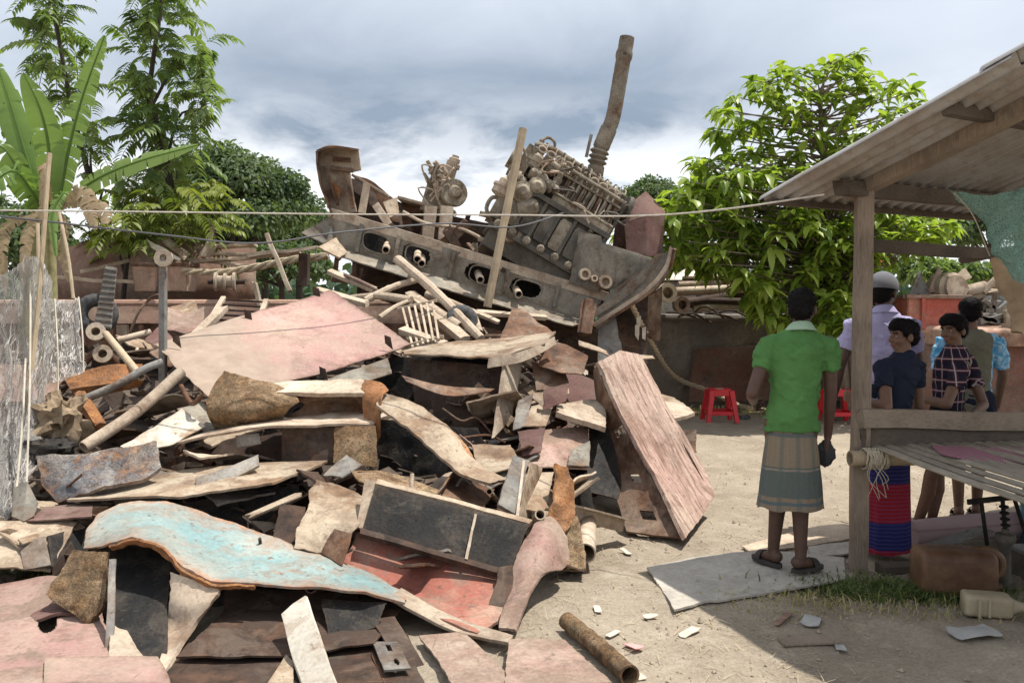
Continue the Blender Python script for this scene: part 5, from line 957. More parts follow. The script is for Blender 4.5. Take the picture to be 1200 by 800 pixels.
cb = plate('drilled_bracket', 'grey bracket with two drilled holes right of the white dusty plank', 'grey', [[(436, 752, 3.85), (466, 752, 3.85)], [(450, 786, 3.66), (482, 784, 3.66)]], (22, 22), jag=.01, bump=.006, bites=[(.55, .25, .10, .12, 0), (.6, .75, .08, .1, 0)], parts=[('side_face', 'rust', [[(433, 753, 3.85), (448, 788, 3.66)], [(436, 770, 3.8), (452, 804, 3.6)]], dict(n=(14, 6), jag=.01, bump=.01))])
angle('dark steel channel pointing at the camera at the bottom of the heap', 'rustdark', (462, 722, 4.0), (510, 800, 3.55), .11)
plate('pink_white_plate', 'plate with patchy white and pink paint at the bottom edge of the heap', 'pinkdust', [[(490, 744, 3.95), (535, 741, 4.0), (548, 745, 4.0)], [(512, 775, 3.72), (560, 772, 3.74), (580, 775, 3.75)], [(530, 806, 3.54), (590, 806, 3.54), (612, 806, 3.54)]], (30, 26), jag=.02, bump=.015)
pipe('dark bent hook iron on the pink white plate', 'rustdark', [(552, 750, 3.92), (572, 768, 3.8), (592, 772, 3.78), (604, 766, 3.8), (610, 760, 3.82)], .012, n=7, hollow=0, cat='hook', name='bent_hook')
angle('thin dark angle iron between the pink white plate and the grey slab', 'rustdark', (552, 750, 3.96), (606, 804, 3.55), .05)
plate('grey_slab', 'dusty pink grey slab on the ground at the bottom of the heap', 'pinkdust', [[(596, 752, 3.95), (662, 753, 3.96)], [(590, 806, 3.55), (720, 806, 3.55)]], (34, 24), thick=.03, jag=.02, bump=.015)
mb = MB(); rp = curve([onground(664, 738, .05), onground(700, 768, .05), onground(738, 806, .05)], 22); rr = np.array([.042+.006*mn.noise(Vector((i*.6, 1, 2))) for i in range(22)]); mb.tube(rp, rr, 14, .2); tag(mb.build('rusty_pipe', M['crust']), 'rusty brown pipe lying on the soil right of the dusty slab', 'pipe')
plate('pink_floor_plate', 'pink plate with a rusted hole at the bottom left corner', 'pinkfloor', [[(-30, 690, 4.35), (60, 676, 4.45), (108, 690, 4.3)], [(-40, 740, 4.0), (60, 740, 4.02), (130, 740, 4.0)], [(-50, 810, 3.6), (40, 808, 3.62), (140, 808, 3.6)]], (110, 90), jag=.03, bump=.03, bites=[(.47, .42, .075, .10, .5)])
plate('pink_edge_slab', 'small pink slab with a pale edge at the bottom left of the photo', 'pink', [[(52, 775, 3.78), (120, 772, 3.8), (186, 772, 3.8)], [(50, 806, 3.5), (120, 806, 3.5), (205, 806, 3.5)]], (26, 14), thick=.03, jag=.02, bump=.015)
plate('white_fragment', 'pale dusty plate at the left edge of the photo above the pink plate', 'cream', [[(-20, 612, 4.8), (40, 608, 4.9), (92, 612, 4.9)], [(-30, 670, 4.4), (20, 668, 4.45), (60, 670, 4.5)]], (26, 18), jag=.04, bump=.05)
bx = plate('box_end', 'small grey box end standing left of the blue plate', 'grey', [[(22, 636, 4.6), (55, 628, 4.65)], [(28, 668, 4.45), (60, 662, 4.5)]], (12, 10), jag=.01, bump=.01, parts=[('side_face', 'black', [[(55, 628, 4.65), (100, 616, 5.0)], [(60, 664, 4.5), (104, 660, 4.8)]], dict(n=(12, 10), jag=.01, bump=.01)), ('rim', 'cream', [[(20, 632, 4.6), (90, 608, 5.0)], [(26, 638, 4.55), (100, 618, 4.95)]], dict(n=(20, 4), jag=.02, bump=.01))])
plate('green_plate', 'dark olive plate corner leaning below the sooty plate', 'marine', [[(16, 572, 5.1), (32, 564, 5.1), (45, 590, 5.0)], [(14, 606, 4.9), (28, 612, 4.85), (40, 605, 4.9)]], (14, 12), jag=.01, bump=.01)
plate('maroon_plate', 'dull maroon plate lying between sooty plate and blue plate', 'maroon', [[(52, 594, 5.1), (110, 588, 5.2)], [(30, 612, 4.85), (108, 606, 4.85)]], (18, 10), jag=.02, bump=.02)
plate('cream_flap', 'cream torn plate with rust stains left of the black panel', 'cream', [[(370, 560, 5.1), (400, 566, 5.1), (432, 580, 4.95)], [(344, 606, 4.7), (384, 612, 4.65), (425, 615, 4.6)], [(340, 642, 4.5), (372, 648, 4.5), (392, 648, 4.5)]], (30, 26), jag=.06, bump=.05)
plate('brown_flap', 'dark brown flap standing left of the cream torn plate', 'rustdark', [[(328, 590, 4.85), (362, 594, 4.85)], [(318, 632, 4.6), (345, 640, 4.6)]], (12, 12), jag=.03, bump=.03)
beam('cream strip lying in shade above the dark brown flap', 'cream', (290, 606, 4.95), (350, 580, 5.15), .08, .015, name='steel_strip', cat='strip')
plate('beige_crumple', 'crumpled beige plate behind the black panel top edge', 'crust', [[(404, 548, 5.3), (460, 556, 5.3), (518, 574, 5.2)], [(420, 566, 5.0), (470, 576, 4.95), (516, 588, 4.9)]], (30, 12), jag=.05, bump=.05)
pipe('short bolt sticking up from the black panel top edge', 'beige', [(482, 575, 4.85), (483, 555, 4.9)], .012, n=8, hollow=0, cat='bolt', name='steel_bolt')
# ---- smaller loose scrap filling the heap
fr_ = random.Random(21); KIND = [('dark rusty plate offcut', 'rustdark'), ('brown rusty plate offcut', 'rust'), ('dusty beige plate offcut', 'beige'), ('cream painted plate offcut', 'cream'), ('grey plate offcut', 'grey'), ('maroon plate offcut', 'maroon')]
ZONES = [(60, 640, 3.9, 4.8, 'low in the shade behind the blue plate'), (250, 560, 4.8, 5.6, 'in the dark between the pale plates and the black panel'), (60, 330, 5.3, 6.4, 'among the pipes left of the white plate'), (560, 720, 5.2, 7.2, 'beside the leaning plank box'), (400, 700, 7.0, 9.0, 'between the crate box and the timbers'), (130, 330, 6.6, 9.5, 'behind the left edge of the pink plate')]
for zi, (x0, x1, y0, y1, where) in enumerate(ZONES):
    for k in range([12, 14, 18, 18, 18, 18][zi]):
        for _ in range(30):
            y = fr_.uniform(y0, y1); px = fr_.uniform(x0, x1); x = (px-600)/1000*y
            if hz(x, y) > -.02: break
        z = max(hz(x, y), 0)+fr_.uniform(.04, .30); L_ = fr_.uniform(.14, .38); W_ = fr_.uniform(.06, .22)
        rot = Euler((fr_.uniform(-.7, .5), fr_.uniform(-.5, .5), fr_.uniform(0, 6.28))).to_matrix()
        c = np.array((x, y, z)); q = lambda a, b, h=0: c+np.array(rot@Vector((a*L_, b*W_, h)))
        ki, mt = KIND[fr_.randrange(len(KIND))]
        if zi == 0: c[2] = min(c[2], .16)
        if fr_.random() < .3:
            mb = MB(); mb.tube([q(-1, 0), q(0, 0, fr_.uniform(-.02, .02)), q(1, 0)], fr_.uniform(.014, .035), 9, .25); tag(mb.build('scrap_pipe', M[mt]), ki.replace('plate', 'pipe')+' '+where, 'pipe', 'small scrap '+where)
        else:
            mb = MB(); mb.sheet([[q(-1, -1, fr_.uniform(-.05, .05)), q(0, -1), q(1, -1, fr_.uniform(-.05, .08))], [q(-1, 1), q(0, 1, fr_.uniform(-.03, .06)), q(1, 1, fr_.uniform(-.05, .05))]], (12, 8), .014, .05, .03, bscale=5)
            if fr_.random() < .4: mb.sheet([[q(-.9, -1), q(.9, -1)], [q(-.9, -1, .08), q(.9, -1, .08)]], (10, 3), .012, .02, .01)
            tag(mb.build('scrap_offcut', M[mt]), ki+' '+where, 'scrap plate', 'small scrap '+where)

wr_ = random.Random(8)
for k in range(34):
    zi = k % 6; x0, x1, y0, y1, where = ZONES[zi]
    for _ in range(30):
        y = wr_.uniform(y0, y1); px = wr_.uniform(x0, x1); x = (px-600)/1000*y
        if hz(x, y) > .02: break
    z = max(hz(x, y), 0)+wr_.uniform(.06, .28); a = np.array((x, y, z)); d = np.array((wr_.uniform(-.6, .6), wr_.uniform(-.4, .4), wr_.uniform(-.15, .35)))*wr_.uniform(.5, 1.1)
    mb = MB(); mb.tube(curve([a, a+d*.35+np.array((0, 0, wr_.uniform(0, .1))), a+d*.7+np.array((wr_.uniform(-.1, .1), 0, wr_.uniform(-.05, .1))), a+d], 14), wr_.uniform(.005, .011), 6); tag(mb.build('bent_rod', M[wr_.choice(['rust', 'rustdark', 'beige', 'grey'])]), 'thin bent rod '+where, 'rod', 'thin bent rods '+where)

# ---- jagged flanged offcuts that show on top of the heap
jr = random.Random(33); KJ = [('jagged brown flanged offcut', 'rust'), ('jagged dusty flanged offcut', 'beige'), ('jagged cream flanged offcut', 'cream'), ('jagged dark flanged offcut', 'rustdark'), ('jagged pinkish flanged offcut', 'pinkdust'), ('jagged grey flanged offcut', 'marine')]
for (x0, x1, y0, y1, where, n_, lf) in [(70, 250, 5.6, 6.5, 'left of the white plate', 16, .16), (440, 700, 6.6, 8.2, 'around the crate box', 20, .18), (560, 700, 5.0, 6.4, 'left of the leaning plank box', 14, .14), (0, 110, 4.5, 5.4, 'at the left end of the blue plate', 8, .10), (600, 690, 4.7, 5.3, 'around the pipe mouth', 7, .05), (400, 640, 8.0, 9.4, 'under the ship section', 14, .2), (280, 420, 4.9, 5.4, 'above the blue plate', 6, .05)]:
    for k in range(n_):
        for _ in range(40):
            y = jr.uniform(y0, y1); px = jr.uniform(x0, x1); x = (px-600)/1000*y
            if hz(x, y) > 0: break
        c = np.array((x, y, max(hz(x, y), 0)+lf+jr.uniform(-.06, .08))); L_, W_ = jr.uniform(.10, .24), jr.uniform(.05, .14); rot = Euler((jr.uniform(-.5, .4), jr.uniform(-.6, .6), jr.uniform(0, 6.28))).to_matrix(); q = lambda a, b, h=0: c+np.array(rot@Vector((a*L_, b*W_, h)))
        lab, mt = KJ[jr.randrange(len(KJ))]; mb = MB(); hh = jr.uniform(.04, .10)
        mb.sheet([[q(-1, -1), q(-.2, -1), q(1, -.8)], [q(-.9, 1), q(.1, 1.2), q(.8, .7)]], (14, 8), .010, .04, .02, lin=True, bscale=5); mb.sheet([[q(-1, -1, .004), q(1, -.8, .004)], [q(-.95, -1.05, hh), q(.7, -.9, hh*.6)]], (14, 4), .010, .03, .01, lin=True)
        if jr.random() < .5: mb.sheet([[q(-.2, -1, .004), q(-.1, 1.1, .004)], [q(-.2, -1, hh*.8), q(-.1, 1.1, hh*.5)]], (8, 4), .009, .02, .01, lin=True)
        tag(mb.build('flanged_offcut', M[mt]), lab+' '+where, 'scrap plate', 'flanged offcuts '+where)
# ================================================================== people
def rcone(a, b, ra, rb, n=14, k=5):
    a = np.asarray(a, float); b = np.asarray(b, float); x, y, d = frame(b-a); L_ = np.linalg.norm(b-a); prof = []
    for i in range(k+1): t_ = math.pi/2*i/k; prof.append((-ra*math.cos(t_), ra*math.sin(t_)))
    for i in range(k+1): t_ = math.pi/2*i/k; prof.append((L_+rb*math.sin(t_), rb*math.cos(t_)))
    return lathe(a, d, prof, n)
def remeshed(name, mb, vox, mats, parent, smooth_it=4, disp=None):
    V = np.vstack(mb.V); o = mk(name, V, mb.F, None, parent, smooth=False)
    md = o.modifiers.new('r', 'REMESH'); md.mode = 'VOXEL'; md.voxel_size = vox
    ms = o.modifiers.new('s', 'SMOOTH'); ms.factor = .5; ms.iterations = smooth_it
    dg = bpy.context.evaluated_depsgraph_get(); me = bpy.data.meshes.new_from_object(o.evaluated_get(dg)); o.modifiers.clear()
    old = o.data; o.data = me; bpy.data.meshes.remove(old); me.name = name
    n = len(me.vertices); co_ = np.empty(n*3, np.float32); me.vertices.foreach_get('co', co_); co_ = co_.reshape(-1, 3)
    if disp:
        no = np.empty(n*3, np.float32); me.vertex_normals.foreach_get('vector', no); no = no.reshape(-1, 3)
        co_ = co_+no*np.maximum(np.array([disp(p) for p in co_]), -.0035)[:, None]; me.vertices.foreach_set('co', co_.astype(np.float32).ravel())
    me.polygons.foreach_set('use_smooth', [True]*len(me.polygons))
    for m in mats: me.materials.append(m)
    me.update(); return o
def fold(amp, fx=9, fz=5, sd=0):
    return lambda p: amp*(mn.fractal(Vector((p[0]*fx+sd, p[1]*fx, p[2]*fz+p[0]*6)), .5, 2, 3)-.9*max(0, .16-abs(mn.noise(Vector((p[0]*5+p[2]*3, p[1]*5+sd, p[2]*7-p[0]*4)))))*3)
def skinmat(name, c): return plain(name, c, .55, .14, 30, .35, .08)
def clothmat(name, c, var=.14): 
    t = NT(name); v = t.coord(rnd=False); a = t.noise(v, 5, 5, .6); b = t.noise(v, 220, 2, .6)
    col = t.mix(t.ramp(a, (.3, 0), (.7, 1)), tuple(x*(1-var) for x in c), tuple(min(1, x*(1+var)) for x in c)); col = t.mix(1, col, t.ramp(b, (.3, .88), (.7, 1.1)), 'MULTIPLY')
    return t.finish(col, .9, 0, t.bump(b, .25, .002), .1)
M['skin'] = skinmat('brown_skin', (.15, .082, .052)); M['skindark'] = skinmat('dark_skin', (.088, .048, .034)); M['hair'] = plain('black_hair', (.008, .007, .007), .75, .4, 80, .12, .5)
M['eyewhite'] = plain('eye_white', (.30, .27, .25), .4, .05); M['iris'] = plain('dark_iris', (.02, .012, .01), .2, .05); M['lip'] = plain('lips', (.17, .07, .06), .5, .1)
def hand(mb, wr, d, nrm_, thumb, curl=.5, s=1.0):
    """palm and five fingers; d: wrist to knuckles, nrm_: palm side, thumb: side the thumb leaves"""
    d = nrm(d); nrm_ = nrm(np.asarray(nrm_)-d*np.dot(nrm_, d)); x = np.cross(d, nrm_)
    if np.dot(x, thumb) < 0: x = -x
    for i, u in enumerate((-.030, -.010, .010, .030)):
        kn = wr+d*(.085-.004*abs(i-1.7))*s+x*u*1.05*s; mb.add(*rcone(wr+x*u*.55*s+d*.005, kn, .0155*s, .0125*s, 10, 4))
        L_ = (.058, .070, .076, .068)[i]*s; p = kn; ang = .25
        for j, f in enumerate((.45, .32, .26)):
            ang += curl*(.5, .9, .7)[j]; q = p+(d*math.cos(ang)+nrm_*math.sin(ang)+x*u*1.2)*L_*f; mb.add(*rcone(p, q, (.0098-.0008*j)*s, (.0092-.001*j)*s, 8, 3)); p = q
    p = wr+x*.026*s+d*.02*s; q = p+(d*.6+x*.65+nrm_*.35)*.042*s; mb.add(*rcone(p, q, .014*s, .0115*s, 8, 3)); r = q+(d*.85+x*.15+nrm_*.5)*.034*s; mb.add(*rcone(q, r, .011*s, .009*s, 8, 3))
def rz(a): c, s = math.cos(a), math.sin(a); return np.array(((c, -s, 0), (s, c, 0), (0, 0, 1)))
def person(label, loc, H, yaw, hyaw, hpitch=0, J=None, lean=(0, 0), skin='skin', shirt=None, sleeve=.5, shirtname='shirt', hem=.84, lungi=None, lz=(.88, .35), lw=(.165, .20), shorts=None, sz=.5, hair=True, cap=None, vox=.0055, wide=1.0, curl=(.5, .5), group=None, collar=None, sandals=None, palm=None, hold=None):
    s = H/1.70; loc = np.asarray(loc, float); RY = rz(R(yaw)); J = J or {}
    root = empty('person', loc, label, 'person', group)
    ln = np.array((*lean, 0.))
    def W(x, y, z):      # body frame -> world with torso lean
        p = RY@np.array((x*s, y*s, 0)); zz = z*s; k = max(0, (z-.92))
        return loc+p+ln*k*s+np.array((0, 0, zz))
    def Jt(k, d): return loc+np.array(J[k])*1.0 if k in J else d
    shx = .178*wide
    D = dict(hipL=W(-.085, 0, .90), hipR=W(.085, 0, .90), shL=W(-shx, 0, 1.375), shR=W(shx, 0, 1.375))
    for sd, sg in (('L', -1), ('R', 1)):
        D['hip'+sd] = Jt('hip'+sd, D['hip'+sd]); D['ank'+sd] = Jt('ank'+sd, loc+RY@np.array((sg*.09*s, 0, 0))+np.array((0, 0, .08*s))); mid = (D['hip'+sd]+D['ank'+sd])/2+RY@np.array((0, .02*s, 0))
        D['knee'+sd] = Jt('knee'+sd, mid); D['sh'+sd] = Jt('sh'+sd, D['sh'+sd]); D['el'+sd] = Jt('el'+sd, D['sh'+sd]+RY@np.array((sg*.05*s, -.03*s, -.29*s))); D['wr'+sd] = Jt('wr'+sd, D['el'+sd]+RY@np.array((0, .06*s, -.25*s)))
    mb = MB(); add = lambda a, b, ra, rb: mb.add(*rcone(a, b, ra*s, rb*s))
    tor = [(1.31, .145*wide, .098), (1.17, .132*wide, .095), (1.04, .125*wide, .092), (.94, .15*wide, .105)]
    for (z, rx, ry) in tor: mb.ell(W(0, 0, z), (rx*s, ry*s, .14*s), RY, 20)
    add(D['shL'], D['shR'], .052, .052); add(W(0, -.01, 1.40), W(0, .0, 1.52), .055, .050)
    for sd, sg in (('L', -1), ('R', 1)):
        h, k, a = D['hip'+sd], D['knee'+sd], D['ank'+sd]; add(h, k, .080, .052); c = k*.68+a*.32-RY@np.array((0, .014*s, 0)); add(k, c, .051, .052); add(c, a, .050, .034)
        fy = RY if 'foot'+sd not in J else rz(R(J['foot'+sd])); add(a+np.array((0, 0, -.03*s))-fy@np.array((0, .03*s, 0)), a+fy@np.array((0, .06*s, -.045*s)), .038, .030); add(a+fy@np.array((0, .05*s, -.045*s)), a+fy@np.array((0, .135*s, -.058*s)), .032, .020)
        for t5 in range(5): u = (t5-2)*.017*sg; add(a+fy@np.array((u*s, .12*s, -.06*s)), a+fy@np.array((u*1.15*s, (.168-.012*t5)*s, -.066*s)), .0115, .0095)
        sh, e, w_ = D['sh'+sd], D['el'+sd], D['wr'+sd]; add(sh, e, .049, .038); fm = e*.65+w_*.35; add(e, fm, .038, .037); add(fm, w_, .036, .024)
        pn = RY@np.array((-sg*.8, .3, 0)); th = RY@np.array((0, 1., .1))
        if palm and sd in palm: pn, th = palm[sd]
        hand(mb, w_, w_-e if not (palm and sd+'d' in palm) else np.array(palm[sd+'d']), pn, np.asarray(th, float), curl[0 if sd == 'L' else 1], s)
    # head
    HC = W(0, .012, 1.585); hm = rz(R(hyaw))@np.array(Euler((R(hpitch), 0, 0)).to_matrix()); hp = lambda x, y, z: HC+hm@(np.array((x, y, z))*s)
    he = lambda c, r: mb.ell(hp(*c), np.array(r)*s, hm, 18)
    he((0, -.012, .035), (.074, .092, .083)); he((0, .022, -.022), (.060, .068, .084)); he((0, .04, -.078), (.040, .042, .032)); he((0, .074, .030), (.046, .020, .012))
    for sg in (-1, 1): he((sg*.034, .062, -.028), (.026, .026, .026)); he((sg*.077, -.006, -.008), (.011, .022, .033)); add(hp(sg*.011, .094, -.026), hp(sg*.013, .092, -.026), .009, .008)
    add(hp(0, .088, .016), hp(0, .107, -.024), .009, .0125); he((0, .090, -.052), (.023, .011, .006)); he((0, .089, -.064), (.020, .011, .007))
    body = remeshed('body', mb, vox*1.0, [M[skin], M['lip']], root, 3)
    me = body.data; cc = np.empty(len(me.polygons)*3, np.float32); me.polygons.foreach_get('center', cc); cc = cc.reshape(-1, 3)+ORG['%s' % root.name]
    lp = (cc-HC)@hm/s; mi = ((np.abs(lp[:, 0]) < .024) & (np.abs(lp[:, 2]+.058) < .012) & (lp[:, 1] > .088)).astype(np.int32); me.polygons.foreach_set('material_index', mi)
    for sg in (-1, 1):
        mbe = MB(); mbe.ell(hp(sg*.031, .076, .004), np.array((.013, .012, .0075))*s, hm, 12); mbe.ell(hp(sg*.031, .0835, .004), np.array((.006, .006, .0062))*s, hm, 10, m=1); mbe.build('eye', [M['eyewhite'], M['iris']], root)
        mbe = MB(); mbe.add(*rcone(hp(sg*.016, .090, .030), hp(sg*.048, .076, .030), .0042*s, .0035*s, 8, 3)); mbe.build('eyebrow', M['hair'], root)
    hrn = random.Random(int(H*1000))
    if hair:
        mh = MB(); he2 = lambda c, r: mh.ell(hp(*c), np.array(r)*s, hm, 20)
        he2((0, -.020, .048), (.083, .094, .080)); he2((0, -.052, -.004), (.072, .056, .066))
        if hair == 'fringe':
            he2((0, .026, .082), (.076, .072, .052)); he2((.012, .056, .066), (.060, .040, .028))
            for sg in (-1, 1): he2((sg*.066, .01, .035), (.020, .04, .045))
        else: he2((0, .02, .085), (.068, .062, .040))
        ho = remeshed('hair', mh, .006, [M['hair']], root, 2, lambda p: .005*mn.noise(Vector(p*95))+.005*mn.noise(Vector(p*48))+.007*mn.noise(Vector(p*20)))
    if hair:
        bm_ = bmesh.new(); bm_.from_mesh(ho.data); vs = [v_ for v_ in bm_.verts if hrn.random() < .45]
        for v_ in vs:
            n_ = Vector(v_.normal); tn = n_.cross(Vector((hrn.uniform(-1, 1), hrn.uniform(-1, 1), hrn.uniform(-1, 1)))).normalized()*.0016; e_ = v_.co+n_*hrn.uniform(.003, .010)+Vector((hrn.uniform(-.006, .006), hrn.uniform(-.006, .006), -.006)); bm_.faces.new([bm_.verts.new(v_.co-tn), bm_.verts.new(v_.co+tn), bm_.verts.new(e_)])
        bm_.to_mesh(ho.data); bm_.free()
    if cap:
        mh = MB(); V, F = ellipsoid((0, 0, 0), (1, 1, 1), None, 28); V = np.array(V); V[:, 2] = np.maximum(V[:, 2], -.15); V = np.array([hp(*(v*np.array((.099, .118, .108))+np.array((0, -.010, .040)))) for v in V]); mh.add(V, F)
        for i in range(3): mh.sheet([[hp(-.07, .07, .035), hp(0, .098, .045), hp(.07, .07, .035)], [hp(-.055, .13, .02), hp(0, .165, .022), hp(.055, .13, .02)]], (14, 8), .006, .0, .0) if i == 0 else None
        mh.build('cap', M[cap], root)
    # clothes
    if shirt:
        ms = MB(); zs = [hem, (hem+1.0)/2, 1.02, 1.12, 1.22, 1.32, 1.385, 1.432, 1.468]; rx = [.172, .165, .150, .147, .158, .170, .176, .128, .082]; ry = [.122, .118, .112, .110, .118, .118, .104, .085, .068]; n = 30; V = []
        for z, a, b in zip(zs, rx, ry):
            for j in range(n): t_ = 2*math.pi*j/n; V.append(W(a*wide*math.cos(t_), b*math.sin(t_), z))
        F = [[i*n+j, i*n+(j+1) % n, (i+1)*n+(j+1) % n, (i+1)*n+j] for i in range(len(zs)-1) for j in range(n)]+[list(range(n))[::-1], list(range((len(zs)-1)*n, len(zs)*n))]
        ms.add(V, F)
        for sd in 'LR':
            sh, e = D['sh'+sd], D['el'+sd]; w_ = D['wr'+sd]
            if sleeve <= 1: ms.tube([sh+(W(0, 0, 1.395)-sh)*.35, sh, sh+(e-sh)*sleeve], np.array((.064, .067, .060))*s, 16)
            else: ms.tube(curve([sh+(W(0, 0, 1.395)-sh)*.35, sh, e, e+(w_-e)*(sleeve-1)], 12), np.linspace(.074, .046, 12)*s, 16)
        so_ = remeshed(shirtname, ms, .008, [M[shirt]], root, 6, fold(.017, 7, 11, H*31))
        if collar:
            mc = MB(); n = 24
            rr = [W(.060*math.cos(t_), .058*math.sin(t_)-.002, 1.492+.022*-math.sin(t_)) for t_ in np.linspace(0, 2*math.pi, n+1)]; r2 = [W(.092*math.cos(t_), .082*math.sin(t_)-.006, 1.452+.012*-math.sin(t_)) for t_ in np.linspace(0, 2*math.pi, n+1)]
            mc.sheet([rr, r2], (n, 4), .008, 0, .003); mc.build('collar', M[collar], root)
    def skirt(nm, mat, z0, z1, w0, w1, amp, nf, depth=.75, cx=(0, 0)):
        n, m = 90, 30; V = []
        for side in (0, 1):
            for i in range(m+1):
                f = i/m; z = z0+(z1-z0)*f; w_ = w0+(w1-w0)*f
                for j in range(n):
                    t_ = 2*math.pi*j/n; k = 1+amp*f*(.6*math.sin(t_*nf+2*math.sin(t_*2)+H*9)+.5*math.sin(t_*(nf*1.7)//1+1.3*f*3)) + .03*mn.noise(Vector((math.cos(t_)*2, math.sin(t_)*2, z*7+H)))
                    k -= side*.04; V.append(W(0, 0, z)+RY@np.array((w_*k*math.cos(t_)*s+cx[0]*f, w_*depth*k*math.sin(t_)*s+cx[1]*f, .012*f*mn.noise(Vector((math.cos(t_)*3, math.sin(t_)*3, H))))))
        q = n*(m+1); F = [[i*n+j, (i+1)*n+j, (i+1)*n+(j+1) % n, i*n+(j+1) % n] for i in range(m) for j in range(n)]; F += [[q+a for a in f_[::-1]] for f_ in F]; F += [[m*n+j, q+m*n+j, q+m*n+(j+1) % n, m*n+(j+1) % n] for j in range(n)]
        return mk(nm, np.array(V), F, M[mat], root)
    if lungi: skirt('lungi', lungi, lz[0], lz[1], lw[0], lw[1], .05, 5)
    if shorts:
        ms = MB()
        ms.add(*rcone(W(-.06, 0, .93), W(.06, 0, .93), .118*s, .118*s))
        for sd in 'LR': h, k = D['hip'+sd], D['knee'+sd]; ms.tube([h+(0, 0, .06*s), h+(k-h)*.4, h+(k-h)*sz], np.array((.105, .105, .098))*s, 16)
        remeshed('shorts', ms, .008, [M[shorts]], root, 5, fold(.012, 8, 6, 3))
    if sandals:
        for sd in 'LR':
            a = D['ank'+sd]; fy = RY if 'foot'+sd not in J else rz(R(J['foot'+sd])); ms = MB(); pl = []
            for t_ in np.linspace(0, 2*math.pi, 22, endpoint=False): pl.append(a+fy@np.array((.046*math.cos(t_)*(1.1 if math.sin(t_) > 0 else .85)*s, (.055+.130*math.sin(t_))*s, -.090*s)))
            ms.prism(pl, (0, 0, .022*s)); sl_ = ms.build('sandal', M[sandals], root)
            ms = MB(); st = [a+fy@np.array((.046*s*math.cos(t_), .075*s, (-.068+.052*math.sin(t_))*s)) for t_ in np.linspace(0, math.pi, 12)]; st2 = [p+fy@np.array((0, .045*s, -.010*s)) for p in st]; ms.sheet([st, st2], (14, 4), .006, 0, 0); ms.build('strap', M[sandals], sl_)
    return root, D
# cloths
M['green'] = clothmat('green_polo', (.078, .185, .058), .2); M['collar'] = clothmat('striped_collar', (.30, .42, .30)); M['purple'] = clothmat('lilac_shirt', (.36, .33, .50)); M['navy'] = clothmat('navy_tee', (.018, .022, .038)); M['blackcloth'] = clothmat('black_cloth', (.012, .012, .014)); M['capgrey'] = clothmat('grey_cap', (.16, .16, .175)); M['maroonc'] = clothmat('maroon_cloth', (.13, .018, .045)); M['redcap'] = clothmat('red_cap', (.5, .05, .07)); M['sandal'] = plain('dark_sandal', (.045, .04, .036), .8, .2); M['rag'] = clothmat('dark_glove', (.05, .05, .052))
def stripes(name, base, bands, fine=None):
    """horizontal woven bands; bands: (z, half width, colour) in the mesh's own height"""
    t = NT(name); tcn = t.n('TexCoord'); sp_ = t.n('SeparateXYZ'); t.l(tcn.outputs['Object'], sp_.inputs[0]); z = sp_.outputs[2]; no = t.noise(tcn.outputs['Object'], 7, 3); z = t.math('ADD', z, t.math('MULTIPLY_ADD', no, .03, -.015)); col = base
    ang = t.math('ARCTAN2', sp_.outputs[1], sp_.outputs[0])
    for (zc, hw, c) in bands: col = t.mix(t.math('COMPARE', z, zc, hw), col, c)
    if fine:
        for (f, hw, c, fac) in fine: col = t.mix(t.math('MULTIPLY', t.math('LESS_THAN', t.math('PINGPONG', t.math('MULTIPLY', ang if f < 0 else z, abs(f)), .5), hw), fac), col, c)
    b = t.noise(tcn.outputs['Object'], 180, 2); col = t.mix(1, col, t.ramp(b, (.3, .85), (.7, 1.12)), 'MULTIPLY'); M[name] = t.finish(col, .9, 0, t.bump(b, .25, .002), .1)
stripes('lungi_check', (.215, .17, .12), [(.80, .012, (.11, .12, .115)), (.53, .085, (.10, .115, .105)), (.41, .010, (.10, .125, .13)), (.60, .006, (.24, .20, .16))], [(-1.3, .12, (.085, .11, .105), .5), (-4.2, .06, (.12, .13, .13), .4)])
stripes('lungi_red', (.30, .022, .035), [(.56, .095, (.028, .030, .13)), (.14, .085, (.028, .030, .13)), (.0, .03, (.3, .02, .03))], [(42, .10, (.10, .10, .24), .5)])
t = NT('plaid'); tcn = t.n('TexCoord'); sp_ = t.n('SeparateXYZ'); t.l(tcn.outputs['Object'], sp_.inputs[0]); col = (.018, .016, .028)
for ax, f, hw, c, fac in ((2, 14, .14, (.10, .03, .04), 1), (0, 14, .14, (.09, .03, .04), .6), (2, 14.0, .03, (.45, .42, .42), .75), (0, 14.0, .035, (.45, .42, .42), .75)):
    col = t.mix(t.math('MULTIPLY', t.math('LESS_THAN', t.math('PINGPONG', t.math('MULTIPLY', sp_.outputs[2] if ax == 2 else t.math('ARCTAN2', sp_.outputs[1], sp_.outputs[0]), f if ax == 2 else 2.2), .5), hw), fac), col, c)
M['plaid'] = t.finish(col, .9, 0, None, .1)
t = NT('olive_blue'); tcn = t.n('TexCoord'); sp_ = t.n('SeparateXYZ'); t.l(tcn.outputs['Object'], sp_.inputs[0]); nn = t.noise(tcn.outputs['Object'], 26, 4, .7); bl_ = t.mix(t.ramp(nn, (.42, 0), (.6, 1)), (.06, .27, .48), (.35, .55, .68)); ol = t.mix(t.noise(tcn.outputs['Object'], 6), (.12, .115, .085), (.19, .18, .13))
M['oliveblue'] = t.finish(t.mix(t.math('GREATER_THAN', t.math('ABSOLUTE', sp_.outputs[0]), .115), ol, bl_), .9, 0, None, .1)

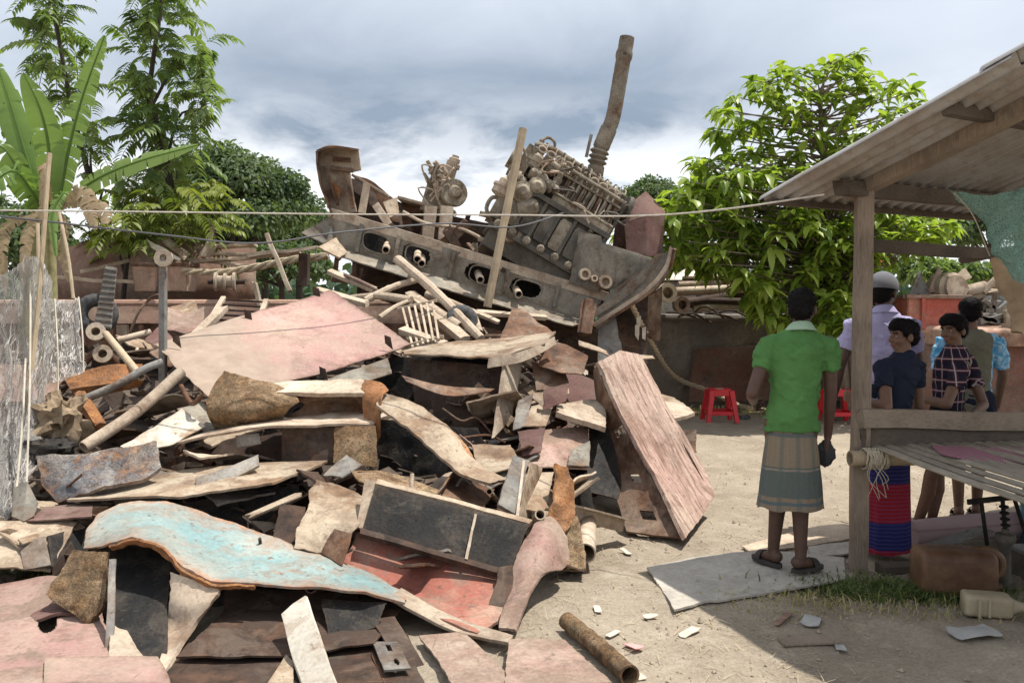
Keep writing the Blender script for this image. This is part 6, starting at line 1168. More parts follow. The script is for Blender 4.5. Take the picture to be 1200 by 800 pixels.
# man in green
g0 = onground(925, 676, .034); k = .00495
man, D = person('man in a green polo and checked lungi standing with his back turned', g0, 1.625, -10, -28, -4, dict(
    elL=(-.235, -.03, 1.03), wrL=(-.17, .17, .96), elR=(.225, .0, 1.03), wrR=(.235, .06, .765), ankL=(-.065, .10, .085), kneeL=(-.04, .09, .45), ankR=(.055, -.03, .085), kneeR=(.06, .02, .46), footL=25, footR=-62), lean=(.10, .03), skin='skindark',
    shirt='green', sleeve=.52, hem=.85, lungi='lungi_check', lz=(.90, .385), lw=(.138, .196), collar='collar', sandals='sandal', curl=(.9, 1.0), wide=.97)
mb = MB(); c = D['wrR']+np.array((.0, .03, -.10)); V, F = ellipsoid((0, 0, 0), (1, 1, 1), None, 20); V = np.array([v*(1+.35*mn.noise(Vector(v*2.2))) for v in np.array(V)])*np.array((.055, .05, .075))+c; mb.add(V, F); tag(mb.build('work_glove', M['rag']), 'dark crumpled work glove held in the green shirted man\'s hand', 'glove')
# boy with the red and blue lungi
b0 = np.array((2.36, 5.30, .02))
person('boy in a dark blue tee and red and blue lungi leaning at the post', b0, 1.47, 20, 96, -2, dict(elL=(-.13, -.24, .955), wrL=(-.24, -.06, .99), elR=(.20, .05, .93), wrR=(.15, .22, .86), shL=(-.08, -.07, 1.19), shR=(.175, .04, 1.19)), lean=(.13, -.03), shirt='navy', sleeve=.55, hem=.80, lungi='lungi_red', lz=(.90, .03), lw=(.15, .165), hair='fringe', wide=.86)
# boy in plaid
b1 = np.array((2.92, 5.72, .02))
person('smiling boy in a plaid shirt and black shorts leaning over the rail', b1, 1.50, 50, 114, -6, dict(hipL=(.02, -.06, .78), hipR=(.10, .07, .78), kneeL=(-.12, -.05, .42), kneeR=(-.02, .06, .42), ankL=(-.17, .03, .075), ankR=(-.06, .05, .10), shL=(.02, -.14, 1.16), shR=(.19, .12, 1.19), elL=(-.13, -.26, .93), wrL=(-.26, -.10, .96), elR=(.24, -.02, .90), wrR=(.10, -.16, .86), footL=70, footR=60), lean=(.06, -.06), shirt='plaid', sleeve=.6, hem=.82, shorts='blackcloth', sz=.85, hair='fringe', sandals='sandal', wide=.88)
# man in lilac
p0 = np.array((2.60, 5.98, .0))
person('man in a lilac shirt and grey cap seen behind the shelter post', p0, 1.79, -5, -40, -8, dict(elL=(-.29, .02, 1.17), wrL=(-.33, .05, .90), elR=(.27, .05, 1.15), wrR=(.2, .25, 1.05)), skin='skindark', shirt='purple', sleeve=.62, hem=.80, shorts='navy', sz=1.0, cap='capgrey', collar='purple', wide=1.02, vox=.007)
# man in olive and blue
p1 = np.array((3.41, 6.35, .0))
person('person in an olive shirt with blue patterned sleeves behind the plaid boy', p1, 1.64, -20, -25, -8, dict(elR=(.24, -.02, 1.08), wrR=(.27, .10, .82), ankL=(-.06, .0, .08), ankR=(.09, .03, .08)), skin='skin', shirt='oliveblue', sleeve=.8, hem=.82, shorts='navy', sz=.75, wide=1.0, vox=.007, sandals='sandal')
# two men on the barges
person('man with a red cap far behind the shelter post on the brick red barge', np.array((5.92, 13.9, .70)), 1.66, 160, 160, 0, shirt='maroonc', shorts='blackcloth', cap='redcap', vox=.011)
q = P(868, 318, 13.8)
person('worker in maroon bending down on the grey barge behind the leaves', np.array((q[0]+.1, 13.9, q[2]-1.18)), 1.6, 90, 90, -30, dict(shL=(-.25, -.15, 1.22), shR=(-.22, .15, 1.22), elL=(-.36, -.16, .98), wrL=(-.34, -.18, .75), elR=(-.34, .14, .98), wrR=(-.36, .1, .76)), lean=(-.75, 0), shirt='maroonc', sleeve=1.4, shorts='blackcloth', vox=.011)
# ================================================================== the shelter on the right
XD = np.array((.885, .466, 0)); YD = np.array((-.466, .885, 0)); P0 = np.array((2.085, 5.06, 0)); SLOPE = .293
def T(e, d, z=0): return P0+XD*e+YD*d+np.array((0, 0, z))     # along the eave, away from the camera, height
def roofz(d): return 2.335-SLOPE*d
sh = empty('shelter', P0, 'open wooden shelter with a rusty corrugated tin roof on the right', 'shelter')
t = NT('corrugated_tin'); v = t.coord(rnd=False); a = t.noise(v, 2.5, 7, .7); b = t.noise(v, 14, 5, .7)
col = t.mix(t.ramp(a, (.4, 0), (.62, 1)), (.40, .395, .39), (.31, .28, .25)); col = t.mix(t.math('MULTIPLY', t.ramp(b, (.52, 0), (.7, 1)), .6), col, (.24, .16, .11)); M['tin'] = t.finish(col, .55, .35, t.bump(b, .2, .004), .4)
def tin(e0, e1, d0, d1, lift, name='roof'):
    pitch = .108; ne = int((e1-e0)/pitch*8); nd = 22; V = []
    for j in range(nd+1):
        d = d0+(d1-d0)*j/nd
        for i in range(ne+1):
            e = e0+(e1-e0)*i/ne; z = roofz(d)+lift+.029*math.cos(2*math.pi*e/pitch)+.008*mn.noise(Vector((e*1.3, d*1.2, 3+lift*50))); dd = d+.012*mn.noise(Vector((e*2, j, 1)))*(j in (0, nd)); V.append(T(e, dd, z))
    V = np.array(V); m = len(V); w_ = ne+1; F = [[j*w_+i, j*w_+i+1, (j+1)*w_+i+1, (j+1)*w_+i] for j in range(nd) for i in range(ne)]; F2 = [[m+k for k in f[::-1]] for f in F]
    rim = [[i, m+i, m+i+1, i+1] for i in range(ne)]+[[nd*w_+i+1, m+nd*w_+i+1, m+nd*w_+i, nd*w_+i] for i in range(ne)]+[[(j+1)*w_, m+(j+1)*w_, m+j*w_, j*w_] for j in range(nd)]+[[j*w_+ne, m+j*w_+ne, m+(j+1)*w_+ne, (j+1)*w_+ne] for j in range(nd)]
    return mk(name, np.vstack([V, V+np.array((0, 0, .003))]), F+F2+rim, M['tin'], sh, ang=80)
for i, (e0, e1) in enumerate([(-.46, .40), (.34, 1.2), (1.14, 2.0), (1.94, 2.9), (2.84, 3.8)]):
    tin(e0, e1, -1.15, .40, .0+.006*(i % 2), 'roof_sheet'); tin(e0, e1, -3.4, -1.0, .018+.006*(i % 2), 'roof_sheet')
def tb(name, a, b, w_, h, mat, up=(0, 0, 1)): mb = MB(); mb.add(*rough_bar(a, b, w_, h, up, .05, w_*91, .07)); return mb.build(name, M[mat], sh)
mb = MB(); mb.add(*rough_bar((2.072, 5.06, -.1), (2.078, 5.06, 2.25), .090, .090, (.12, 1, 0), .05, 4, .05)); mb.build('post', M['wood'], sh)
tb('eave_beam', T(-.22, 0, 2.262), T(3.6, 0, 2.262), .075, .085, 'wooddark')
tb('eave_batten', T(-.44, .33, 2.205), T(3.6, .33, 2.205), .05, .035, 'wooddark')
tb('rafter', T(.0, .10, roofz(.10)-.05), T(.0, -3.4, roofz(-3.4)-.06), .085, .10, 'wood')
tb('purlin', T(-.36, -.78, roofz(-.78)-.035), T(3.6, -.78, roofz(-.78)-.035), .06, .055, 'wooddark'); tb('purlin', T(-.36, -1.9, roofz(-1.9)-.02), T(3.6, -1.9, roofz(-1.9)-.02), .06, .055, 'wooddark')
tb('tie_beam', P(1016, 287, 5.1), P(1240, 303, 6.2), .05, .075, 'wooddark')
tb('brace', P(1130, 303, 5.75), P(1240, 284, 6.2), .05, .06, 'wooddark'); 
tb('rear_post', np.array((4.15, 6.35, -.1)), np.array((4.15, 6.35, 2.2)), .11, .11, 'wood', (0, 1, 0))
r0, r1 = P(1010, 489, 5.0), P(1330, 497, 5.45); tb('rail', r0, r1, .05, .108, 'woodx'); tb('rail_board', r0+(0, .03, -.118), r1+(0, .03, -.112), .05, .11, 'wooddark')
mb = MB(); a = P(996, 537, 4.96); b = a+np.array((1.6, .12, 0)); mb.tube([a, b], .046, 16, .28); mb.build('bed_pole', M['bamboo'], sh)
M['twine'] = plain('jute_twine', (.40, .35, .26), .9, .25, 60); mb = MB()
for i in range(16):
    u = i/15; c0 = a+np.array((.085+.11*u, 0, 0)); mb.tube([c0+np.array((random.uniform(-.012, .012), .062*math.cos(t_), .06*math.sin(t_))) for t_ in np.linspace(0, 6.283, 12)], .006, 5)
for i in range(7): mb.tube(curve([a+np.array((random.uniform(.08, .2), -.06, -.02)), a+np.array((random.uniform(.05, .2), -.08, -.1)), a+np.array((random.uniform(.05, .2), -.07, -random.uniform(.12, .24)))], 8), .0022, 4)
mb.build('twine_lashing', M['twine'], sh)
# bamboo bed: split strips fanning out towards the camera
bed = empty('bamboo_bed', (2.7, 4.4, .6), 'low bed of split bamboo strips under the shelter beside the post', 'bamboo bed')
sr = random.Random(9)
for i in range(22):
    x0 = 2.16+.075*i+sr.uniform(-.01, .01); x1 = 2.26+.088*i+sr.uniform(-.02, .02); a = np.array((x0, 5.06+.04*i*.3, .745)); b = np.array((x1, 3.55, .715+sr.uniform(0, .02))); md_ = (a+b)/2+np.array((sr.uniform(-.01, .01), 0, sr.uniform(-.01, .012)))
    mb = MB(); c = curve([a, md_, b], 14); w_ = sr.uniform(.062, .078); mb.sheet([[p+np.array((-w_/2, 0, 0)) for p in c], [p+np.array((0, 0, .009)) for p in c], [p+np.array((w_/2, 0, 0)) for p in c]], (24, 6), .008, .006, .004); mb.build('strip', M['bambooslat'], bed)
mb = MB(); mb.tube([np.array((2.3, 3.75, .67)), np.array((4.3, 3.75, .67))], .04, 10); mb.build('front_pole', M['bamboo'], bed)
for x in (2.75, 4.2): MB().tube([np.array((x, 3.78, -.05)), np.array((x, 3.78, .67))], .04, 10).build('leg', M['bamboo'], bed)
M['pinkcloth'] = stripes('pinkmat', (.34, .17, .20), [], [(-18, .18, (.16, .05, .09), .7)]) or M['pinkmat']
mb = MB(); mb.sheet([[P(1090, 522, 4.98), P(1150, 524, 4.98), P(1215, 524, 5.0)], [P(1100, 530, 4.75), P(1140, 534, 4.7), P(1215, 536, 4.72)], [P(1118, 534, 4.6), P(1165, 545, 4.5), P(1220, 545, 4.5)]], (30, 14), .006, .02, .02); tag(mb.build('pink_cloth', M['pinkmat']), 'thin pink striped cloth spread on the bamboo strips', 'cloth')
# things on the ground under the shelter
def jerry(name, label, c, ax, L_, Hh, Wd, mat, handle=True):
    root = empty(name, c, label, 'jerrycan'); ax = nrm(ax); up = np.array((0, 0, 1.)); sd = np.cross(up, ax); mb = MB(); n = 28; V = []; st = [(-.5, .86), (-.47, .97), (-.40, 1), (-.34, .985), (-.31, 1), (.25, 1), (.28, .985), (.33, 1), (.42, .98), (.48, .9), (.5, .8)]
    for (u, k) in st:
        for j in range(n):
            t_ = 2*math.pi*j/n; cx_, sz_ = math.copysign(abs(math.cos(t_))**.42, math.cos(t_)), math.copysign(abs(math.sin(t_))**.42, math.sin(t_)); V.append(c+ax*u*L_+sd*cx_*Wd/2*k+up*(Hh/2+sz_*Hh/2*k))
    F = [[i*n+j, i*n+(j+1) % n, (i+1)*n+(j+1) % n, (i+1)*n+j] for i in range(len(st)-1) for j in range(n)]+[list(range(n))[::-1], list(range((len(st)-1)*n, len(st)*n))]
    mb.add(V, F); mb.build('body', M[mat], root, ang=50)
    if handle:
        mb = MB(); e = c+ax*L_*.5; mb.tube(curve([e+up*Hh*.93-ax*.10, e+up*Hh*.97-ax*.02, e+up*Hh*.80+ax*.045, e+up*Hh*.5+ax*.045, e+up*Hh*.42-ax*.02], 16), np.linspace(.024, .020, 16), 10); mb.lathe(e+up*Hh*.2, ax, [(-.01, .03), (.02, .03), (.025, .024), (.05, .024)], 12); mb.build('handle', M[mat], root)
    return root
def plastic(name, c1, c2):
    t = NT(name); v = t.coord(); a = t.noise(v, 5, 6, .65); b = t.noise(v, 40, 4, .7); col = t.mix(t.ramp(a, (.35, 0), (.68, 1)), c1, c2); return t.finish(col, .5, 0, t.bump(b, .1, .003), .35)
M['canbrown'] = plastic('brown_can', (.085, .04, .022), (.20, .115, .06)); M['canbeige'] = plastic('beige_can', (.30, .245, .16), (.42, .36, .25))
cb_ = onground(1128, 699); jerry('jerrycan', 'dirty brown plastic jerrycan lying on its side under the bamboo bed', cb_+np.array((0, .10, 0)), (1, -.12, 0), .40, .265, .22, 'canbrown')
cj = onground(1168, 724); j2 = jerry('oil_jug', 'small beige ribbed plastic jug lying in front of the brown jerrycan', cj+np.array((-.02, .06, 0)), (1, -.25, 0), .22, .115, .13, 'canbeige', False)
mb = MB(); e = cj+np.array((.085, .03, .055)); mb.lathe(e, (1, -.25, 0), [(0, .045), (.03, .03), (.045, .024), (.075, .024), (.08, .03), (.11, .03)], 14); mb.build('neck', M['canbeige'], j2)
mb = MB()
for k_ in range(4): o_ = cj+np.array((-.09+.05*k_, .06-.0125*(-.09+.05*k_), 0)); mb.sheet([[o_+np.array((-.006, -.067, .01)), o_+np.array((.006, -.069, .01))], [o_+np.array((-.006, -.067, .10)), o_+np.array((.006, -.069, .10))]], (2, 6), .006, 0, 0)
mb.build('rib', M['canbeige'], j2)
# rolled pink mat
mb = MB(); a, b = onground(1066, 645), onground(1225, 632); a[2] = b[2] = .11; c = curve([a, (a+b)/2+np.array((0, 0, .015)), b], 30); mb.tube(c, .085, 20); stripes('rollmat', (.36, .25, .25), [], [(-3, .1, (.22, .09, .12), .5)])
t = NT('rollmat2'); v = t.coord((1, 1, 1), rnd=False); a_ = t.noise(v, 5, 4); wv = t.n('TexChecker'); wv.inputs['Scale'].default_value = 28; t.l(v, wv.inputs[0]); sp_ = t.n('SeparateXYZ'); t.l(v, sp_.inputs[0]); M['rollmat'] = t.finish(t.mix(t.math('MULTIPLY', t.math('COMPARE', sp_.outputs[2], .12, .008), .3), t.mix(a_, (.30, .20, .21), (.42, .32, .31)), (.15, .04, .08)), .9)
tag(mb.build('rolled_mat', M['rollmat']), 'rolled pink mat lying on the ground behind the brown jerrycan', 'mat')
# black iron stand with a hand pump
ir = empty('iron_stand', P(1165, 640, 4.9), 'black iron frame stand with thin legs behind the jerrycan', 'stand'); mb = MB(); mb.bar(P(1134, 588, 4.9), P(1225, 578, 4.9), .02, .03); mb.build('top_bar', M['black'], ir)
for (x, y0, x2, y2) in [(1150, 588, 1158, 648), (1188, 582, 1210, 650)]: MB().bar(P(x, y0, 4.9), P(x2, y2, 4.9), .018, .018, (0, 1, 0)).build('leg', M['black'], ir)
hp_ = empty('hand_pump', onground(1177, 690), 'short dark iron hand pump standing right of the jerrycan', 'pump'); c = onground(1177, 684); mb = MB(); mb.lathe(c, (0, 0, 1), [(0, .06), (.02, .06), (.03, .034), (.24, .030), (.26, .045), (.28, .055), (.31, .052), (.32, .02), (.34, .02)], 18); mb.build('barrel', M['enginedark'], hp_)
mb = MB(); mb.tube([c+(0, 0, .32), c+(-.02, 0, .50)], .012, 8)
for k_ in range(4): mb.lathe(c+(-.004*k_, 0, .35+.035*k_), (0, 0, 1), [(0, .014), (.006, .026), (.014, .026), (.02, .014)], 10)
mb.build('rod', M['black'], hp_)
M['bluedrum'] = plastic('blue_drum', (.06, .22, .33), (.14, .34, .45)); bd = empty('blue_drum', onground(1232, 640), 'light blue plastic drum cut by the right edge of the photo', 'drum'); c = onground(1232, 640); mb = MB(); mb.lathe(c, (0, 0, 1), [(0, .16), (.01, .175), (.12, .18), (.13, .187), (.15, .18), (.26, .18), (.27, .187), (.29, .18), (.38, .17), (.39, .15)], 28); mb.build('shell', M['bluedrum'], bd); mb = MB(); mb.lathe(c+(0.06, 0, .39), (0, 0, 1), [(0, .03), (.03, .03)], 12); mb.build('bung', M['bluedrum'], bd)
pb = empty('tin_box', onground(1205, 676), 'dark tin box at the right edge beside the hand pump', 'box'); c = onground(1215, 678); mb = MB(); mb.bar(c+(-.06, .05, .08), c+(.3, .05, .08), .25, .16); mb.build('body', M['enginedark'], pb); mb = MB(); mb.bar(c+(-.07, .05, .17), c+(.31, .05, .17), .27, .02); mb.build('lid', M['grey'], pb)
fb = onground(1095, 655, .02); mb = MB(); mb.bar(fb+(-.1, .0, .03), fb+(.35, .05, .16), .14, .012, (0, 0, 1)); tag(mb.build('slanted_board', M['grey']), 'grey thin board propped between the rolled mat and the jerrycan', 'board')
mb = MB(); c = onground(1030, 668); mb.bar(c+(0, .0, .03), c+(.75, .06, .03), .10, .06); tag(mb.build('floor_timber', M['wooddark']), 'dark timber on the ground behind the shelter post and jerrycan', 'timber')
# green net and sack hanging at the right
def netmat(name, c, dens, scale, trans=.3, thr=.10):
    t = NT(name); v = t.coord(rnd=False); w1 = t.n('TexVoronoi', feature='DISTANCE_TO_EDGE'); w1.inputs['Scale'].default_value = scale; t.l(v, w1.inputs['Vector']); nz = t.noise(v, 6, 4)
    al = t.math('ADD', t.math('LESS_THAN', w1.outputs['Distance'], thr), t.math('MULTIPLY_ADD', nz, 1.2, dens-.6), clamp=True); d = t.n('BsdfDiffuse'); d.inputs[0].default_value = (*c, 1); tr = t.n('BsdfTranslucent'); tr.inputs[0].default_value = (*c, 1); ms = t.n('MixShader'); ms.inputs[0].default_value = trans; t.l(d.outputs[0], ms.inputs[1]); t.l(tr.outputs[0], ms.inputs[2])
    tp = t.n('BsdfTransparent'); m2_ = t.n('MixShader'); t.l(al, m2_.inputs[0]); t.l(tp.outputs[0], m2_.inputs[1]); t.l(ms.outputs[0], m2_.inputs[2]); t.l(m2_.outputs[0], t.out.inputs[0]); return t.m
M['greennet'] = netmat('green_net', (.25, .40, .345), .48, 60)
mb = MB(); mb.sheet([[P(1112, 222, 5.0), P(1150, 228, 4.85), P(1195, 222, 4.7), P(1230, 205, 4.5)], [P(1125, 236, 4.98), P(1165, 262, 4.8), P(1205, 255, 4.6), P(1235, 250, 4.45)], [P(1150, 255, 4.95), P(1178, 300, 4.75), P(1208, 300, 4.6), P(1240, 300, 4.4)], [P(1168, 275, 4.95), P(1188, 322, 4.75), P(1212, 334, 4.6), P(1240, 340, 4.4)]], (60, 60), .003, .02, .10, bscale=5); tag(mb.build('green_net', M['greennet']), 'green mosquito net hanging from the roof at the right edge', 'net')
mb = MB(); mb.tube(curve([P(1118, 226, 4.95), P(1140, 252, 4.9), P(1160, 300, 4.85)], 12), .004, 6); tag(mb.build('net_cord', M['twine']), 'thin cord tying the green net to the eave beam', 'cord')
M['sack'] = clothmat('jute_sack', (.40, .30, .20), .3); mb = MB(); mb.tube(curve([P(1166, 300, 5.3), P(1182, 325, 5.3), P(1195, 345, 5.3), P(1196, 370, 5.3), P(1192, 388, 5.3)], 20), np.array([.03, .04, .05, .06, .07, .08, .085, .09, .09, .088, .085, .08, .075, .07, .065, .06, .055, .05, .04, .025]), 16); o = mb.build('jute_sack', M['sack']); tag(o, 'tan sack hanging from the tie beam at the right edge', 'sack')
for vtx in o.data.vertices: vtx.co += Vector(vtx.normal)*.03*mn.fractal(Vector(vtx.co*9), .6, 2, 3)
# red plastic stools
M['redplastic'] = plain('red_plastic', (.60, .018, .028), .4, .08, 8, .5, .05)
st = empty('plastic_stool', onground(843, 493), 'red plastic stool standing alone by the grey barge', 'stool', 'red plastic stools'); c = onground(843, 493); hh, tw, bw = .46, .145, .235; parts_ = []
mb = MB(); pl = [c+np.array((tw*1.05*math.copysign(abs(math.cos(t_))**.5, math.cos(t_)), tw*1.05*math.copysign(abs(math.sin(t_))**.5, math.sin(t_)), hh-.03)) for t_ in np.linspace(0, 6.283, 28, endpoint=False)]; mb.prism(pl, (0, 0, .03)); parts_.append(mb.build('seat', M['redplastic'], st))
mb = MB(); mb.ell(c+(0, 0, hh), (.06, .06, .006)); parts_.append(mb.build('seat_hollow', M['white'], st))
for sx in (-1, 1):
    for sy in (-1, 1): mb = MB(); mb.bar(c+(sx*tw*.92, sy*tw*.92, hh-.02), c+(sx*bw*.85, sy*bw*.85, 0), .075, .06, (0, 1, 0), .8); parts_.append(mb.build('leg', M['redplastic'], st))
for sx, sy in ((1, 0), (-1, 0), (0, 1), (0, -1)):
    z_ = .13; k_ = tw*.92+(bw*.85-tw*.92)*(1-z_/hh); a = c+(sx*k_+sy*k_, sy*k_+sx*k_, z_); b = c+(sx*k_-sy*k_, sy*k_-sx*k_, z_); mb = MB(); mb.bar(a, b, .02, .055); parts_.append(mb.build('stretcher', M['redplastic'], st))
    z_ = hh-.055; k_ = tw*.95; mb = MB(); mb.bar(c+(sx*k_+sy*k_, sy*k_+sx*k_, z_), c+(sx*k_-sy*k_, sy*k_-sx*k_, z_), .02, .07); parts_.append(mb.build('apron', M['redplastic'], st))
ALLCH[st.name] = parts_; s2 = copy_tree(st, None, tuple(onground(981, 496))); s2['label'] = 'red plastic stool half hidden behind the green shirted man'
lump('dark_stone', 'small dark stone lying on the grass right of the red stool', 'rubber', onground(872, 490), (.09, .07, .05), 'stone', 2)
M['rope2'] = plain('nylon_rope', (.50, .46, .40), .9, .2, 40)
# ropes
mb = MB(); mb.tube(curve([P(-60, 246, 6.0), P(150, 248, 6.0), P(400, 251, 6.0), P(600, 252, 5.8), P(745, 253, 5.5), P(850, 245, 5.2), P(966, 228, 4.88)], 60), .0058, 7); tag(mb.build('washing_line', M['rope2']), 'white rope stretched across the yard from the eave beam', 'rope')
M['cable'] = plain('dark_cable', (.10, .10, .105), .6, .1); mb = MB(); mb.tube(curve([P(-60, 247, 7.0), P(60, 260, 7.0), P(190, 275, 7.1), P(300, 285, 7.3), P(400, 272, 7.6), P(520, 262, 8.2), P(600, 266, 8.6), P(660, 250, 9.2)], 60), .009, 6); tag(mb.build('electric_cable', M['cable']), 'dark cable sagging under the white rope to the engine', 'cable')
twisted([P(738, 352, 9.9), P(760, 395, 11), P(790, 440, 12.4), P(832, 458, 12.85), P(880, 478, 13.0), P(985, 486, 13.0)], .035, M['rope'], 'mooring_rope', 'pale mooring rope hanging from the ship section along the grey hull')
for i, (px, py) in enumerate([(746, 372), (752, 384), (744, 380)]):
    mb = MB(); a = P(px, py, 10.1); mb.sheet([[a, a+np.array((.06, 0, .02))], [a+np.array((.0, .02, -.12)), a+np.array((.05, .02, -.10-.05*i))]], (8, 8), .006, .02, .04); tag(mb.build('rag', M['paper']), ['white rag knotted at the top of the mooring rope', 'white rag hanging right of the knotted rag', 'white rag strip left of the mooring rope'][i], 'rag')
# ================================================================== trees and plants
nr = np.random.RandomState(4)
def unit(a): return a/np.maximum(np.linalg.norm(a, axis=-1, keepdims=True), 1e-9)
def leaves(base, d, up, L_, W_, droop=.25, fold_=.25):
    """many leaves at once: base points, directions, face normals, lengths, widths -> V, tris"""
    n = len(base); d = unit(d); s = unit(np.cross(d, up)); u = unit(np.cross(s, d)); L_ = np.broadcast_to(L_, n)[:, None]; W_ = np.broadcast_to(W_, n)[:, None]
    dr = np.array((0, 0, -1.))*droop
    m1 = base+d*L_*.35+dr*L_*.12; m2 = base+d*L_*.70+dr*L_*.45; tip = base+d*L_*.97+dr*L_*1.0
    V = np.stack([base, m1-s*W_*.46+u*W_*fold_, m1, m1+s*W_*.46+u*W_*fold_, m2-s*W_*.36+u*W_*fold_*.7, m2, m2+s*W_*.36+u*W_*fold_*.7, tip], 1)
    T_ = np.array([(0, 2, 1), (0, 3, 2), (1, 2, 5), (1, 5, 4), (2, 3, 6), (2, 6, 5), (4, 5, 7), (5, 6, 7)])
    return V.reshape(-1, 3), (np.arange(n)[:, None, None]*8+T_[None]).reshape(-1, 3)
def tinted(name, V, F, mat, tint, parent, k):
    return mk(name, V, F, mat, parent, smooth=False, attrs={'tint': np.repeat(tint, k)})
M['bark'] = woodmat('bark', (.10, .08, .06), (.24, .19, .14), (8, 8, 1.5)); M['barkdark'] = plain('dark_bark', (.05, .04, .032), .9, .3, 20)
M['leaf_lime'] = leafmat('lime_leaf', (.135, .21, .032), (.36, .44, .09), .46, .36)
M['leaf_pinnate'] = leafmat('pinnate_leaf', (.080, .135, .048), (.215, .28, .10), .45, .42)
M['leaf_dark'] = leafmat('dark_leaf', (.058, .098, .050), (.135, .18, .085), .42, .6)
M['leaf_far'] = leafmat('far_leaf', (.035, .070, .045), (.085, .13, .072), .25, .6)
M['leaf_banana'] = leafmat('banana_leaf', (.15, .25, .065), (.30, .41, .14), .45, .38)
M['leaf_dead'] = leafmat('dead_banana_leaf', (.22, .15, .09), (.45, .35, .23), .3, .8)
def inpoly(p, poly):
    x, y = p; c = False; n = len(poly)
    for i in range(n):
        (x1, y1), (x2, y2) = poly[i], poly[i-1]
        if (y1 > y) != (y2 > y) and x < (x2-x1)*(y-y1)/(y2-y1)+x1: c = not c
    return c
# ---- young lime green broadleaf tree
YT = 12.0
tr = empty('young_tree', (P(985, 470, YT)[0], YT, 0), 'young tree with long lime green leaves in front of the grey barge', 'tree')
trunk = curve([P(992, 485, YT), P(984, 380, YT), P(976, 290, YT), P(966, 200, YT+.1), P(962, 130, YT+.1), P(968, 75, YT)], 40)
mb = MB(); mb.tube(trunk, np.linspace(.075, .012, 40), 9); mb.tube(curve([P(1003, 485, YT+.2), P(990, 370, YT+.2), P(975, 300, YT+.2), P(930, 225, YT-.4)], 20), np.linspace(.05, .015, 20), 8)
crown = [(838, 130), (880, 92), (905, 72), (960, 78), (985, 52), (1012, 60), (1025, 95), (1060, 92), (1084, 100), (1075, 135), (1030, 150), (1006, 175), (1010, 225), (1095, 235), (1120, 262), (1085, 292), (1030, 300), (1010, 352), (990, 396), (915, 388), (885, 372), (872, 340), (845, 324), (795, 312), (740, 302), (722, 276), (768, 246), (800, 205), (828, 175)]
wh = []
for _ in range(9000):
    px, py = nr.uniform(715, 1125), nr.uniform(45, 400)
    if not inpoly((px, py), crown): continue
    Y = YT+nr.uniform(-1.0, 1.0)*(.5 if py < 180 else 1.0); p = P(px, py, Y)
    if all(np.linalg.norm((p-q)*np.array((1, .7, 1))) > (.245 if py < 190 else .172) for q in wh): wh.append(p)
    if len(wh) > 560: break
B, D_, U_, L_ = [], [], [], []
for p in wh:
    k = int(np.argmin(np.linalg.norm((trunk-p)*np.array((1, 1, 1.3))-np.array((0, 0, -.35)), axis=1))); k = min(max(k, 12), 38); a = trunk[k]
    q = (a+p)/2+np.array((0, 0, -.02))+nr.uniform(-.1, .1, 3)
    if np.linalg.norm(p-a) < 2.2: mb.tube(curve([a, q, p], 9), np.linspace(.018, .006, 9), 5)
    else: mb.tube([p+(a-p)*.25+nr.uniform(-.05, .05, 3), p], .006, 5)
    tiltw = nr.normal(size=3)*.3; out = unit(p-a+np.array((0, 0, .5))); n = nr.randint(13, 19)
    for i in range(n):
        az = 2.4*i+nr.uniform(0, .5); d = unit(np.array((math.cos(az), math.sin(az), nr.uniform(-.7, .5)))+out*.45+tiltw); B.append(p+nr.uniform(-.05, .05, 3)-out*nr.uniform(0, .12)); D_.append(d); U_.append(np.array((0, 0, 1.))+nr.uniform(-.3, .3, 3)); L_.append(nr.uniform(.13, .29))
mb.build('trunk', M['bark'], tr)
V, F = leaves(np.array(B), np.array(D_), np.array(U_), np.array(L_), np.array(L_)*.45, nr.uniform(.2, .75, (len(B), 1)), .18); tinted('crown', V, F, M['leaf_lime'], nr.rand(len(B))**1.1, tr, 8)
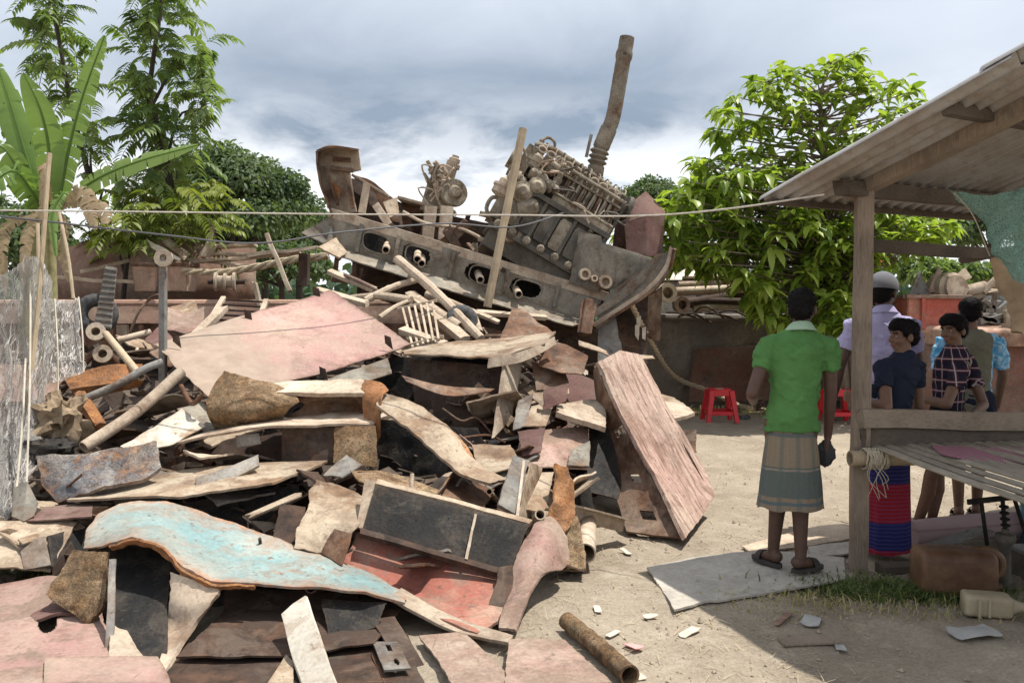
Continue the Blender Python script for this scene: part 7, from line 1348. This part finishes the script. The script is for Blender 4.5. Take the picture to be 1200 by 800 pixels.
# ---- tall pinnate trees on the left
def pinnate(name, label, Y, trunk_px, r0, clusters, nf, mat, fl=.75):
    root = empty(name, P(*trunk_px[0], Y), label, 'tree', None); ORG[root.name][2] = 0; root.location.z = 0; tk = curve([P(x, y, Y) for x, y in trunk_px], 30); mb = MB(); mb.tube(tk, np.linspace(r0, .02, 30), 8); B, D_, U_, L_, TT = [], [], [], [], []
    for (cx_, cy_, rx, ry, n_) in clusters:
        c0 = P(cx_, cy_+ry*.3, Y); k = int(np.argmin(np.linalg.norm(tk-c0, axis=1))); mb.tube(curve([tk[max(0, k-3)], (tk[k]+c0)/2, c0], 8), np.linspace(.03, .012, 8), 6)
        for _ in range(int(n_*1.3)):
            a = nr.uniform(0, 6.283); rr = math.sqrt(nr.rand()); p = P(cx_+rx*.6*rr*math.cos(a), cy_+ry*.75*rr*math.sin(a), Y+nr.uniform(-.9, .9)); d = unit(np.array((p-c0)*np.array((1, .8, .4))+nr.uniform(-.25, .25, 3))+np.array((0, 0, .15))); l = fl*nr.uniform(.7, 1.15)
            K = 10; tt = nr.rand(); ts = np.linspace(.12, 1, K); drp = nr.uniform(.25, .75)
            pts = np.array([p+d*l*t_+np.array((0, 0, -drp*l*t_*t_)) for t_ in ts]); mb.tube(pts[::3], .006, 4); s = unit(np.cross(d, (0, 0, 1.)))
            for i, t_ in enumerate(ts):
                for sg in (-1, 1):
                    B.append(pts[i]); D_.append(s*sg*.9+d*.55+np.array((0, 0, -.15-.3*t_))); U_.append(np.array((0, 0, 1.))+nr.uniform(-.3, .3, 3)); L_.append(l*nr.uniform(.22, .32)*(1.1-.4*abs(t_-.5))); TT.append(min(1, max(0, tt*.7+nr.rand()*.3)))
    mb.build('trunk', M['barkdark'], root); V, F = leaves(np.array(B), np.array(D_), np.array(U_), np.array(L_), np.array(L_)*.44, .5, .15); tinted('crown', V, F, mat, np.array(TT), root, 8); return root
pinnate('feathery_tree', 'tall feathery leaved tree between the banana plant and the round tree', 15.0, [(198, 420), (205, 300), (200, 215), (176, 120), (188, 10), (190, -60)], .09,
        [(186, 10, 34, 50, 22), (178, 70, 38, 45, 20), (190, 115, 34, 40, 16), (170, 145, 32, 40, 16), (236, 70, 20, 32, 13), (240, 118, 20, 34, 13), (205, 165, 40, 40, 17), (190, 200, 45, 30, 12), (195, -50, 45, 50, 16)], 0, M['leaf_pinnate'])
pinnate('feathery_tree', 'slimmer feathery leaved tree at the top left behind the banana plant', 15.6, [(100, 420), (112, 260), (85, 130), (65, 20), (60, -60)], .07,
        [(60, 10, 34, 40, 18), (72, 60, 32, 40, 16), (58, -45, 36, 40, 10), (86, 105, 26, 36, 11), (112, 165, 28, 50, 13), (130, 215, 32, 40, 12)], 0, M['leaf_pinnate'])
pinnate('feathery_shrub', 'low yellow green feathery shrub drooping over the left barge', 14.2, [(140, 400), (150, 300), (165, 240), (170, 215)], .05,
        [(150, 250, 50, 34, 18), (200, 240, 50, 30, 18), (240, 238, 40, 26, 14), (180, 275, 46, 26, 14), (125, 280, 36, 30, 12), (225, 265, 40, 24, 12)], 0, leafmat('yellow_pinnate_leaf', (.10, .15, .025), (.26, .28, .06), .4, .45), .62)
# ---- dense crowns farther off
def crown_tree(name, label, px, py, rx, ry, Y, n, mat, size=.22, group=None, trunk=True, base=None):
    c = P(px, py, Y); k = S(Y); R_ = np.array((rx*k, rx*k*.8, ry*k)); root = empty(name, (c[0], Y, 0), label, 'tree', group)
    ncl = 34; dirs = unit(nr.normal(size=(ncl, 3))); dirs[:, 2] = np.abs(dirs[:, 2])*.9-.25; cl = c+dirs*R_*nr.uniform(.55, .95, (ncl, 1)); cr = nr.uniform(.22, .40, ncl)*R_.mean()
    ci = nr.randint(0, ncl, n); dv = unit(nr.normal(size=(n, 3))); dv[:, 2] = np.where(dv[:, 2] < -.3, -dv[:, 2], dv[:, 2]); p = cl[ci]+dv*cr[ci][:, None]*(nr.uniform(.55, 1.08, (n, 1)))
    d = unit(dv*.6+nr.normal(size=(n, 3))*.7+np.array((0, 0, -.25))); V, F = leaves(p, d, dv+nr.normal(size=(n, 3))*.4, size*nr.uniform(.6, 1.2, n), size*.5, .3, .1)
    ctint = nr.rand(ncl)*.6; tinted('crown', V, F, mat, np.clip(ctint[ci]+nr.rand(n)*.4, 0, 1), root, 8)
    mb = MB(); mb.tube([(c[0], Y, -.1), c-np.array((0, 0, R_[2]*.3))], np.array((.09, .05))*R_.mean()*1.3, 8)
    for i in range(0, ncl, 3): mb.tube([c-np.array((0, 0, R_[2]*.5)), cl[i]], np.array((.035, .01))*R_.mean(), 5)
    mb.build('trunk', M['barkdark'], root); return root
crown_tree('round_tree', 'big dark green round tree left of the ship section', 268, 250, 94, 104, 25, 26000, M['leaf_dark'], .18)
for i, (px, py, rx, ry, Y, n, mt, lab) in enumerate([
   (350, 280, 50, 60, 30, 9000, 'leaf_dark', 'smaller dark tree between the round tree and the ship stem'),
   (30, 295, 70, 70, 24, 9000, 'leaf_dark', 'bushy tree behind the banana plant at the left edge'),
   (765, 250, 48, 60, 34, 8000, 'leaf_dark', 'distant green tree beside the hatch box right of the engine'),
   (820, 262, 46, 42, 36, 4000, 'leaf_far', 'distant dark tree behind the left side of the lime green tree'),
   (900, 290, 60, 40, 38, 4000, 'leaf_far', 'distant tree hidden behind the middle of the lime green tree'),
   (1078, 258, 62, 66, 30, 8000, 'leaf_far', 'bluish dark tall tree seen under the shelter roof'),
   (1165, 270, 60, 70, 28, 8000, 'leaf_dark', 'dark tree behind the green net under the roof'),
   (1000, 300, 50, 46, 32, 4000, 'leaf_far', 'distant dark tree just left of the shelter post'),
   (1085, 325, 40, 28, 22, 4000, 'leaf_pinnate', 'bright green bush behind the red steel box'),
   (1150, 330, 44, 26, 24, 4000, 'leaf_pinnate', 'green bush behind the engine casting'),
   (1260, 270, 60, 70, 30, 4000, 'leaf_dark', 'dark tree beyond the right edge of the photo'),
   (200, 290, 70, 60, 27, 8000, 'leaf_dark', 'dark bushy tree between the feathery tree and the round tree'),
   (310, 290, 60, 56, 28, 8000, 'leaf_dark', 'dark bushy tree filling the gap right of the round tree'),
   (140, 318, 60, 40, 20, 6000, 'leaf_pinnate', 'low green bush behind the brown hull plate'),
   (330, 318, 60, 36, 22, 6000, 'leaf_dark', 'low dark bush behind the twisted hawser'),
   (240, 318, 50, 36, 21, 6000, 'leaf_dark', 'low bush under the round tree behind the barge planks'),
   (-50, 240, 60, 70, 26, 4000, 'leaf_dark', 'dark tree beyond the left edge of the photo')]):
    crown_tree('broadleaf_tree', lab, px, py, rx, ry, Y, n, M[mt], .19 if Y > 23 else .17, 'trees beyond the barges')
B = np.stack([nr.uniform(-75, 75, 16000), nr.uniform(55, 75, 16000), nr.rand(16000)**.7], 1); B[:, 2] *= 3.4+2.2*np.array([mn.fractal(Vector((x*.12, 1, 2)), .6, 2, 3) for x in B[:, 0]])+.5
V, F = leaves(B, nr.normal(size=(16000, 3)), nr.normal(size=(16000, 3)), 1.0, .7, .2, .1); o = mk('far_trees', V, F, M['leaf_far'], smooth=False, attrs={'tint': np.repeat(nr.rand(16000), 8)}, kind='stuff'); tag(o, 'low dark line of far trees along the horizon', 'trees')
# ---- banana plant
def banana_leaf(mb, tint, pts, width, tear, droop, tv):
    mid = curve(pts, 34); Tn = np.gradient(mid, axis=0); n = 34; sg_up = None
    for side in (-1, 1):
        prev = None
        for i in range(n-1):
            u = i/(n-1); s = unit(np.cross(Tn[i], np.array((.2, -1, .35)))); w0 = width*math.sin(math.pi*min(1, u*.93+.06))**.55; u1 = (i+1)/(n-1); w1 = width*math.sin(math.pi*min(1, u1*.93+.06))**.55
            if tear and (i == 0 or nr.rand() < tear): dd = nr.uniform(.2, 1.0)*droop; fw = nr.uniform(-.25, .35); prev = None
            elif i == 0: dd = droop*.5; fw = .1
            def ed(j, w_): return mid[j]+s*side*w_*(1-.35*dd)+np.array((0, -.15*w_*dd, -1))*w_*dd*.6+unit(Tn[j])*w_*fw
            a = prev if prev is not None else ed(i, w0); b = ed(i+1, w1); ma = (mid[i]+a)/2+np.array((0, -.03, .10))*w0; mb_ = (mid[i+1]+b)/2+np.array((0, -.03, .10))*w1
            mb.add([mid[i], mid[i+1], mb_, ma, b, a], [[0, 1, 2, 3], [3, 2, 4, 5]]); tint += [tv+nr.uniform(-.08, .08)]*6; prev = b
YBn = 11.0
bn = empty('banana_plant', (P(45, 400, YBn)[0], YBn, 0), 'banana plant with broad torn leaves at the left edge', 'banana plant')
mb = MB(); mb.tube(curve([P(28, 450, YBn), P(34, 330, YBn), P(46, 235, YBn)], 16), np.linspace(.11, .05, 16), 12); mb.tube(curve([P(60, 450, YBn+.3), P(60, 330, YBn+.3), P(58, 238, YBn+.3)], 16), np.linspace(.10, .045, 16), 12); mb.build('stem', plain('banana_stem', (.30, .27, .13), .7, .35, 9), bn)
for (pts, w_, tear, dr, tv, dy) in [([(68, 245), (82, 170), (98, 110), (123, 42)], .21, .35, .35, .55, 0), ([(56, 245), (58, 180), (48, 130), (28, 86)], .24, .08, .3, .5, -.3), ([(48, 245), (30, 180), (12, 120), (-4, 72)], .22, .12, .4, .35, .2), ([(44, 250), (24, 205), (0, 170), (-50, 160)], .24, .2, .5, .45, -.4),
        ([(70, 242), (110, 212), (160, 190), (232, 170)], .17, .25, .5, .85, -.5), ([(50, 250), (38, 225), (15, 200), (-20, 225)], .25, .2, .7, .25, -.6), ([(60, 245), (75, 225), (62, 250), (66, 300)], .10, .3, .7, .5, -.5), ([(44, 240), (22, 170), (6, 120), (-12, 108)], .2, .2, .3, .3, .4), ([(62, 245), (40, 200), (35, 150), (20, 130)], .2, .15, .4, .3, .5)]:
    mb = MB(); ti = []; pp = [P(x, y, YBn+dy*i/3) for i, (x, y) in enumerate(pts)]; banana_leaf(mb, ti, pp, w_*.84, tear*2.6, dr*1.5, tv); V = np.vstack(mb.V); o = mk('leaf', V, mb.F, M['leaf_banana'], bn, ang=60, attrs={'tint': np.clip(ti, 0, 1)})
    mb = MB(); mb.tube(curve(pp, 14)+np.array((0, -.006, 0)), np.linspace(.022, .006, 14), 6); mb.build('midrib', M['leaf_banana'], o)
for (pts, w_) in [([(70, 240), (92, 222), (104, 238), (112, 268)], .13), ([(60, 235), (50, 195), (52, 205), (46, 262)], .08), ([(50, 240), (36, 262), (30, 290), (26, 340)], .09), ([(40, 250), (10, 262), (2, 290), (6, 345)], .10), ([(62, 240), (76, 262), (72, 290), (80, 330)], .07), ([(66, 240), (100, 232), (122, 245), (124, 262)], .12)]:
    mb = MB(); ti = []; banana_leaf(mb, ti, [P(x, y, YBn-.2-.1*i) for i, (x, y) in enumerate(pts)], w_, .6, 1.0, .5); mk('dead_leaf', np.vstack(mb.V), mb.F, M['leaf_dead'], bn, ang=60, attrs={'tint': np.clip(np.array(ti)+nr.uniform(-.3, .3, len(ti)), 0, 1)})
# ---- net fence at the left edge
for (a, b, r_, lab) in [((24, 560, 5.6), (58, 180, 6.2), .017, 'tallest bamboo pole of the net fence at the left edge'), ((46, 500, 5.9), (44, 262, 6.3), .013, 'middle bamboo pole of the net fence'), ((86, 350, 7.4), (69, 248, 7.6), .015, 'short bamboo pole slanting above the net fence right end')]:
    mb = MB(); A_, B_ = P(*a), P(*b); cc = curve([A_, (A_+B_)/2+np.array((.015, 0, 0)), B_], 26); mb.tube(cc, np.array([r_*(1.12 if i % 5 == 0 else 1) for i in range(26)]), 8); tag(mb.build('bamboo_pole', M['bamboo']), lab, 'pole', 'bamboo poles of the net fence')
M['net'] = clothmat('grey_net_twine', (.42, .40, .37), .25); M['netwhite'] = clothmat('white_net_twine', (.62, .60, .57), .2)
M['veil'] = netmat('net_veil', (.50, .48, .45), -.06, 240, .4, .05)
def net(rows, nu, nv, r_, crump, mat, label, seed):
    A = np.array(PR(*rows)); mb = MB(); K = 44
    def pt(u, v):
        rr = np.array([catmull(a, np.array([u]))[0] for a in A]); p = catmull(rr, np.array([v]))[0]
        return p+np.array((.6*mn.noise(Vector((u*5, v*4, seed))), 1.3*mn.fractal(Vector((u*9, v*6, seed+4)), .6, 2, 3), .5*mn.noise(Vector((u*6, v*7, seed+9)))))*crump
    for i in range(nu):
        u0 = (i+nr.uniform(-.3, .3))/(nu-1); a0, a1 = (0, 1) if nr.rand() < .6 else (nr.uniform(0, .4), nr.uniform(.5, 1))
        mb.tube([pt(min(1, max(0, u0+.02*mn.noise(Vector((t_*5, i*.7, seed))))), a0+(a1-a0)*t_) for t_ in np.linspace(0, 1, K)], r_*nr.uniform(.6, 1.3), 3, cap=False)
    for i in range(nv):
        v0 = (i+nr.uniform(-.4, .4))/(nv-1); a0 = nr.uniform(0, .5); a1 = min(1, a0+nr.uniform(.25, .7))
        mb.tube([pt(a0+(a1-a0)*t_, min(1, max(0, v0+.04*math.sin(t_*9+i)+.03*mn.noise(Vector((t_*6, i*.9, seed)))))) for t_ in np.linspace(0, 1, 26)], r_*nr.uniform(.6, 1.2), 3, cap=False)
    o = mb.build('fishing_net', mat, smooth=False); mv = MB(); V_, F_, e_ = sheet(PR(*rows), (50, 50), .002, .02, crump*1.2, bscale=5); mv.add(V_, F_, e_); mv.build('mesh_veil', M['veil'], o); return tag(o, label, 'net')
net([[(-40, 330, 6.1), (10, 318, 6.0), (40, 300, 6.1), (60, 330, 6.2)], [(-40, 420, 5.8), (10, 430, 5.8), (36, 420, 5.85), (58, 430, 5.9)], [(-45, 520, 5.4), (8, 530, 5.45), (30, 530, 5.5), (46, 520, 5.6)], [(-50, 606, 5.0), (4, 606, 5.05), (16, 596, 5.1), (30, 560, 5.3)]], 150, 80, .0014, .075, M['net'], 'grey nylon fishing net bunched over the tallest bamboo pole at the left edge', 1)
net([[(44, 342, 6.3), (70, 352, 6.3), (92, 350, 6.35)], [(42, 390, 6.2), (68, 398, 6.15), (94, 396, 6.2)], [(44, 450, 6.0), (70, 446, 6.0), (98, 436, 6.1)]], 80, 60, .0017, .035, M['netwhite'], 'paler square of netting at the right end of the net fence', 6)
for i, (a, b) in enumerate([((30, 600, 5.1), (36, 330, 6.0)), ((18, 590, 5.1), (30, 420, 5.8)), ((92, 348, 6.3), (98, 436, 6.05)), ((64, 350, 6.2), (68, 470, 5.9))]):
    mb = MB(); A_, B_ = P(*a), P(*b); mb.tube(curve([A_, (A_+B_)/2+np.array((.02, -.02, 0)), B_], 14), .006, 5); tag(mb.build('net_cord', M['paper']), ['white cord down the front of the grey net', 'white cord left of the first net cord', 'white cord edging the paler netting on its right', 'white cord edging the paler netting on its left'][i], 'cord')
plate('pink_backing', 'pale pink plate seen through the netting at the left edge', 'pinkdust', [[(-30, 424, 6.6), (84, 432, 6.7)], [(-30, 470, 6.2), (60, 470, 6.3)]], (20, 10), jag=.02, bump=.03)
def weeds(): return nr.uniform(-3.6, -2.5), nr.uniform(4.6, 5.9)
grass('green_weeds', 900, weeds, .3, 'green weeds growing behind the netting at the left edge', M['grass'])
